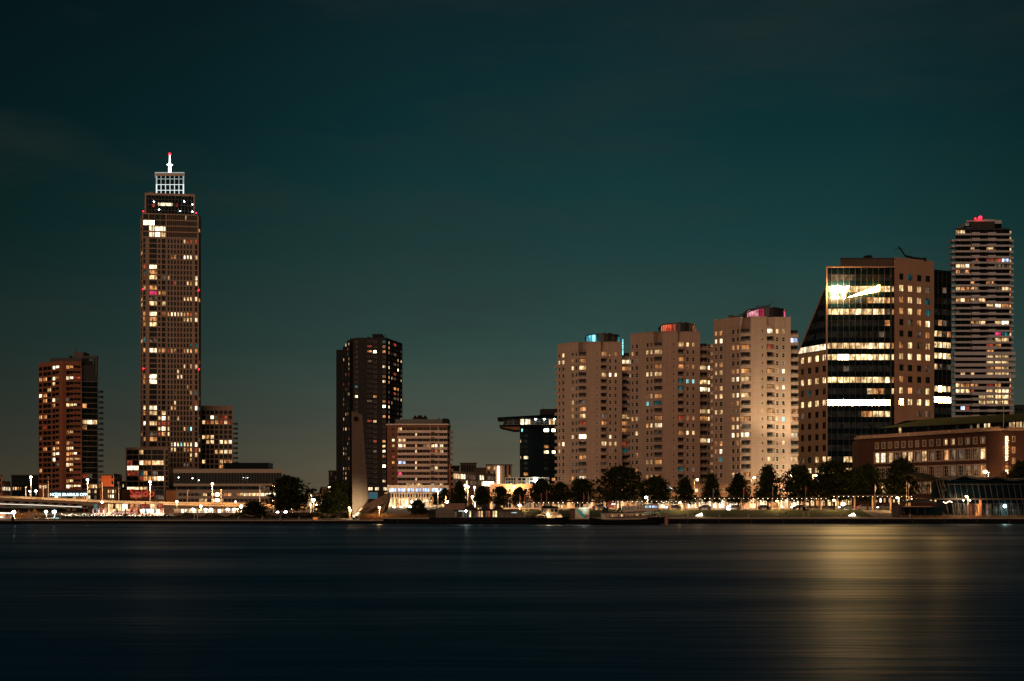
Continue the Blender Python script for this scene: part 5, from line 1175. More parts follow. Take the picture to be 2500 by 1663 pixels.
# ------------------------------------------------------------------ P: brick office with stone framed windows
def build_brick_office():
    r = thing('brick_office', 'dark red brick office with stone framed paired windows and a glass roof pavilion', 'office', (165, 430, GZ))
    mb_ = brick_mat('office_brick', (.09, .042, .032), (.07, .033, .026), .7); ms = mat('window_stone', (.55, .39, .28), .75)
    f = Face((X(2096,460),460), (X(2448,400),400)); f2 = Face((X(2448,400),400), (X(2560,404),404))
    zt = f.zof(2448, 1051); zl = lambda px, py: f.zof(px, py)
    k = .1782
    sm = [(315,370),(405,460),(495,550),(587,642),(680,735),(775,830),(870,920),(965,1020),(1060,1118),(1160,1215),(1258,1315),(1358,1413),(1457,1515),(1558,1615),(1660,1720),(1762,1825)]
    db = [(302,468),(482,655),(665,840),(853,1032),(1045,1228),(1240,1427),(1440,1632),(1645,1838)]
    px = lambda c: 2080+c*k
    zs = (zl(2400,1083.5), zl(2400,1066)); z1 = (zl(2400,1123), zl(2400,1092)); z2 = (zl(2400,1164.5), zl(2400,1132.5)); z3 = (zl(2400,1204.5), zl(2400,1174)); z4 = (zl(2400,1228), zl(2400,1216))
    st = (FRAME_W, .1, 2, 2); wins = []; fr = []
    ls = '------d---ww-d-d'; l1 = 'WWwdwwdwd-oddgdw'; l2 = '-gd-gdgd-d-dgddo'; l3 = '-wodgwddwododgdo'
    for i, (a, b) in enumerate(sm):
        u0, u1 = f.uof(px(a)), f.uof(px(b)); w = u1-u0; wins.append((f, u0+w*.12, u1-w*.12, zs[0]+.25, zs[1]-.25, ls[i], st, .35)); fr.append((u0, u1, *zs, .22))
    for i, (a, b) in enumerate(db):
        for (zz, ll) in ((z1, l1), (z2, l2), (z3, l3)):
            u0, u1 = f.uof(px(a)), f.uof(px(b)); w = u1-u0; m_ = (u0+u1)/2; g_ = w*.06
            for h, (q0, q1) in enumerate(((u0+g_, m_-g_*.8), (m_+g_*.8, u1-g_))): wins.append((f, q0, q1, zz[0]+.35, zz[1]-.35, ll[2*i+h], (FRAME_W, .1, 2, 3), .45))
            fr.append((u0, u1, *zz, .3))
        u0, u1 = f.uof(px(a)), f.uof(px(b)); w = (u1-u0)/3
        for h in range(3): wins.append((f, u0+w*h+w*.25, u0+w*h+w*.8, *z4, 'wWwWWwWw'[(i+h) % 8], (ms, .12, 1, 1), .3))
    w3 = [(f2, f2.uof(2472), f2.uof(2477), f2.zof(2474,y1), f2.zof(2474,y0), kk, (FRAME_W, .1, 1, 1), .3) for y0, y1, kk in ((1066.5,1077.5,'-'), (1093,1104.5,'r'), (1119.5,1131,'o'))]
    P = [f.p(0,0)[:2], f.p(f.L,0)[:2], f2.p(f2.L,0)[:2], (f2.p(f2.L,0)[0], 470), (f.p(0,0)[0]+3, 480)]
    mb = MB(); block(mb, P, GZ, zt, mb_, wins+w3, {0: f, 1: f2}); part('wall', mb, r); place_windows(r, wins+w3)
    def surround(f, u0, u1, za, zb, t, mid=False, d=.12):
        mb = MB()
        mb.fbox(f, u0, u1, za-.02, za+t, .01, d, ms); mb.fbox(f, u0, u1, zb-t, zb+.02, .01, d, ms); mb.fbox(f, u0, u0+t, za+t, zb-t, .01, d, ms); mb.fbox(f, u1-t, u1, za+t, zb-t, .01, d, ms)
        if mid: mb.fbox(f, (u0+u1)/2-.32, (u0+u1)/2+.32, za+t, zb-t, .01, .1, ms)
        part('window_surround', mb, r)
    for (u0, u1, za, zb, t) in fr: surround(f, u0, u1, za, zb, t, t > .25)
    for w in w3: surround(f2, w[1]-.22, w[2]+.22, w[3]-.22, w[4]+.22, .22)
    mb = MB(); mb.fbox(f, -1.2, f.L+1.0, zt+.003, zt+.55, -2, 1.0, ms); mb.fbox(f2, 1.3, f2.L, zt+.003, zt+.5, -2, .9, ms)
    for i in range(26): mb.fbox(f, f.L*(i+.04)/26, f.L*(i+.82)/26, zt+.2, zt+1.15, .05, 1.15, mat('cornice_tile', (.46,.30,.21), .7))
    for i in range(4): mb.fbox(f2, 1.3+3.2*i, 4.2+3.2*i, zt+.2, zt+1.05, .05, 1.05, MATS['cornice_tile'])
    part('cornice', mb, r)
    # vertical sign on the corner
    SO = emis('sign_gold', (1, .72, .36), 3.0); SD = mat('sign_unlit', (.30, .18, .12), .6)
    def vert(s, zlo, zhi, m):
        me = text_mesh(s, 1.25, .1, m, .025); xs_ = [v.co.x for v in me.vertices]; w = max(xs_)-min(xs_); c = (max(xs_)+min(xs_))/2
        me.transform(Matrix.Diagonal(((zhi-zlo)/w, 1, 1, 1)) @ Matrix.Translation((-c, 0, 0)))
        o = link('sign', me, r, False, f2.p(f2.uof(2456.5), (zlo+zhi)/2, .35)); o.rotation_euler = (math.radians(90), math.radians(-90), f2.ang()); return o
    zz = lambda y: f2.zof(2456, y)
    vert('DE', zz(1157), zz(1147), SO); tag(vert('NIEU', zz(1144.5), zz(1127.5), SD), 'unlit letters NIEU of the vertical sign'); vert('WE', zz(1125.5), zz(1112.5), SO); vert('BOOMPJES', zz(1109.5), zz(1065), SO)
    lamp_light(f2.p(f2.uof(2456), zz(1085), 1.4), (1,.6,.25), 260, .3, parent=r); lamp_light(f2.p(f2.uof(2456), zz(1135), 1.4), (1,.6,.25), 160, .3, parent=r)
    # glass pavilion on the roof
    mg = mat('pavilion_roof', (.014, .019, .015), .6, .1, noise=.2); ml = mat('pavilion_rib', (.15, .17, .06), .6)
    a = (X(2153,455),455); b = (X(2560,407),407); fp = Face(a, b)
    ze = fp.zof(2300, 1040); zri = ze+3.4
    wz = grid(fp, ev(2158, 2540, 44, .2), [zt+2.2], 2.9, {0: {'c%d' % i: {4:'w', 24:'d', 26:'w', 28:'W', 29:'w', 35:'w', 36:'w', 37:'w', 38:'w', 39:'w', 41:'w'}.get(i, 'g' if i % 4 == 0 else '-') for i in range(44)}}, (FRAME_D, .1, 2, 2), .1)
    mb = MB(); wall(mb, fp, 0, fp.L, zt+.56, ze, holes(wz, fp), NAVY)
    mb.face([fp.p(0,zt+.56,-14), fp.p(0,zt+.56), fp.p(0,ze), fp.p(0,zri,-14)], NAVY); mb.face([fp.p(fp.L,zt+.56,-14), fp.p(0,zt+.56,-14), fp.p(0,zri,-14), fp.p(fp.L,zri,-14)], NAVY)
    part('pavilion_wall', mb, r); place_windows(r, wz, name='pavilion_window')
    mb = MB(); mb.hexa([fp.p(-.5,ze+.01,.8), fp.p(fp.L,ze+.01,.8), fp.p(fp.L,zri+.01,-14), fp.p(10,zri+.01,-14)], [fp.p(-.5,ze+.25,.8), fp.p(fp.L,ze+.25,.8), fp.p(fp.L,zri+.25,-14), fp.p(10,zri+.25,-14)], mg)
    part('pavilion_roof', mb, r)
    mb = MB(); n = 44
    for i in range(n):
        t = i/(n-1); u0 = .5+t*(fp.L-2); u1 = min(fp.L-.3, 10+t*(fp.L-10.5)); mb.tube([fp.p(u0,ze+.34,.7), fp.p(u1,zri+.34,-13.8)], .055, ml, 5)
    part('roof_rib', mb, r)
    mb = MB(); y_ = 418; mb.tube([(X(2450,y_),y_,zt+.5), (X(2450,y_),y_,Z(975,y_))], .14, mat('pole_pale', (.4,.35,.3), .5), 6); part('flagpole', mb, r)
build_brick_office()

# ------------------------------------------------------------------ Q: glass pavilion on the quay with the wavy roof, and the little kiosk beside it
def build_quay_pavilion():
    Y = 373.0; gz = 1.6
    r = thing('quay_pavilion', 'dark glass quayside restaurant with a wavy roof at the far right', 'pavilion', (X(2400,Y), Y, gz))
    ms = mat('pavilion_steel', (.085, .068, .058), .6, .15); mdk = mat('pavilion_dark', (.05,.045,.042), .7)
    pts = [(2254,1154.5),(2268,1158),(2284,1163.5),(2300,1168),(2316,1170),(2330,1166.5),(2345,1161),(2358,1159.5),(2372,1162),(2388,1166),(2404,1168),(2418,1166.5),(2432,1163.5),(2446,1164.5),(2460,1169),(2474,1171),(2490,1169),(2510,1166),(2540,1168)]
    mb = MB()
    for (a, b), (c, d) in zip(pts, pts[1:]):
        p, q = at(a,b,Y-2), at(c,d,Y-2); dz = .45 if a > 2300 else .25
        mb.hexa([(p[0],p[1],p[2]-dz), (q[0],q[1],q[2]-dz), (q[0],q[1]+17,q[2]-dz), (p[0],p[1]+17,p[2]-dz)], [p, q, (q[0],q[1]+17,q[2]), (p[0],p[1]+17,p[2])], mdk)
    part('wavy_roof', mb, r)
    x0, x1 = X(2312,Y), X(2540,Y); zf = Z(1217.5,Y)
    mb = MB(); mb.box(x0-4, x1, Y-1.6, Y+15, zf-.35, zf+.1, ms); mb.box(x0, x1, Y-1.0, Y-.8, Z(1183.5,Y), Z(1182.2,Y), ms); part('deck_edge', mb, r)
    mb = MB(); mb.box(x0, x1, Y, Y+14, zf+.103, Z(1172,Y), NAVY); part('upper_glass', mb, r)
    fl_ = pf(2325, Y+.5, 2540, Y+.5)
    lw = grid(fl_, ev(2326, 2500, 13, .06), [gz+2.1], 3.9, {0: {'c2':'d','c3':'r','c4':'o','c6':'d','c9':'c','c10':'g','c11':'g'}}, (ms, .1, 2, 2), .05)
    mb = MB(); block(mb, [fl_.p(0,0)[:2], fl_.p(fl_.L,0)[:2], (fl_.p(fl_.L,0)[0], Y+14), (fl_.p(0,0)[0], Y+14)], gz, zf-.36, NAVY, lw, {0: fl_}); part('lower_glass', mb, r); place_windows(r, lw)
    for i in range(17):
        mb = MB(); px = 2300+14.5*i; mb.tube([at(px, 1180, Y-.5), at(px+7, 1218, Y-1.2)], .1, ms, 6); mb.tube([at(px+7, 1218, Y-1.2), at(px+16, 1256, Y-1.4)], .1, ms, 6); part('leaning_post', mb, r)
    mb = MB()
    for a, b in [((2284,1166),(2298,1220)), ((2292,1168),(2304,1220)), ((2300,1170),(2310,1200))]: mb.tube([at(*a, Y-1.5), at(*b, Y-1)], .13, ms, 6)
    mb.tube([at(2288,1200,Y-1), at(2312,1197,Y-1)], .09, ms, 6); mb.tube([at(2288,1185,Y-1), at(2312,1184,Y-1)], .09, ms, 6)
    part('roof_stay', mb, r)
    mb = MB(); mb.box(X(2385.5,Y), X(2390.5,Y), Y-1.9, Y-1.5, gz, zf-.36, mat('lit_pier', (.5,.2,.1), .7)); part('lit_pier', mb, r)
    for px, py, m_, e in [(2350,1226,(1,.66,.3),420), (2388,1224,(1,.4,.15),260)]: lamp_light((X(px,Y-2.6), Y-2.6, Z(py,Y)), m_, e, .2, parent=r)
    mb = MB(); mb.ball((X(2452.5,Y-.6), Y-.9, Z(1235.5,Y)), .5, emis('lamp_teal', (.75,1,.95), 14)); part('bulkhead_lamp', mb, r); lamp_light((X(2452.5,Y-2), Y-2.2, Z(1235,Y)), (.5,1,.95), 420, .4, parent=r)
    mb = MB()
    for px in (2391, 2350, 2366): mb.ball((X(px,Y-1), Y-1.75, zf-.5), .14, LAMP_W, 6, 4)
    for i in range(9): mb.ball((X(2298+2.4*i,Y), Y-2.2, zf-1.0-.25*math.sin(i*.8)), .12, emis('fairy_bulb', (1,.8,.5), 8), 6, 4)
    part('small_lamp', mb, r)
    k = thing('kiosk', 'low dark kiosk with a pointed parasol roof left of the wavy roofed pavilion', 'kiosk', (X(2230,371), 371, gz))
    Yk = 371; mb = MB(); mb.box(X(2205,Yk), X(2300,Yk), Yk, Yk+6, gz, Z(1238,Yk), NAVY); part('wall', mb, k)
    mb = MB(); mb.box(X(2203,Yk), X(2272,Yk), Yk-1.2, Yk+6.5, Z(1238,Yk)+.003, Z(1236,Yk), MATS['podium_render']); part('roof', mb, k)
    mb = MB(); c = at(2241, 1217, Yk+3)
    n = 8; rim = [(c[0]+7*math.cos(2*math.pi*i/n)*(.78 if i % 2 else 1), c[1]+2.6*math.sin(2*math.pi*i/n), Z(1227.5,Yk)) for i in range(n)]
    for i in range(n): mb.face([rim[i], rim[(i+1)%n], c], mdk)
    mb.tube([(c[0],c[1],Z(1236,Yk)), c], .1, mdk, 6); part('parasol', mb, k)
    mb = MB()
    for px in (2205, 2222, 2240, 2258): mb.tube([at(px,1238,Yk-.6), at(px,1255,Yk-.6)], .07, ms, 5)
    part('post', mb, k)
    b = thing('service_cabinet', 'dark box shaped service cabinets at the foot of the kiosk', 'cabinet', (X(2190,372), 372, gz))
    mb = MB(); mb.box(X(2181,372), X(2196,372), 372, 374, gz, Z(1234,372), mdk); mb.box(X(2197,372), X(2204.5,372), 372.1, 374, gz, Z(1232,372), mdk); mb.box(X(2182,372), X(2195,372), 371.94, 371.995, gz+.3, Z(1236,372), ms); part('body', mb, b)
build_quay_pavilion()

# ------------------------------------------------------------------ bridge ramp on the left with restaurant beneath
def build_bridge():
    r = thing('bridge_ramp', 'pale concrete bridge ramp sinking to the right with bracketed underside', 'bridge', (X(200,530), 530, GZ))
    mc = mat('ramp_concrete', (.26, .19, .145), .8, noise=.12); mg = mat('bridge_grey', (.20, .155, .135), .7)
    Yf, Yb = 520.0, 538.0
    top = [(-120,1214.5),(0,1217.5),(100,1221.5),(200,1226.5),(300,1231),(400,1235),(500,1237.5),(600,1240),(690,1242.5),(760,1243.5)]
    bot = [(-120,1227),(0,1230),(100,1233),(190,1237.5),(215,1238),(300,1239.5),(400,1241),(500,1241.5),(600,1243.2),(690,1244.2),(760,1244.6)]
    def ib(px):
        for (a, ya), (b, yb) in zip(bot, bot[1:]):
            if a <= px <= b: return ya+(yb-ya)*(px-a)/(b-a)
    def it(px):
        for (a, ya), (b, yb) in zip(top, top[1:]):
            if a <= px <= b: return ya+(yb-ya)*(px-a)/(b-a)
    mb = MB(); xs = list(range(-120, 761, 20))
    for a, b in zip(xs, xs[1:]):
        za, zb = Z(it(a),Yf)-.4, Z(it(b),Yf)-.4; ta = .35 if a < 200 else .9
        mb.hexa([(X(a,Yf),Yf,za-ta), (X(b,Yf),Yf,zb-ta), (X(b,Yf),Yb,zb-ta), (X(a,Yf),Yb,za-ta)], [(X(a,Yf),Yf,za), (X(b,Yf),Yf,zb), (X(b,Yf),Yb,zb), (X(a,Yf),Yb,za)], mc)
    part('deck', mb, r)
    mb = MB()            # parapets: near one open railing, far one raised and gold in place of traffic light
    for a, b in zip(xs, xs[1:]):
        for yy, h0, h1, d in ((Yf+.1, -.1, .35, .25), (Yb-.5, -.3, min(1.85, max(1.0, 1+(a-220)/380)), .3)):
            za, zb = Z(it(a),Yf), Z(it(b),Yf)
            mb.hexa([(X(a,Yf),yy,za+h0-.3), (X(b,Yf),yy,zb+h0-.3), (X(b,Yf),yy+d,zb+h0-.3), (X(a,Yf),yy+d,za+h0-.3)], [(X(a,Yf),yy,za+h1), (X(b,Yf),yy,zb+h1), (X(b,Yf),yy+d,zb+h1), (X(a,Yf),yy+d,za+h1)], mc if yy < Yb-1 else mat('barrier_traffic_glow', (.50,.36,.22), .8))
    part('parapet', mb, r)
    mb = MB(); ms = mat('rail_steel', (.35,.27,.2), .5)
    mb.tube([(X(a,Yf),Yf+.2,Z(it(a),Yf)+1.05) for a in xs], .06, ms, 5)
    for a in range(-116, 756, 8): mb.tube([(X(a,Yf),Yf+.2,Z(it(a),Yf)+.33), (X(a,Yf),Yf+.2,Z(it(a),Yf)+1.05)], .04, ms, 4, False)
    part('railing', mb, r)
    for i in range(13):              # triangular cantilever brackets below the left span
        a = -100+23.5*i; mb = MB(); xm = a+11.5; zt_ = Z(it(xm),Yf)-.85; zb_ = Z(ib(xm),Yf)
        A, B, T = (X(a,Yf),Yf+.2,Z(ib(a),Yf)+.2), (X(a+23,Yf),Yf+.2,Z(ib(a+23),Yf)+.2), (X(xm,Yf),Yf-.6,zt_)
        mb.face([A, B, T], mg); mb.face([B, (B[0],B[1]+6,B[2]), T], mg); mb.face([(A[0],A[1]+6,A[2]), A, T], mg); mb.face([(B[0],B[1]+6,B[2]), (A[0],A[1]+6,A[2]), T], mg); part('bracket', mb, r)
    mb = MB()
    for a, b in zip(xs, xs[1:]):
        if b <= 200: mb.hexa([(X(a,Yf),Yf+.05,Z(ib(a),Yf)-.28), (X(b,Yf),Yf+.05,Z(ib(b),Yf)-.28), (X(b,Yf),Yf+6,Z(ib(b),Yf)-.28), (X(a,Yf),Yf+6,Z(ib(a),Yf)-.28)], [(X(a,Yf),Yf+.05,Z(ib(a),Yf)+.19), (X(b,Yf),Yf+.05,Z(ib(b),Yf)+.19), (X(b,Yf),Yf+6,Z(ib(b),Yf)+.19), (X(a,Yf),Yf+6,Z(ib(a),Yf)+.19)], mg); mb.hexa([(X(a,Yf),Yf+3,Z(ib(a),Yf)+.2), (X(b,Yf),Yf+3,Z(ib(b),Yf)+.2), (X(b,Yf),Yf+4,Z(ib(b),Yf)+.2), (X(a,Yf),Yf+4,Z(ib(a),Yf)+.2)], [(X(a,Yf),Yf+3,Z(it(a),Yf)-.76), (X(b,Yf),Yf+3,Z(it(b),Yf)-.76), (X(b,Yf),Yf+4,Z(it(b),Yf)-.76), (X(a,Yf),Yf+4,Z(it(a),Yf)-.76)], mat('girder_dark', (.03,.025,.024), .8))
    part('girder', mb, r)
    mb = MB(); pl = [(a, ib(a)+.4*(a < 200)) for a in range(-120, 201, 20)]; mb.tube([(X(a,Yf),Yf-.12,Z(b,Yf)) for a, b in pl], .11, emis('led_warm', (1,.9,.72), 1.6), 6); part('led_strip', mb, r)
    mp_ = mat('pier_concrete', (.42,.36,.27), .8)
    for a, b in ((153, 165), (166, 178)):
        mb = MB(); mb.hexa([(X(a+2,Yf),Yf+4,GZ-1.5), (X(b-1,Yf),Yf+4,GZ-1.5), (X(b-1,Yf),Yf+8,GZ-1.5), (X(a+2,Yf),Yf+8,GZ-1.5)], [(X(a,Yf),Yf+4,Z(1238,Yf)), (X(b,Yf),Yf+4,Z(1238,Yf)), (X(b,Yf),Yf+8,Z(1238,Yf)), (X(a,Yf),Yf+8,Z(1238,Yf))], mp_); part('pier', mb, r)
    mb = MB()                       # abutment: the solid ramp body where it meets the bank
    for a, b in ((205, 300), (300, 420), (560, 760)): mb.hexa([(X(a,Yf),Yf+5,.9), (X(b,Yf),Yf+5,.9), (X(b,Yf),Yb,.9), (X(a,Yf),Yb,.9)], [(X(a,Yf),Yf+5,Z(it(a),Yf)-1.5), (X(b,Yf),Yf+5,Z(it(b),Yf)-1.5), (X(b,Yf),Yb,Z(it(b),Yf)-1.5), (X(a,Yf),Yb,Z(it(a),Yf)-1.5)], mat('abutment', (.28,.2,.15), .85))
    part('abutment', mb, r)
    return it
ramp_y = build_bridge()

def build_restaurant():
    Y = 470.0; gz = ground_z(-150, 470)
    r = thing('restaurant', 'brightly lit restaurant front with red awnings under the bridge ramp', 'restaurant', (X(320,Y), Y, gz))
    md = mat('restaurant_wall', (.35,.15,.09), .8)
    f = pf(226, Y, 400, Y); P = [f.p(0,0)[:2], f.p(f.L,0)[:2], (f.p(f.L,0)[0], Y+14), (f.p(0,0)[0], Y+14)]
    cols = {'a': (228,240), 'b': (242,252), 'c': (254,262), 'd': (262.6,276), 'e': (281,296), 'f': (296.6,312), 'g': (317,329), 'h': (329.6,341), 'i': (345,362), 'j': (365,383), 'k': (386,398)}
    w = grid(f, cols, [gz+2.4], 3.6, {0: dict(a='c', b='r', c='o', d='w', e='w', f='W', g='o', h='o', i='r', j='w', k='r')}, (md, .12, 3, 2), .25)
    mb = MB(); block(mb, P, gz-.5, Z(1243,Y), md, w, {0: f}); part('wall', mb, r); place_windows(r, w)
    for a, b in ((280, 313), (316, 342)):
        mb = MB(); ma = emis('awning_red_glow', (.5,.03,.03), .35); x0, x1, z = X(a,Y), X(b,Y), Z(1246.5,Y)  # canvas emits its own red glow in place of light falling on it
        mb.hexa([(x0,Y-3.2,z-.95), (x1,Y-3.2,z-.95), (x1,Y-.02,z-.2), (x0,Y-.02,z-.2)], [(x0,Y-3.2,z-.8), (x1,Y-3.2,z-.8), (x1,Y-.02,z), (x0,Y-.02,z)], ma); mb.box(x0, x1, Y-3.3, Y-3.21, z-1.25, z-.8, ma); part('awning', mb, r)
    mb = MB(); n = [(345.5,1.0),(349.5,1.25),(354.5,1.2),(359,1.2),(363.8,1.15),(369,1.25),(373,1.1)]     # glowing sign, its rounded letters run together
    for px, s in n: mb.ball((X(px,Y-.8), Y-.8, Z(1247,Y)), s*.52, emis('sign_glow', (.75,1,1), 1.8), 12, 8, 1.05)
    mb.box(X(344,Y), X(375,Y), Y-.6, Y-.5, Z(1248.4,Y), Z(1245.8,Y), MATS['sign_glow']); part('sign', mb, r)
    for px, c in ((240, (.5,.8,1)), (268, (1,.8,.5)), (300, (1,.85,.6)), (330, (1,.35,.2)), (372, (.85,1,.95))): lamp_light((X(px,Y-5), Y-5, gz+3.4), c, 5000, .4, parent=r)
    # terrace: parasols, string lights, planters, tables
    YT = 440.0; gt = ground_z(-140, YT)
    for i, (px, c, s) in enumerate([(206,'dark red',1.0), (219,'brown',1.1), (232,'dark red',1.0), (247,'brown',.95), (262,'rust',1.05), (286,'brown',1.0), (306,'rust',.95), (322,'dark red',1.05), (338,'rust',1.0), (356,'brown',1.0), (378,'dark red',.95)]):
        o = thing('parasol', 'folded %s parasol on the restaurant terrace, %s from the bridge pier' % (c, ORD[i]), 'parasol', (X(px,YT), YT, gt), 'parasols on the restaurant terrace')
        m_ = mat('canvas_'+c.replace(' ', '_'), {'dark red': (.3,.04,.03), 'brown': (.2,.09,.05), 'rust': (.4,.12,.04)}[c], .9)
        mb = MB(); mb.tube([(0,0,.0), (0,0,3.0*s)], .04, FRAME_D, 5); part('pole', mb, o, True)
        mb = MB(); mb.tube([(0,0,1.2*s), (0,0,1.6*s), (0,0,2.6*s), (0,0,2.95*s)], [.12,.3,.16,.04], m_, 8); part('canopy', mb, o, True)
    k = 0
    for x0, x1, y_, n in ((150, 205, 1254, 16), (205, 262, 1253.5, 16), (240, 300, 1255, 16), (312, 345, 1254.2, 12), (345, 385, 1250.5, 14), (384, 402, 1253, 8), (170, 230, 1258, 14), (318, 342, 1259, 8)):
        k += 1; YY = 452-4*(k % 3)
        o = thing('string_light', ['long', 'second', 'third', 'steep', 'high', 'short', 'low', 'lowest'][k-1] + ' string of warm bulbs over the restaurant terrace below the ramp', 'string lights', (X(x0,YY), YY, Z(y_,YY)), 'string lights over the terrace')
        mb = MB(); pts = [(X(x0+(x1-x0)*i/n,YY), YY, Z(y_,YY)-.5*math.sin(math.pi*(i/n*2 % 1))) for i in range(n+1)]; mb.tube(pts, .03, FRAME_D, 4); part('cable', mb, o)
        mb = MB()
        for p in pts: mb.ball((p[0], p[1], p[2]-.1), .06+.09*rnd.random(), emis('bulb_warm', (1,.80,.48), 6), 6, 4)
        part('bulb', mb, o)
    for i in range(26):
        px = 196+7.6*i+rnd.random()*3; yy = 433+rnd.random()*10
        o = thing('terrace_table', 'small dark table with chairs on the terrace, %d of the row under the lights' % (i+1), 'table', (X(px,yy), yy, ground_z(-140,yy)), 'terrace tables'); tag(o, 'small dark cafe table with two chairs on the lit terrace under the ramp')
        mb = MB(); mb.box(-.5,.5,-.4,.4,.7,.75, md); mb.tube([(0,0,0),(0,0,.7)], .05, FRAME_D, 5); part('table_top', mb, o, True)
        for s in (-1, 1):
            mb = MB(); mb.box(s*.95-.22,s*.95+.22,-.22,.22,.42,.47, FRAME_D); mb.box(s*1.15-.03,s*1.15+.03,-.22,.22,.47,.95, FRAME_D)
            for a in (-.18,.18): mb.box(s*.95+a-.02,s*.95+a+.02,-.2,-.16,0,.42, FRAME_D); mb.box(s*.95+a-.02,s*.95+a+.02,.16,.2,0,.42, FRAME_D)
            part('chair', mb, o, True)
build_restaurant()

def build_underpass():
    Y = 500.0; gz = ground_z(-120, 490)
    r = thing('station_entrance', 'glaring white lit glass entrance under the right part of the ramp', 'station', (X(500,Y), Y, gz))
    mw_ = mat('entrance_wall', (.30,.22,.17), .8); f = pf(424, Y, 575, Y)
    z0 = Z(1256.5,Y); P = [f.p(0,0)[:2], f.p(f.L,0)[:2], (f.p(f.L,0)[0], Y+12), (f.p(0,0)[0], Y+12)]
    w = grid(f, {'a': (441,449), 'b': (449.4,457.5), 'c': (461,470), 'd': (470.4,480), 'e': (480.4,489), 'f': (497,506), 'g': (506.4,516), 'h': (516.4,521), 'i': (521.4,530.5), 'j': (531,540), 'k': (540.4,552), 'l': (553,566)}, [Z(1249.3,Y)], 2.1, {0: dict(a='W', b='W', c='w', d='W', e='w', f='W', g='W', h='W', i='o', j='W', k='w', l='o')}, (FRAME_D, .1, 1, 2), .2)
    mb = MB(); block(mb, P, min(gz, z0)-.4, Z(1242.3,Y), mw_, w, {0: f}); part('wall', mb, r); place_windows(r, w)
    mb = MB(); mb.box(X(420,Y), X(580,Y), Y-5, Y-4.6, gz-.8, Z(1258,Y), mat('entrance_wall', (), 0)); part('low_wall', mb, r)
    for px in (470, 508, 556): lamp_light((X(px,Y-2.5), Y-2.5, Z(1246,Y)), WHT, 1500, .4, parent=r)
    mb = MB()
    for px, s in ((471,.6), (502,.5), (515,.55), (556,.6), (572,.55)): mb.ball((X(px,Y-.6), Y-.7, Z(1243.8,Y)), s, LAMP_W, 10, 6, .7)
    part('ceiling_lamp', mb, r)
    # low retaining wall and hedge along the left quay
    h = thing('retaining_wall', 'long low dark retaining wall behind the left quay promenade', 'wall', (X(600,410), 410, 1.03))
    mb = MB(); 
    for i in range(14): mb.box(X(425+32*i,410)+.02, X(457+32*i,410)-.02, 410, 410.6, 1.0, 2.6, mat('abutment', (), 0))
    part('wall_panel', mb, h)
    # landing stage with a sloping gangway and an orange A-frame at the far left
    j = thing('landing_stage', 'floating landing stage with a rising gangway at the left end of the quay', 'jetty', (X(70,372), 372, .6))
    mb = MB(); mb.box(X(-60,358), X(40,358), 356, 361, -.4, .75, M_QUAY); part('pontoon', mb, j)
    mb = MB(); mb.hexa([at(62,1271,368), at(64,1271.8,366.5), at(122,1264,366.5), at(121,1262,368)], [at(62,1270,368), at(64,1270.5,366.5), at(122,1262,366.5), at(121,1261,368)], M_COPE); part('gangway', mb, j)
    mb = MB(); mb.tube([at(31,1281,360), at(31,1262,360)], .35, FRAME_D, 8); part('mooring_pile', mb, j)
    k = thing('boarding_shelter', 'small lit boarding shelter with a white roof edge at the left picture edge', 'shelter', (X(5,380), 380, 1.03))
    mb = MB(); mb.box(X(-30,380), X(22,380), 380, 384, Z(1254,380), Z(1252.4,380), LED_W); part('roof_edge', mb, k)
    mb = MB()
    for px in (-20, -5, 8, 20): mb.tube([(X(px,380),380.5,1.03), (X(px,380),380.5,Z(1254,380))], .08, FRAME_W, 6)
    part('post', mb, k)
    mb = MB(); mb.box(X(-30,380), X(18,380), 383.5, 383.7, 1.2, 3.0, LIT['o']); mb.box(X(-20,380), X(7,380), 379.6, 379.8, 1.5, 1.75, LED_W); part('lit_panel', mb, k)
    a = thing('crane_frame', 'orange steel A-frame standing on the quay under the bridge', 'frame', (X(92,390), 390, 1.03))
    mo = mat('orange_steel', (.75,.3,.06), .6); mb = MB(); mb.tube([at(83,1264,390), at(83.5,1243,390)], .2, mo, 6); mb.tube([at(84,1243,390), at(100,1264,390)], .32, mo, 6); mb.tube([at(90,1250.5,390), at(98,1250.5,390)], .1, mo, 5); part('frame_leg', mb, a)
    mb = MB()
    for i in range(9): mb.tube([(X(40+5.2*i,395),395,1.03), (X(40+5.2*i,395),395,2.2+rnd.random()*1.6)], .18, mo, 6)
    part('post', mb, a)
build_underpass()

# ------------------------------------------------------------------ trees
def leaf_mat(name, col):
    m = bpy.data.materials.new(name); m.use_nodes = True; t = m.node_tree
    for n in list(t.nodes): t.nodes.remove(n)
    ge = nd(t, 'ShaderNodeNewGeometry'); rp_ = nd(t, 'ShaderNodeValToRGB'); t.links.new(ge.outputs['Random Per Island'], rp_.inputs[0])
    ramp(rp_, [(0, (col[0]*.45, col[1]*.45, col[2]*.5, 1)), (.6, (*col, 1)), (1, (col[0]*1.7, col[1]*1.5, col[2]*1.1, 1))])
    d = nd(t, 'ShaderNodeBsdfDiffuse'); tr = nd(t, 'ShaderNodeBsdfTranslucent'); t.links.new(rp_.outputs[0], d.inputs[0]); t.links.new(rp_.outputs[0], tr.inputs[0])
    ms = nd(t, 'ShaderNodeMixShader', i_0=.35); t.links.new(d.outputs[0], ms.inputs[1]); t.links.new(tr.outputs[0], ms.inputs[2])
    t.links.new(ms.outputs[0], nd(t, 'ShaderNodeOutputMaterial').inputs[0]); return m
LEAF = leaf_mat('leaves', (.042, .056, .019)); LEAF2 = leaf_mat('leaves_low', (.06, .065, .02))
BARK = mat('bark', (.06, .045, .035), .9, noise=.3, nscale=2)
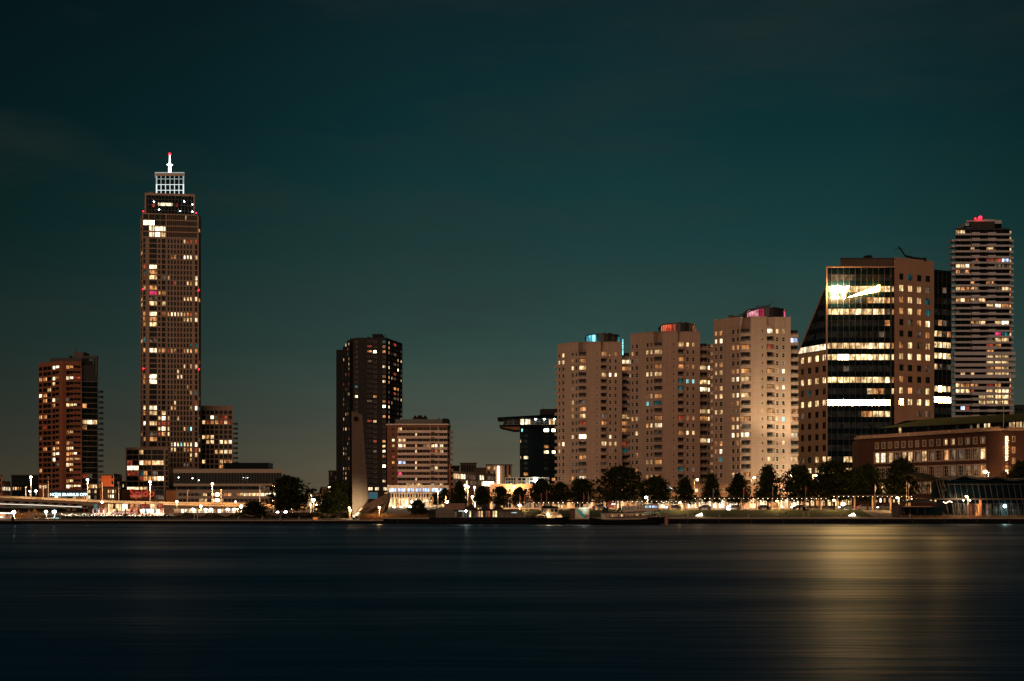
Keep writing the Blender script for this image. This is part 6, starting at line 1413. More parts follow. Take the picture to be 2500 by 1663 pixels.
def tree_mesh(seed, w, h, trunk_h, shape):
    """crown w wide and h high on a clear trunk; leaf-sized faces in clumps along limbs"""
    R = random.Random(seed); tm = MB(); cm = MB()
    tm.tube([(0,0,-.3), (.05,0,trunk_h*.6), (0,.05,trunk_h+h*.3), (.1,0,trunk_h+h*.72)], [.26,.2,.14,.04], BARK, 8)
    limbs = []
    for i in range(11):
        a = i*2.4+R.random(); z0 = trunk_h*.92+h*.42*i/11; L_ = w*.5*(.55+.4*R.random())*(1-.45*i/11)
        e = (math.cos(a)*L_, math.sin(a)*L_, z0+h*.25*R.random()+.5); tm.tube([(0,0,z0-.2), (e[0]*.5,e[1]*.5,(z0+e[2])/2+.2), e], [.09,.06,.02], BARK, 5); limbs.append(e)
    def rad(t, a):
        if shape == 'cone': s = (1-t)**.75*.98+.05
        elif shape == 'oval': s = math.sin(math.pi*min(1, .12+.86*t))**.62
        else: s = math.sin(math.pi*min(1, .2+.8*t))**.5
        return s*(1+.22*math.sin(3*a+seed)+.15*math.sin(5*a+7*t+seed*2)+.16*math.sin(11*t+a*2+seed))
    ncl = int(230+w*h*.8)
    for i in range(ncl):
        a = R.random()*6.283; t = R.random(); q = R.random()**.38
        if R.random() < .2: q *= .6
        rr_ = rad(t, a)*w*.5*q; c = (math.cos(a)*rr_, math.sin(a)*rr_, trunk_h+h*t)
        cs = .42+.62*R.random()
        for j in range(17):
            v = Vector((R.gauss(0,1), R.gauss(0,1), R.gauss(0,.8)))*cs*.62; p = Vector(c)+v
            n = Vector((R.gauss(0,1), R.gauss(0,1), R.gauss(0,1))).normalized(); u = n.orthogonal().normalized(); k = n.cross(u); s = .19+.24*R.random()
            cm.face([p-u*s, p+k*s*.65, p+u*s, p-k*s*.65], LEAF if t > .25 or R.random() < .5 else LEAF2)
    return tm.mesh('trunk'), cm.mesh('crown')
TREES = {}
def tree(label, px, pyt, Y, wpx, kind, base=None, name='street_tree', group='street trees along the promenade', trunk=2.6):
    x = X(px, Y); b = ground_z(x, Y) if base is None else base; H = Z(pyt, Y)-b; W = wpx/F*Y*1.14
    key = (kind, len([k for k in TREES if k[0] == kind]) if len([k for k in TREES if k[0] == kind]) < 3 else rnd.randrange(3))
    if key not in TREES: TREES[key] = tree_mesh(hash(kind) % 7+key[1]*13+3 if False else {'oval':3,'round':5,'cone':8,'wide':11}[kind]+key[1]*13, 8.0 if kind != 'wide' else 12.0, 9.0, trunk, {'wide':'round'}.get(kind, kind))
    tm, cm = TREES[key]
    o = thing(name, label, 'tree', (x, Y, b), group); o.scale = (W/(8.0 if kind != 'wide' else 12.0), W/(8.0 if kind != 'wide' else 12.0), H/(9.0+trunk)); o.rotation_euler = (0, 0, rnd.random()*6)
    link('trunk', tm, o, True); link('crown', cm, o, True)
    return o
TL = [
 ('broad dark tree left of the gap between long pale office and monument', 703, 1166, 400, 88, 'round', 1.0),
 ('low spreading bushy tree in front of the ramp, beside the big broad tree', 622, 1226, 398, 56, 'round', 1.0),
 ('tall dark tree standing against the left side of the bow monument', 828, 1178, 400, 62, 'oval', 1.0),
 ('bushy dark tree lower and left of the monument tree', 800, 1205, 395, 52, 'round', 1.0),
 ('small round tree in front of the brightly lit hall', 1021, 1221, 376, 38, 'round', 1.0),
 ('slim tree left of the rust red mast', 1086, 1193, 540, 22, 'oval', None),
 ('half hidden tree in front of the right end of the lit hall', 1066, 1205, 535, 26, 'round', None),
 ('pointed conical tree in front of the peach office, right of the rust mast', 1121, 1178, 410, 38, 'cone', None),
 ('rounded tree in front of the middle of the peach office', 1177, 1190, 410, 36, 'round', None),
 ('tree standing below the string of stair lamps', 1222, 1190, 410, 38, 'oval', None),
 ('short tree right of the stair lamps, before the left part of the podium', 1268, 1192, 408, 38, 'round', None),
 ('dark tree in front of the white floodlight on the terrace', 1322, 1172, 406, 54, 'oval', None),
 ('tree below the left edge of the cyan crowned tower', 1368, 1180, 406, 40, 'oval', None),
 ('tree between the tugboat and the cyan crowned tower', 1420, 1172, 404, 56, 'oval', None),
 ('largest very broad tree below the orange crowned tower', 1514, 1142, 402, 112, 'wide', None),
 ('tree behind the wheelhouse of the white passenger boat', 1602, 1166, 404, 68, 'oval', None),
 ('tree below the orange crowned tower, right of the boat', 1672, 1170, 400, 54, 'cone', None),
 ('tree between the orange and magenta crowned towers', 1737, 1161, 400, 50, 'cone', None),
 ('dense tree left of the floodlit cream wall base', 1802, 1160, 400, 58, 'cone', None),
 ('tall pointed tree covering the foot of the floodlit cream wall', 1874, 1143, 398, 68, 'cone', None),
 ('tree in front of the left corner of the banded office', 1952, 1141, 398, 72, 'oval', None),
 ('very dark wide tree below the glass front of the banded office', 2038, 1131, 396, 92, 'oval', None),
 ('dark tree at the left end of the brick office', 2118, 1139, 394, 62, 'oval', None),
 ('large leafy tree in front of the brick office windows', 2201, 1124, 392, 70, 'oval', None),
 ('dark tree in front of the brick office at the right picture edge', 2497, 1133, 390, 74, 'round', None)]
for lb, px, py, Y, w, kd, b in TL: tree(lb, px, py, Y, w, kd, b)
# far tree line and houses in the gap behind the ramp
mb = MB(); R_ = random.Random(4)
for i in range(2600):
    px = R_.uniform(735, 800); c = at(px, 1218-(R_.random()**.7)*(14+9*math.sin(px*.21)+5*math.sin(px*.53)), 760+R_.random()*20); s = .5+R_.random()*.7
    n = Vector((R_.gauss(0,1), R_.gauss(0,1), R_.gauss(0,1))).normalized(); u = n.orthogonal().normalized(); k = n.cross(u); p = Vector(c)
    mb.face([p-u*s, p+k*s*.7, p+u*s, p-k*s*.7], LEAF)
tag(mb.build('treeline'), 'dark far tree line closing the street gap left of the monument', 'tree line', kind='stuff')
g1 = small('gate_building', 'small glaring white fronted building in the street gap left of the monument', 751, 763, 1204, 560, mat('gate_white', (.7,.62,.5), .7), [1210,1220,1229], {'a': (752.5,761.5)}, {0: {'a':'W'}, 1: {'a':'w'}, 2: {'a':'w'}}, hh=1.5)
small('house', 'orange lit low house with rows of windows right of the small white fronted building', 763, 790, 1207, 575, mat('house_peach', (.45,.3,.2), .8), [1213,1222,1231], ev(765,788,4,.35), {0: {'c0':'d','c1':'o'}, 1: {'c0':'w','c1':'o','c2':'w','c3':'o'}, 2: {'c0':'W','c1':'w','c2':'w','c3':'W'}})
small('house', 'sloping roofed dim house behind the tree left of the monument', 786, 822, 1192, 600, mat('house_pink', (.3,.19,.14), .8), [1199,1208,1218], ev(788,820,5,.4), {1: {'c1':'d'}, 2: {'c0':'w'}}, y1=590)

# ------------------------------------------------------------------ reeds and grass on the quay edge left (one mass)
mb = MB(); R_ = random.Random(9)
for i in range(5000):
    px = R_.uniform(878, 1045); y = R_.uniform(369, 381); x = X(px, y); h = .5+R_.random()*1.5; dx = R_.gauss(0,.25)
    mb.face([(x-.04,y,1.03), (x+.04,y,1.03), (x+dx,y+R_.gauss(0,.2),1.03+h)], mat('dry_grass', (.22,.12,.05), .9, noise=.4))
tag(mb.build('reed_grass'), 'dry orange grass at the foot of the monument', 'grass', kind='stuff')
mb = MB()
for i in range(3200):
    px = R_.uniform(2195, 2500); y = R_.uniform(369, 371.6); x = X(px, y); h = .3+R_.random()*.7; z = ground_z(x, y)
    mb.face([(x-.04,y,z), (x+.04,y,z), (x+R_.gauss(0,.2),y+R_.gauss(0,.2),z+h)], MATS['dry_grass'])
tag(mb.build('border_grass'), 'low border grass before the quay pavilion', 'grass', kind='stuff')
mb = MB()
for i in range(2600):
    px = R_.uniform(400, 850); y = R_.uniform(405, 409); c = Vector((X(px,y), y, 1.03+R_.random()*(1.0+.7*math.sin(px*.1)))); s = .15+R_.random()*.2
    n = Vector((R_.gauss(0,1), R_.gauss(0,1), R_.gauss(0,1))).normalized(); u = n.orthogonal().normalized(); k = n.cross(u)
    mb.face([c-u*s, c+k*s*.7, c+u*s, c-k*s*.7], LEAF2)
tag(mb.build('hedge_foliage'), 'low shrubs along the left retaining wall', 'shrubs', kind='stuff')
mb = MB()
for i in range(2600):
    px = R_.uniform(150, 405); y = R_.uniform(396, 402); c = Vector((X(px,y), y, 1.03+R_.random()*.45)); s = .1+R_.random()*.15
    n = Vector((R_.gauss(0,1), R_.gauss(0,1), R_.gauss(0,1))).normalized(); u = n.orthogonal().normalized(); k = n.cross(u)
    mb.face([c-u*s, c+k*s*.7, c+u*s, c-k*s*.7], LEAF2)
tag(mb.build('terrace_shrubs'), 'low planting in front of the restaurant terrace', 'shrubs', kind='stuff')

# ------------------------------------------------------------------ street lamps
POLE = mat('lamp_pole', (.45, .36, .27), .5, .4)
def street_lamp(label, px, py, Y, base=None, col='o', r=.42, power=2200, arm=0, group='street lamps', thin=.07, bare=False):
    x = X(px, Y); z = Z(py, Y); b = ground_z(x, Y) if base is None else base
    o = thing('street_lamp', label, 'street lamp', (x, Y, b), group)
    mb = MB(); ax = arm/F*Y
    mb.tube([(x+ax,Y+.3,b), (x+ax,Y+.3,z+.1 if arm else z-.25)], [thin*1.4, thin], POLE, 7)
    if arm: mb.tube([(x+ax,Y+.3,z+.1), (x,Y+.1,z+.35)], thin*.8, POLE, 6)
    part('pole', mb, o)
    mb = MB(); mb.tube([(x,Y,z+r*.72), (x,Y,z+r*.95), (x,Y,z+r*1.1)], [r*.9, r*.6, .04], POLE, 8); la = part('lantern', mb, o)
    mb = MB(); mb.ball((x,Y,z), r, {'o': LAMP_O, 'w': LAMP_W, 'y': emis('lamp_warm_white', (1,.84,.58), 26), 't': emis('lamp_cyan', (.45,1,1), 20)}[col], 10, 7, .8); part('globe', mb, la)
    if power: lamp_light((x,Y-r-.25,z-.3), {'o': SOD, 'w': WHT, 'y': (1,.72,.42), 't': (.5,1,1)}[col], power*(4 if bare else 1), .35, parent=o, bare=bare)
    return o
rb = lambda px: Z(ramp_y(px), 520)-.4
for lb, px, py, c, p in [('tall lamp on the bridge before the dark blue-black block', 75, 1165, 'y', 2600), ('tall lamp on the bridge right of the brick tower', 213.5, 1171.5, 'y', 2600), ('lamp on the ramp in front of the glazed block', 366.5, 1176.5, 'y', 3000), ('lamp on the ramp before the long pale office', 518.5, 1181.5, 'o', 3000), ('lamp on the ramp beside the broad dark tree', 668, 1186, 'o', 2600)]:
    street_lamp(lb, px, py, 529, rb(px), c, .5, p*4, 0, 'tall lamps on the bridge ramp', .16)
for lb, px, py in [('unlit tall pole on the bridge left of the brick tower', 63, 1190), ('unlit pole before the left edge of the brick tower', 106, 1188), ('unlit lamp pole before the brick tower nose', 118, 1165), ('slim unlit pole before the orange walled block', 250, 1180), ('slim unlit pole before the stepped dark block', 290, 1178), ('slim unlit pole before the left part of the pale office', 458, 1198), ('slim unlit pole before the middle of the pale office', 540, 1196), ('slim unlit pole before the right part of the pale office', 634, 1186)]:
    x = X(px, 531); o = thing('light_pole', lb, 'pole', (x, 531, rb(px)), 'unlit poles on the bridge ramp'); mb = MB(); mb.tube([(x,531,rb(px)), (x,531,Z(py,531))], [.17,.11], POLE, 7); part('pole', mb, o); mb = MB(); mb.tube([(x-.5,531,Z(py,531)), (x+.5,531,Z(py,531)+.1)], .1, POLE, 6); part('lantern', mb, o)
for lb, px, py, Y, b, c, r, p in [
 ('white globe lamp beyond the bridge left of the brick tower', 87.5, 1199, 600, None, 'w', .55, 1500), ('small white lamp beyond the bridge near the street signs', 72.5, 1199.5, 590, None, 'w', .4, 700),
 ('glaring lamp at the far left under the bridge', 33.5, 1251, 400, None, 'y', .62, 2600), ('lamp under the bridge left of the cyan glare', 112.5, 1249.5, 402, None, 'o', .5, 1800), ('cyan glaring lamp under the bridge left of the concrete piers', 132.5, 1249.5, 404, None, 't', .62, 1500),
 ('lamp standing in front of the ramp above the restaurant', 249, 1226, 500, None, 'y', .45, 1400), ('white lamp in front of the ramp right of the restaurant', 394, 1236, 480, None, 'y', .55, 2000), ('lamp at the right end of the restaurant', 387, 1247, 470, None, 'y', .45, 1400), ('low lamp before the ramp, right of the timber kiosk', 431.5, 1225, 500, None, 'y', .45, 1500),
 ('lamp in front of the ramp above the white glass entrance', 490.5, 1236, 480, None, 'y', .5, 2000), ('small lamp behind the ramp parapet before the pale office', 575, 1225.5, 540, None, 'y', .4, 1200), ('white lamp in front of the ramp near the low spreading tree', 588.5, 1236.5, 480, None, 'w', .58, 2200), ('small orange lamp beside the white lamp near the spreading tree', 580, 1243.5, 470, None, 'o', .3, 700),
 ('orange lamp seen at the left edge of the broad tree', 667.5, 1221.5, 500, None, 'o', .5, 1600), ('white lamp on a mast in the street gap', 765, 1220, 500, None, 'w', .7, 3000), ('tall lamp right of the street gap, left of the monument', 804.5, 1190.5, 500, None, 'o', .5, 2200),
 ('small lamp low in the street gap', 758.5, 1232.5, 500, None, 'y', .35, 700), ('second small lamp low in the street gap', 771.5, 1232.5, 500, None, 'y', .35, 700), ('glaring white ground light left of the street gap', 678.5, 1252, 412, None, 'w', .6, 1400), ('glaring white ground light beside its twin left of the street gap', 698.5, 1251.5, 412, None, 'w', .68, 1600), ('small globe lamp behind the two ground lights', 714, 1242, 420, None, 'y', .25, 400),
 ('low orange lamp between tree and monument', 852.5, 1240, 395, None, 'o', .32, 600), ('second low lamp between tree and monument', 855.5, 1246, 393, None, 'o', .32, 600), ('lamp on the grass in front of the monument hull', 926, 1239, 372, None, 'o', .32, 1500),
 ('lamp above the flags before the lit hall', 1069, 1200, 500, None, 'y', .35, 900), ('orange glaring lamp at the foot of the rust mast', 1091.5, 1225.5, 420, None, 'y', .5, 1800), ('lamp left of the peach office tree, left of a close pair', 1136, 1185, 470, None, 'y', .4, 1100), ('white brighter lamp of the close pair before the peach office', 1142, 1189, 470, None, 'y', .5, 1600), ('smaller lamp right of the close pair before the peach office', 1158.5, 1190, 480, None, 'y', .32, 900), ('lamp before the right end of the peach office', 1199, 1193, 470, None, 'y', .42, 1300),
 ('orange lamp low above the pontoon tents', 1153.5, 1213, 440, None, 'y', .38, 1000), ('glaring lamp directly above the pontoon tent peak', 1159.5, 1224.5, 420, None, 'y', .5, 1800), ('lamp before the podium left of the short tree', 1255.5, 1187.5, 424, None, 'o', .4, 1400), ('orange lamp below the short tree by the pontoon', 1268.5, 1234, 384, None, 'o', .42, 1400)]:
    street_lamp(lb, px, py, Y, b, c, r, p, bare=1060 < px < 1260)
for lb, px, py, Y, c, r, p, a in [
 ('arm lamp right of the largest tree below the orange crowned tower', 1577.5, 1176, 416, 'o', .4, 1900, -5), ('white glaring lamp above the boat wheelhouse', 1577.5, 1214.5, 385, 'w', .42, 1000, 4), ('short arm lamp on the lawn right of the boat', 1660, 1227.5, 384, 'o', .3, 900, 5), ('arm lamp between the two conical trees', 1702.5, 1171.5, 416, 'o', .4, 1900, -7), ('arm lamp at the base of the magenta crowned tower', 1841, 1166.5, 416, 'o', .4, 1900, -7),
 ('small white lamp at the right foot of the cream wall', 1931.5, 1156.5, 418, 'y', .34, 900, 0), ('short arm lamp on the lawn below the pointed tree', 1897, 1223.5, 384, 'o', .3, 900, 5), ('arm lamp at the corner of the banded office', 1992, 1161, 416, 'o', .42, 2200, -7), ('short arm lamp on the lawn below the very dark tree', 2036, 1221.5, 384, 'o', .34, 1000, 4.5), ('short arm lamp before the brick office ground floor', 2190.5, 1215.5, 380, 'o', .34, 1000, 4.5),
 ('glaring orange lamp above the wavy roof', 2405, 1152, 392, 'o', .6, 3200, 9), ('short arm lamp before the wavy roofed pavilion', 2359, 1212, 368.5, 'y', .26, 500, 5), ('white glaring lamp behind the road under the dark trees', 2059, 1231, 414, 'w', .62, 2200, 0), ('white glaring lamp behind the pergola by the bright shop', 1779, 1240, 400, 'w', .8, 3200, 0)]:
    street_lamp(lb, px, py, Y, None, c, r, p, a, bare=px > 2100 or 1900 < px < 1995)
fl = thing('floodlight_mast', 'slim mast with a floodlight aimed at the cream lit tower', 'floodlight', (X(1999,417), 417, GZ))
mb = MB(); mb.tube([(X(1999,417),417,GZ), (X(1999,417),417,13.5)], .09, POLE, 6); part('pole', mb, fl); mb = MB(); mb.box(X(1997,417), X(1999,417), 416.7, 417.2, 13.2, 14.0, FRAME_D); part('lantern', mb, fl)
mb = MB(); mb.box(X(1998,417)+.05, X(1998,417)+.09, 415.2, 418.4, 12.6, 14.6, FRAME_D); part('added_barn_door', mb, fl)  # side plate added to keep the beam off the banded office
spot_light((X(1998,417)-.5, 416.4, 13.7), (X(1880,437), 437, 22), (1, .82, .50), 24000, 100, .5, .04, fl)
spot_light((X(1998,417)-.5, 416.4, 13.8), (X(1880,437), 437, 62), (1, .76, .45), 60000, 75, .6, .04, fl)

# ------------------------------------------------------------------ pergola along the promenade
def pergola(name, label, pxs, y0, y1, px_a, px_b, Y):
    r = thing(name, label, 'pergola', (X((px_a+px_b)/2,Y), Y, GZ)); mc = mat('pergola_column', (.46,.32,.20), .75)
    mb = MB(); mb.box(X(px_a,Y), X(px_b,Y), Y-1.3, Y+1.3, Z(y0,Y)+.02, Z(y0,Y)+.42, mat('pergola_beam', (.05,.035,.03), .7)); part('roof_beam', mb, r)
    for px in pxs:
        mb = MB(); x = X(px,Y); mb.tube([(x,Y,GZ-.1), (x,Y,Z(y0,Y)+.018)], .27, mc, 14); part('column', mb, r)
    mb = MB(); n = int((px_b-px_a)/11.8)
    for i in range(n): mb.ball((X(px_a+6+11.8*i,Y), Y-1.0, Z(y0,Y)-.03), .05+.08*rnd.random(), emis('down_light', (1,.78,.5), 5), 6, 4)
    part('down_light', mb, r)
    for px in pxs: lamp_light((X(px+7,Y), Y-2.6, Z(y0,Y)-.5), (1,.60,.28), 260, .2, parent=r)
pergola('pergola', 'long dark pergola beam on pale columns along the promenade below the magenta crowned tower', [1704,1738,1773,1810,1847,1885,1926,1966,2004], 1217, 1246, 1690, 2024, 390)
pergola('pergola', 'pergola on pale columns in front of the brick office ground floor', [2044,2086,2130,2174,2221], 1212, 1246, 2028, 2232, 388.5)
pergola('pergola', 'dark pergola with small downlights behind the tugboat and tents', [1272,1320,1368,1416,1455], 1227, 1246, 1262, 1462, 392)
pergola('pergola', 'short pergola behind the white passenger boat', [1505,1545,1590,1636,1670], 1224, 1246, 1490, 1684, 391)

# ------------------------------------------------------------------ flags
fc = {'white': (.6,.55,.48), 'red': (.45,.04,.04), 'orange': (.6,.22,.06), 'magenta': (.42,.03,.14), 'green': (.22,.3,.22), 'grey': (.3,.3,.28)}
FL = [(1000,1214,1246,500,'white'),(1008,1212,1246,500,'orange'),(1018,1214,1246,500,'white'),(1030,1213,1246,500,'orange'),(1045,1212,1246,480,'white'),(1056,1212,1246,480,'orange'),(1087,1208,1232,420,'orange'),(1120,1206,1232,415,'white'),(1124,1207,1232,415,'red'),(1128.5,1205,1232,415,'white'),(1148,1208,1232,415,'orange'),(1166.5,1207,1232,415,'orange'),(1175,1207,1232,415,'white'),(1192,1207,1232,415,'orange'),(1209,1207,1232,415,'red'),(1221,1206,1232,415,'magenta'),
 (1268.5,1206,1240,384,'orange'),(1280.5,1206,1240,384,'red'),(1291,1208,1240,384,'magenta'),(1321,1203,1240,384,'magenta'),(1334,1196,1240,384,'magenta'),(1424.5,1202,1246,384,'red'),(1436,1200,1246,384,'green'),(1741,1192,1246,386,'grey'),(1815,1190,1246,386,'red'),(1886,1187,1246,386,'grey'),(1967,1186,1246,386,'red'),(2136,1181,1246,384,'white'),(2213,1175,1226,384,'grey'),(2218,1178,1226,384,'white')]
wh = ['before the left part of the lit hall','before the left part of the lit hall beside the white one','before the middle of the lit hall','before the middle of the lit hall, taller','before the right part of the lit hall','before the right part of the lit hall, right of the white one','right of the rust mast','below the conical tree, leftmost of three','below the conical tree, middle of three','below the conical tree, rightmost of three','between conical and rounded tree','in front of the left side of the rounded tree','in front of the rounded tree','right of the rounded tree','left of the tree below the stair lamps','in front of the tree below the stair lamps',
 'in front of the short tree','right of the short tree','between short tree and floodlit tree','left side of the floodlit terrace tree','right side of the floodlit terrace tree','behind the mural container, left one','behind the mural container, right one','before the tree between orange and magenta crowned towers','before the dense tree left of the cream wall','before the pointed tree at the cream wall','before the tree at the banded office corner','before the tree at the left end of the brick office','left of a pair before the large leafy tree','right of a pair before the large leafy tree']
for (px, yt, yb, Y, c), w in zip(FL, wh):
    x = X(px, Y); b = ground_z(x, Y); o = thing('flagpole', 'limp %s flag %s' % (c, w), 'flagpole', (x, Y, b), 'flagpoles along the promenade')
    zt = Z(yt, Y); mb = MB(); mb.tube([(x,Y,b), (x,Y,zt)], [.07,.045], POLE, 6); part('pole', mb, o)
    mb = MB(); m_ = mat('flag_'+c, fc[c], .9); zf = zt-.2; h = 2.2+rnd.random()*.6; n = 7
    pr = [(x+.06+.16*math.sin(i*.9+px)+.30*i/n*(1-i/n)*2, Y+.05*math.cos(i*2.1), zf-h*i/n) for i in range(n+1)]
    for p, q in zip(pr, pr[1:]): mb.face([(x+.03,Y,p[2]), p, q, (x+.03,Y,q[2])], m_); mb.face([p, (p[0]+.12,p[1]+.14,p[2]-.1), (q[0]+.12,q[1]+.14,q[2]-.1), q], m_)
    part('flag', mb, o)

# ------------------------------------------------------------------ cars on the quay road
def make_car():
    r = thing('parked_car', '', 'car', (0,0,0), 'cars on the quay road'); mp_ = mat('car_paint', (.25,.25,.26), .3, .5, noise=0)
    prof = [(-2.15,.32),(2.1,.32),(2.18,.62),(2.05,.86),(1.1,.98),(.45,1.42),(-1.2,1.46),(-1.85,1.02),(-2.15,.92)]
    mb = MB(); a = [(x,-.86,z) for x, z in prof]; b = [(x,.86,z) for x, z in prof]
    mb.face(a, mp_); mb.face(b[::-1], mp_)
    for i in range(len(prof)): j = (i+1) % len(prof); mb.face([a[j], a[i], b[i], b[j]], mp_)
    part('body', mb, r, True)
    mb = MB()
    for y, s in ((-.868, 1), (.868, -1)):
        for q in ([(.98,1.0),(.42,1.36),(-.35,1.38),(-.35,1.0)], [(-.42,1.0),(-.42,1.38),(-1.15,1.38),(-1.6,1.02)]): mb.face([(x,y,z) for x, z in q], NAVY)
    part('side_window', mb, r, True)
    for x in (-1.35, 1.35):
        for y in (-.8, .8):
            mb = MB(); mb.tube([(x,y-.1,.31), (x,y+.1,.31)], .31, mat('tyre', (.015,.015,.015), .9), 12); wh_ = part('wheel', mb, r, True); mb = MB(); mb.tube([(x,y-.11,.31), (x,y+.11,.31)], .19, mat('rim_alloy', (.4,.4,.4), .3, .5, .6), 10); part('rim', mb, wh_)
    for y in (-.62, .62):
        mb = MB(); mb.ball((2.14,y,.68), .13, LAMP_W, 6, 4); part('headlight', mb, r, True)
        mb = MB(); mb.ball((-2.12,y,.8), .11, RED_L, 6, 4); part('tail_light', mb, r, True)
    return r
car0 = make_car(); ci = 0
for px, Y, rz, lb in [(1462, 400, 0, 'car with red tail lights left of the boat funnel'), (1645, 402, math.pi, 'car with headlights on right of the boat wheelhouse'), (1720, 403, math.pi, 'car behind the first pergola columns on the right bank'), (1792, 400, math.pi, 'car passing the bright white shop'), (1866, 402, 0, 'car behind the pergola below the pointed tree'), (1950, 403, math.pi, 'car behind the pergola at the banded office corner'), (2066, 402, math.pi, 'car under the very dark tree'), (2110, 401, 0, 'car before the left end of the brick office'), (2160, 403, math.pi, 'car behind the pergola of the brick office')]:
    l = (X(px,Y), Y, GZ+.01)
    if ci == 0: car0.location = l; car0['label'] = lb; car0.rotation_euler = (0,0,rz)
    else: dup(car0, l, lb, 'cars on the quay road', None, rz)
    ci += 1

# ------------------------------------------------------------------ bollards, lights and signs on the quay
def make_bollard():
    r = thing('bollard', '', 'bollard', (0,0,0), 'mooring bollards on the quay edge'); mi_ = mat('bollard_iron', (.30,.25,.2), .5, .4)
    mb = MB(); mb.tube([(0,0,0), (0,0,.1), (0,0,.12), (0,0,.62)], [.34,.34,.2,.18], mi_, 10); part('post', mb, r, True)
    mb = MB(); mb.tube([(-.1,0,.6), (0,0,.66), (.34,0,.78)], [.2,.24,.16], mi_, 8); part('horn', mb, r, True); return r
b0 = make_bollard(); BL = [(582,'left quay, below the low spreading tree'),(640,'left quay, below the broad tree'),(684,'left quay, below the ground lights'),(730,'left quay, below the street gap'),(777,'left quay, left of the dark trees'),(825,'left quay, below the monument tree'),(875,'left quay, at the foot of the monument'),(922,'left quay, below the monument hull'),(972,'left quay, at the dry grass'),(1671,'right quay, first right of the boat'),(1690,'right quay, second right of the boat'),(1756,'right quay, below the tree left of the bright shop'),(1827,'right quay, below the dense tree'),(1898,'right quay, below the pointed tree'),(1975,'right quay, beside the framed sign'),(2053,'right quay, below the very dark tree'),(2138,'right quay, below the brick office left end'),(2221,'right quay, in front of the kiosk'),(2318,'right quay, left corner of the wavy pavilion'),(2416,'right quay, in front of the wavy pavilion')]
for i, (px, lb) in enumerate(BL):
    x = X(px, 363.2); l = (x, 363.2, zq(x)+.07); lb = 'iron mooring bollard on the '+lb
    if i == 0: b0.location = l; b0['label'] = lb
    else: dup(b0, l, lb)
for px, lb in [(1710, 'wedge shaped white light on the lawn below the tree between the towers'), (2083, 'wedge shaped white light on the lawn below the brick office')]:
    Y = 374.0; o = thing('lawn_light', lb, 'lawn light', (X(px,Y), Y, 1.7)); EL = emis('lawn_glow', (1,.9,.72), 7)
    A, B, T = (X(px-13,Y), Y, Z(1260,Y)), (X(px+6,Y), Y, Z(1259.5,Y)), (X(px+5,Y), Y+1.5, Z(1252.5,Y))
    mb = MB(); mb.face([A, B, T], EL); part('glowing_face', mb, o)
    mb = MB(); q = (T[0]+.3, T[1]+.6, B[2]); mb.face([B, q, T], M_COPE); mb.face([q, A, T], M_COPE); part('back', mb, o); lamp_light((X(px,Y), Y-1.2, Z(1254,Y)), (1,.72,.4), 160, .3, parent=o)
o = thing('sign_frame', 'pale two legged sign frame on the lawn beside the quay', 'sign', (X(1968,366), 366, 1.65)); mb = MB()
for px in (1961.5, 1973.5): mb.tube([at(px,1265,366), at(px,1244,366)], .12, mat('sign_post', (.5,.36,.2), .6), 6)
part('post', mb, o); mb = MB(); a, b = at(1960.5,1247,366), at(1967,1237,366); mb.box(a[0], b[0], 365.8, 365.9, a[2], b[2], NAVY); a, b = at(1967.2,1247,366), at(1974,1243,366); mb.box(a[0], b[0], 365.82, 365.92, a[2], b[2], mat('sign_plate', (.12,.09,.06), .7)); part('panel', mb, o)
for px in (474.5, 482.5):
    o = thing('mooring_pole', 'pale slim pole at the %s of the pair on the left quay below the ramp' % ('left' if px < 480 else 'right'), 'pole', (X(px,366), 366, 1.03), 'pale poles on the left quay'); mb = MB(); mb.tube([at(px,1271,366), at(px,1252,366)], .1, FRAME_W, 6); part('pole', mb, o)
o = thing('quay_kiosk', 'small orange lit ticket booth on the left quay near the street gap', 'booth', (X(769,372), 372, 1.03)); mb = MB(); mb.box(X(764,372), X(775,372), 372, 374, 1.03, Z(1262,372), mat('booth_orange', (.6,.25,.1), .8)); part('body', mb, o); mb = MB(); mb.box(X(763,372), X(776,372), 371.7, 374.3, Z(1262,372)+.003, Z(1261,372), FRAME_D); part('roof', mb, o); lamp_light((X(769,370), 370, 2.6), SOD, 160, .2, parent=o)

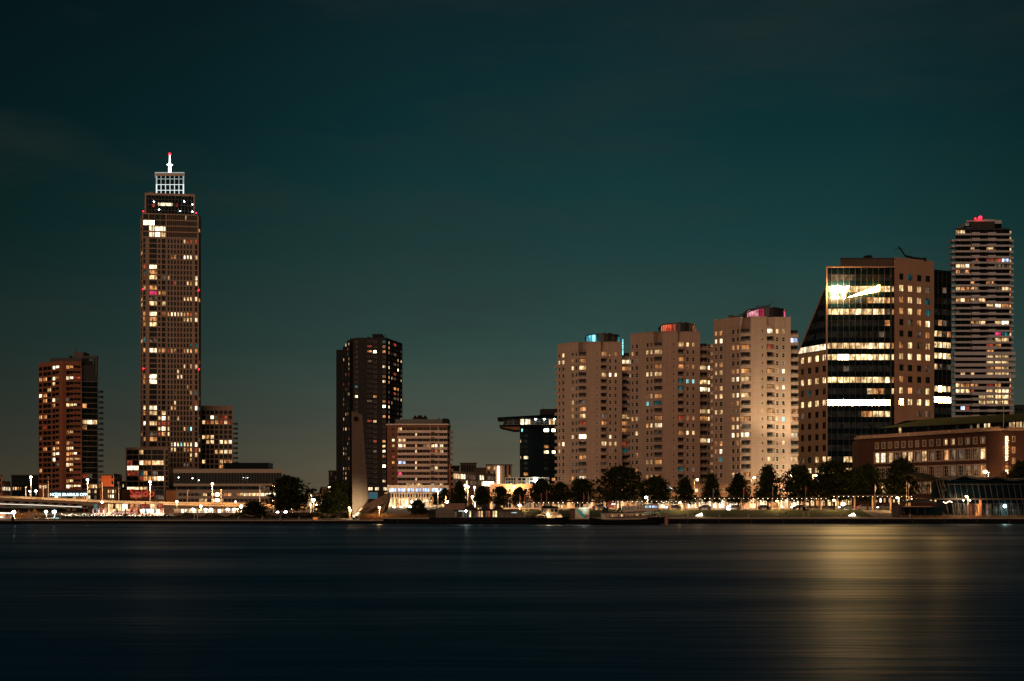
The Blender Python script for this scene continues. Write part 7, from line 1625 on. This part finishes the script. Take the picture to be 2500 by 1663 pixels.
# ------------------------------------------------------------------ people on the quay (skinned figures)
def person(label, px, Y, walk, jacket, trousers, sit=False):
    x = X(px, Y); z = zq(x)+.0 if Y < 366 else ground_z(x, Y)
    hip = .5 if sit else .92; s = walk
    J = {'pel': (0,0,hip), 'sp': (0,.02,hip+.26), 'ch': (0,.02,hip+.46), 'nk': (0,.0,hip+.60), 'hd': (0,-.02,hip+.70), 'top': (0,-.01,hip+.84),
         'sl': (-.19,.02,hip+.53), 'el': (-.25,.02+.10*s,hip+.25), 'hl': (-.24,-.08+.12*s,hip+.02), 'sr': (.19,.02,hip+.53), 'er': (.25,.02-.10*s,hip+.25), 'hr': (.24,-.1-.1*s,hip+.02),
         'pl': (-.1,0,hip-.04), 'kl': (-.11,(-.45 if sit else -.16*s),(hip if sit else .5)), 'al': (-.11,(-.46 if sit else .08*s-.02),.08), 'tl': (-.11,(-.62 if sit else .08*s-.18),.04),
         'pr': (.1,0,hip-.04), 'kr': (.11,(-.43 if sit else .05*s),(hip if sit else .5)), 'ar': (.11,(-.44 if sit else .3*s),.08), 'tr': (.11,(-.6 if sit else .3*s-.15),.04)}
    Rr = {'pel': .15,'sp': .14,'ch': .17,'nk': .06,'hd': .10,'top': .085,'sl': .07,'el': .05,'hl': .04,'sr': .07,'er': .05,'hr': .04,'pl': .1,'kl': .07,'al': .045,'tl': .04,'pr': .1,'kr': .07,'ar': .045,'tr': .04}
    E = [('pel','sp'),('sp','ch'),('ch','nk'),('nk','hd'),('hd','top'),('ch','sl'),('sl','el'),('el','hl'),('ch','sr'),('sr','er'),('er','hr'),('pel','pl'),('pl','kl'),('kl','al'),('al','tl'),('pel','pr'),('pr','kr'),('kr','ar'),('ar','tr')]
    ks = list(J); me = bpy.data.meshes.new('person'); me.from_pydata([J[k] for k in ks], [(ks.index(a), ks.index(b)) for a, b in E], [])
    o = bpy.data.objects.new('person', me); C.objects.link(o); sk = o.modifiers.new('skin', 'SKIN'); sb = o.modifiers.new('sub', 'SUBSURF'); sb.levels = sb.render_levels = 1
    for i, k in enumerate(ks): v = me.skin_vertices[0].data[i]; v.radius = (Rr[k], Rr[k]*(.75 if k in ('sp','ch','pel') else 1)); v.use_root = (k == 'pel')
    m2 = bpy.data.meshes.new_from_object(o.evaluated_get(bpy.context.evaluated_depsgraph_get())); o.modifiers.clear(); o.data = m2; m2.materials.clear()
    for m_ in (mat('skin_tone', (.42,.25,.17), .6), jacket, trousers, mat('hair_dark', (.03,.02,.015), .8)): m2.materials.append(m_)
    for p in m2.polygons:
        c = p.center; hand = abs(c.x) > .2 and c.z < hip+.08
        p.material_index = 3 if c.z > hip+.76 or (c.z > hip+.64 and c.y > .03) else 0 if c.z > hip+.58 or hand else 1 if c.z > hip-.02 else 2; p.use_smooth = True
    o.location = (x, Y, z); tag(o, label, 'person')
    return o
dk = mat('cloth_dark', (.03,.03,.035), .9); bl = mat('cloth_blue', (.05,.06,.10), .9); gr_ = mat('cloth_grey', (.16,.14,.12), .9)
person('person in dark jacket standing on the quay in front of the kiosk', 2207, 366.5, .4, dk, bl)
person('person in grey top sitting on the quay near the kiosk', 2221, 368.2, 0, gr_, dk, True)
person('person in dark clothes walking on the lawn below the banded office', 1918.5, 371, 1.0, dk, gr_)
person('person walking on the bridge ramp in front of the red sign wall', 355, 522.4, .8, dk, dk).location.z = Z(ramp_y(355), 520)-.4
b = thing('bench', 'low bench block on the quay under the sitting person', 'bench', (X(2221,368.6), 368.6, 1.6)); mb = MB(); mb.box(X(2215,368.6), X(2227,368.6), 368.25, 368.9, 1.98, 2.08, FRAME_B); part('seat', mb, b); mb = MB(); [mb.box(X(q,368.6)-.1, X(q,368.6)+.1, 368.35, 368.8, 1.6, 1.98, FRAME_D) for q in (2217,2225)]; part('leg', mb, b)

# ------------------------------------------------------------------ boats
HULL = mat('hull_black', (.007,.008,.010), .7, .06); BWH = mat('boat_white', (.55,.45,.36), .5, .3)
def build_tents():
    Y = 352.0; r = thing('floating_pavilion', 'floating pavilion with three dark tent roofs on a long black pontoon', 'boat', (X(1170,Y), Y, 0)); mt = mat('tent_dark', (.03,.026,.024), .9); mw_ = mat('tent_wall', (.17,.15,.13), .7)
    x0, x1 = X(1048,Y), X(1312,Y); zd = Z(1264,Y)
    mb = MB(); mb.box(x0, x1, Y, Y+9.5, -.5, zd, HULL); part('pontoon', mb, r)
    mb = MB(); mb.box(X(1063,Y), X(1108,Y), Y+2, Y+8, zd+.003, Z(1245,Y), mw_); mb.box(X(1216,Y), X(1276,Y), Y+2, Y+8, zd+.003, Z(1244,Y), mw_); mb.box(X(1083,Y), X(1134,Y), Y+3, Y+8.5, Z(1245,Y)+.01, Z(1229,Y), mat('deck_house', (.26,.16,.11), .8)); part('deck_house', mb, r)
    f = pf(1108, Y+1.5, 1216, Y+1.5); w = grid(f, ev(1110, 1214, 18, .12), [Z(1255,Y)], 1.75, {0: {'c%d' % i: 'dggdggwgddowgdrgww'[i] for i in range(18)}}, (FRAME_D, .06, 1, 2), .03)
    mb = MB(); wall(mb, f, 0, f.L, zd+.003, Z(1246.5,Y), holes(w, f), mw_); mb.box(X(1108,Y), X(1216,Y), Y+1.9, Y+8, zd+.003, Z(1246.5,Y), NAVY); part('glass_wall', mb, r); place_windows(r, w)
    for a, b, p, yp in ((1106, 1180, 1150, 1229), (1165, 1212, 1182, 1229.5), (1190, 1253, 1212, 1229.5)):
        mb = MB(); q = [(X(a,Y),Y+1,Z(1245.5,Y)), (X(b,Y),Y+1,Z(1245.5,Y)), (X(b,Y),Y+8.6,Z(1245.5,Y)), (X(a,Y),Y+8.6,Z(1245.5,Y))]; t = (X(p,Y),Y+4.8,Z(yp,Y))
        n = 5
        for i in range(4):
            A, B = Vector(q[i]), Vector(q[(i+1)%4]); T = Vector(t)
            for j in range(n):
                t0, t1 = j/n, (j+1)/n; sg = lambda t_: Vector((0,0,-.75*math.sin(math.pi*t_)))
                mb.face([A.lerp(T,t0)+sg(t0), B.lerp(T,t0)+sg(t0), B.lerp(T,t1)+sg(t1), A.lerp(T,t1)+sg(t1)], mt)
        part('tent_roof', mb, r)
    mb = MB(); mb.ball((X(1137.5,Y+1), Y+1.2, Z(1248,Y)), .26, LAMP_W, 8, 5); mb.box(X(1119,Y), X(1136,Y), Y+1.15, Y+1.25, Z(1248.2,Y), Z(1247.6,Y), LED_W); part('tube_lamp', mb, r); lamp_light((X(1137,Y), Y+.4, Z(1249,Y)), WHT, 110, .2, parent=r)
    mb = MB()
    for i, px in enumerate((1249.5,1252,1254,1256,1258,1260)): mb.box(X(px,Y), X(px+1.1,Y), Y+1.95, Y+1.99, Z(1252.6,Y), Z(1251.2+.3*(i%2),Y), emis('sign_white', (), 0))
    part('name_sign', mb, r)
    mb = MB()
    for i in range(24): mb.tube([(x0+(x1-x0)*i/23,Y+.1,zd), (x0+(x1-x0)*i/23,Y+.1,zd+1)], .03, FRAME_D, 4)
    mb.tube([(x0,Y+.1,zd+1), (x1,Y+.1,zd+1)], .03, FRAME_D, 4); part('railing', mb, r)
    for px in (1075, 1096, 1200): 
        mb = MB(); c = (X(px,Y), Y-.25, .9); mb.tube([(c[0]+.5*math.cos(a*.7), c[1], c[2]+.5*math.sin(a*.7)) for a in range(10)], .2, mat('tyre', (), 0), 6); part('tyre_fender', mb, r)
build_tents()
def hull(mb, px0, px1, Y, beam, zkeel, tops, m, bow=1, rake=3.0):
    """tops: list of (px, pz) sheer line left to right; bow=1 points right"""
    n = len(tops); L_, Rr = [], []
    for i, (px, py) in enumerate(tops):
        t = i/(n-1); tb = t if bow > 0 else 1-t
        hb = beam/2*(1-max(0, (tb-.62)/.38)**2.2*.97)*(1-.35*max(0, (.12-tb)/.12)); x = X(px,Y); z = Z(py,Y)
        xb = x-(rake*max(0, (tb-.8)/.2))*(1 if bow > 0 else -1)
        L_.append(((x,Y+beam/2-hb,z), (xb,Y+beam/2-hb*.85,zkeel))); Rr.append(((x,Y+beam/2+hb,z), (xb,Y+beam/2+hb*.85,zkeel)))
    for i in range(n-1):
        mb.face([L_[i][1], L_[i+1][1], L_[i+1][0], L_[i][0]], m); mb.face([Rr[i+1][1], Rr[i][1], Rr[i][0], Rr[i+1][0]], m); mb.face([L_[i][0], L_[i+1][0], Rr[i+1][0], Rr[i][0]], m)
    mb.face([L_[0][0], Rr[0][0], Rr[0][1], L_[0][1]], m); mb.face([Rr[-1][0], L_[-1][0], L_[-1][1], Rr[-1][1]], m)
def build_tug():
    Y = 348.0; r = thing('workboat', 'small black hulled workboat with lit cream wheelhouse', 'boat', (X(1350,Y), Y, 0)); mcr = mat('boat_cream', (.65,.5,.32), .5)
    mb = MB(); hull(mb, 1303, 1392, Y, 6, -.5, [(1303,1263),(1318,1264.5),(1335,1265),(1352,1264.5),(1368,1263.5),(1380,1262.8),(1392,1262)], HULL, 1, 1.2); part('hull', mb, r)
    Yc = Y+1.6; mb = MB(); mb.hexa([(X(1337,Yc),Yc,Z(1266,Yc)), (X(1374,Yc),Yc,Z(1264,Yc)), (X(1374,Yc),Yc+3,Z(1264,Yc)), (X(1337,Yc),Yc+3,Z(1266,Yc))], [(X(1331,Yc),Yc,Z(1254,Yc)), (X(1369,Yc),Yc,Z(1254.5,Yc)), (X(1369,Yc),Yc+3,Z(1254.5,Yc)), (X(1331,Yc),Yc+3,Z(1254,Yc))], mcr); part('cabin', mb, r)
    mb = MB(); [mb.box(X(a,Yc), X(a+5,Yc), Yc-.03, Yc-.005, Z(1263.3,Yc), Z(1261.3,Yc), NAVY) for a in (1346.5, 1354)]; part('cabin_window', mb, r)
    f = pf(1322, Yc+.2, 1363, Yc+.2); w = grid(f, {'a': (1323,1327), 'b': (1328.5,1334), 'c': (1336,1343), 'd': (1344.5,1352), 'e': (1354,1361.5)}, [Z(1246.7,Yc)], .95, {0: {'b':'d','c':'w','d':'d'}}, (mcr, .06, 1, 1), .03)
    mb = MB(); block(mb, [f.p(0,0)[:2], f.p(f.L,0)[:2], (f.p(f.L,0)[0], Yc+2.6), (f.p(0,0)[0], Yc+2.6)], Z(1254,Yc)+.003, Z(1240.5,Yc), mcr, w, {0: f}); part('wheelhouse', mb, r); place_windows(r, w)
    mb = MB(); mb.hexa([(X(1319,Yc),Yc-.3,Z(1240.4,Yc)), (X(1364,Yc),Yc-.3,Z(1240.4,Yc)), (X(1364,Yc),Yc+3,Z(1240.4,Yc)), (X(1319,Yc),Yc+3,Z(1240.4,Yc))], [(X(1327,Yc),Yc+.2,Z(1235,Yc)), (X(1362,Yc),Yc+.2,Z(1236.5,Yc)), (X(1362,Yc),Yc+2.6,Z(1236.5,Yc)), (X(1327,Yc),Yc+2.6,Z(1235,Yc))], HULL); part('wheelhouse_roof', mb, r)
    mb = MB(); mb.tube([at(1338,1236,Yc+1), at(1338,1229,Yc+1)], .06, BWH, 5); mb.tube([at(1330,1234,Yc+1), at(1340,1231.5,Yc+1)], .12, BWH, 6); mb.tube([at(1360,1237,Yc+1), at(1363,1233,Yc+1)], .05, BWH, 5); part('radar_mast', mb, r)
    mb = MB(); mb.tube([at(1311,1258,Yc), at(1322,1257,Yc), at(1331,1260,Yc)], .16, mcr, 6); mb.tube([at(1312,1258,Yc), at(1311,1264,Yc)], .05, mcr, 5); mb.tube([at(1330,1259,Yc), at(1329,1265,Yc)], .05, mcr, 5); part('stern_rail', mb, r)
    for px, py, e in ((1340,1256,130), (1368,1256,90), (1318,1254,70), (1339,1245,60)): lamp_light((X(px,Yc), Yc-1.2, Z(py,Yc)), (1,.72,.4), e, .15, parent=r)
    mb = MB(); mb.ball((X(1338,Yc), Yc-.1, Z(1255.5,Yc)), .2, LAMP_W, 8, 5); part('deck_lamp', mb, r)
    mb = MB(); [mb.tube([(X(px,Y)+.35*math.cos(a*.7), Y+.3 if px < 1380 else Y+1.2, Z(1271,Y)+.35*math.sin(a*.7)) for a in range(10)], .13, mat('tyre', (), 0), 6) for px in (1330,1350,1370)]; part('tyre_fender', mb, r)
build_tug()
def build_container():
    Y = 352.0; r = thing('painted_container', 'deck container with a teal and cream swirl mural on a black barge', 'container', (X(1420,Y), Y, Z(1266.5,Y)))
    mb = MB(); x0, x1, z0, z1 = X(1404,Y), X(1439,Y), Z(1266.5,Y), Z(1241,Y); mb.box(x0, x1, Y, Y+3, z0, z1, mat('container_cream', (.42,.34,.22), .7)); mb.box(x0-1.4, x0-.02, Y+.1, Y+2.8, z0, z1-.1, mat('container_brown', (.10,.05,.035), .8)); part('box', mb, r)
    mb = MB(); mteal = mat('mural_teal', (.05,.22,.22), .7); n = 14; c = [(x0+(x1-x0)*(.12+.55*(i/n)**1.6), z1-.4-(z1-z0-.5)*i/n) for i in range(n+1)]; d = [(x0+(x1-x0)*(.22+.62*math.sin(i/n*math.pi*.62)), z1-.25-(z1-z0-.45)*i/n) for i in range(n+1)]
    for i in range(n): mb.face([(c[i][0],Y-.012,c[i][1]), (c[i+1][0],Y-.012,c[i+1][1]), (d[i+1][0],Y-.012,d[i+1][1]), (d[i][0],Y-.012,d[i][1])], mteal)
    cx, cz = x0+(x1-x0)*.72, z0+(z1-z0)*.62; mb.face([(cx+.75*math.cos(a*.42), Y-.02, cz+.62*math.sin(a*.42)) for a in range(15)], mat('mural_pale', (.5,.5,.4), .7)); mb.face([(x1-1.2,Y-.016,z0+.5), (x1-.1,Y-.016,z0+.5), (x1-.1,Y-.016,z0+1.0), (x1-1.0,Y-.016,z0+.95)], mat('mural_red', (.4,.05,.05), .7)); part('mural', mb, r)
    lamp_light(((x0+x1)/2+.6, Y-1.3, z1+.2), (.9,1,.8), 110, .2, parent=r); mb = MB(); mb.box(x0+1, x1-.1, Y-.4, Y-.02, z1+.02, z1+.1, LED_W); part('light_bar', mb, r)
    b = thing('barge', 'low black barge carrying the painted container', 'boat', (X(1430,Y), Y-1, 0)); mb = MB(); mb.box(X(1393,Y-2), X(1475,Y-2), Y-2, Y+7, -.5, Z(1268,Y-2), HULL); part('hull', mb, b); mb = MB(); mb.box(X(1393,Y-2), X(1442,Y-2), Y-2.05, Y-1.7, Z(1268,Y-2)+.003, Z(1267,Y-2), mat('barge_edge', (.35,.2,.1), .7)); part('deck_edge', mb, b)
build_container()
def build_ferry():
    Y = 344.0; r = thing('passenger_boat', 'old white passenger boat with two window decks and a black hull rising to the right', 'boat', (X(1540,Y), Y, 0))
    mb = MB(); hull(mb, 1441, 1629, Y, 7, -.5, [(1441,1264),(1460,1266.5),(1490,1271),(1520,1271),(1545,1269.5),(1570,1267),(1595,1264),(1615,1262.5),(1629,1261.5)], HULL, 1, 2.0); part('hull', mb, r)
    mb = MB(); hull(mb, 1470, 1606, Y+.03, 6.9, 2.0, [(1470,1263),(1500,1262.5),(1540,1260.5),(1580,1257.5),(1606,1255.5)], mat('bulwark', (.36,.27,.2), .6), 0.0001 and 1, .2); part('bulwark', mb, r)
    Yc = Y+.9; f = Face((X(1470,Yc),Yc), (X(1580,Yc),Yc+.1))
    w = [(f, f.uof(1478+7.55*i), f.uof(1482.2+7.55*i), Z(1261.8-.018*(i*i),Yc), Z(1256.5-.018*(i*i),Yc), 'gdwrgw-dogw-wd'[i], (BWH, .05, 1, 1), .04) for i in range(13)]
    mb = MB(); wall(mb, f, 0, f.L, Z(1268,Yc), Z(1253,Yc), holes(w, f), BWH); mb.box(X(1470,Yc), X(1580,Yc), Yc+.2, Yc+5, Z(1268,Yc), Z(1253,Yc)-.01, BWH); part('main_cabin', mb, r); place_windows(r, w, name='cabin_window')
    mb = MB(); mb.hexa([(X(1469,Yc),Yc-.4,Z(1253,Yc)), (X(1610,Yc),Yc-.4,Z(1247.5,Yc)), (X(1610,Yc),Yc+5.4,Z(1247.5,Yc)), (X(1469,Yc),Yc+5.4,Z(1253,Yc))], [(X(1469,Yc),Yc-.4,Z(1252,Yc)), (X(1610,Yc),Yc-.4,Z(1246.5,Yc)), (X(1610,Yc),Yc+5.4,Z(1246.5,Yc)), (X(1469,Yc),Yc+5.4,Z(1252,Yc))], mat('deck_edge', (.12,.08,.06), .7)); part('upper_deck', mb, r)
    fu = pf(1522, Yc+.5, 1608, Yc+.5); wu = [(fu, fu.uof(1526+7.4*i), fu.uof(1530+7.4*i), Z(1244.5-.25*i,Yc), Z(1239.2-.25*i,Yc), 'cgcdgd'[i], (BWH, .05, 1, 1), .04) for i in range(6)]
    wu += [(fu, fu.uof(a), fu.uof(b), Z(1240.5,Yc), Z(1234,Yc), k, (BWH, .07, 2, 1), .04) for a, b, k in ((1575,1582,'C'), (1583,1589,'B'), (1591,1605,'B'))]
    mb = MB(); wall(mb, fu, 0, fu.uof(1573.5), Z(1251.5,Yc), Z(1235.5,Yc), holes(wu, fu), BWH); wall(mb, fu, fu.uof(1573.5), fu.L, Z(1248.5,Yc), Z(1232,Yc), holes(wu, fu), BWH)
    mb.box(X(1522,Yc), X(1573,Yc), Yc+.65, Yc+4.4, Z(1251.5,Yc), Z(1235.6,Yc), BWH); mb.box(X(1573.5,Yc), X(1608,Yc), Yc+.66, Yc+4.6, Z(1248.5,Yc), Z(1232,Yc), BWH); part('upper_cabin', mb, r); place_windows(r, wu, name='cabin_window')
    mb = MB(); mb.box(X(1572,Yc), X(1609,Yc), Yc+.2, Yc+4.8, Z(1232,Yc)+.003, Z(1231,Yc), BWH); part('bridge_roof', mb, r)
    mb = MB()
    for i in range(9): mb.tube([(X(1583+2.9*i,Yc),Yc+.4,Z(1231,Yc)), (X(1583+2.9*i,Yc),Yc+.4,Z(1219.5,Yc) if i in (0,8) else Z(1222,Yc))], .03, FRAME_D, 4)
    for y_ in (1222,1225,1228): mb.tube([at(1583,y_,Yc+.4), at(1606,y_,Yc+.4)], .03, FRAME_D, 4)
    mb.tube([at(1583,1231,Yc+1), at(1583,1209,Yc+1)], .07, BWH, 5); mb.tube([at(1583,1209.5,Yc+1), at(1595,1209.5,Yc+1)], .05, BWH, 5); mb.tube([at(1587,1219,Yc+1), at(1587,1212,Yc+1)], .14, BWH, 6); part('bridge_rail', mb, r)
    mb = MB(); mb.box(X(1474,Yc), X(1486.5,Yc), Yc+1.5, Yc+3, Z(1252,Yc), Z(1238.5,Yc), mat('funnel_dark', (.012,.016,.022), .6)); mb.tube([at(1483,1238,Yc+2), at(1483,1226,Yc+2)], .14, mat('exhaust_orange', (.4,.17,.07), .6), 6); part('funnel', mb, r)
    mb = MB(); mb.tube([at(1510.5,1252,Yc+1), at(1510.5,1232,Yc+1)], .06, FRAME_D, 5); part('mast', mb, r)
    mb = MB(); mb.box(X(1595,Yc), X(1622,Yc), Yc+1, Yc+1.08, Z(1262,Yc), Z(1261,Yc), BWH)
    for px in (1588, 1603, 1612): mb.tube([at(px,1264,Yc), at(px,1248,Yc)], .08, BWH, 5)
    part('fore_stanchion', mb, r)
    mb = MB(); c = at(1627, 1262, Y+3.5); mb.tube([(c[0],c[1],-.3), (c[0],c[1],c[2]+.3), (c[0],c[1],c[2]+.9)], [.5,.5,.38], mat('fender_buff', (.34,.2,.13), .9), 10); part('bow_fender', mb, r)
    mb = MB()
    for i in range(40): mb.tube([at(1476+2.7*i, 1270-.0006*i*i*3, Y-.05+.0), at(1476+2.7*i, 1263.5-.0006*i*i*3.2, Y-.05)], .035, FRAME_W, 4)
    part('side_rail', mb, r)
build_ferry()
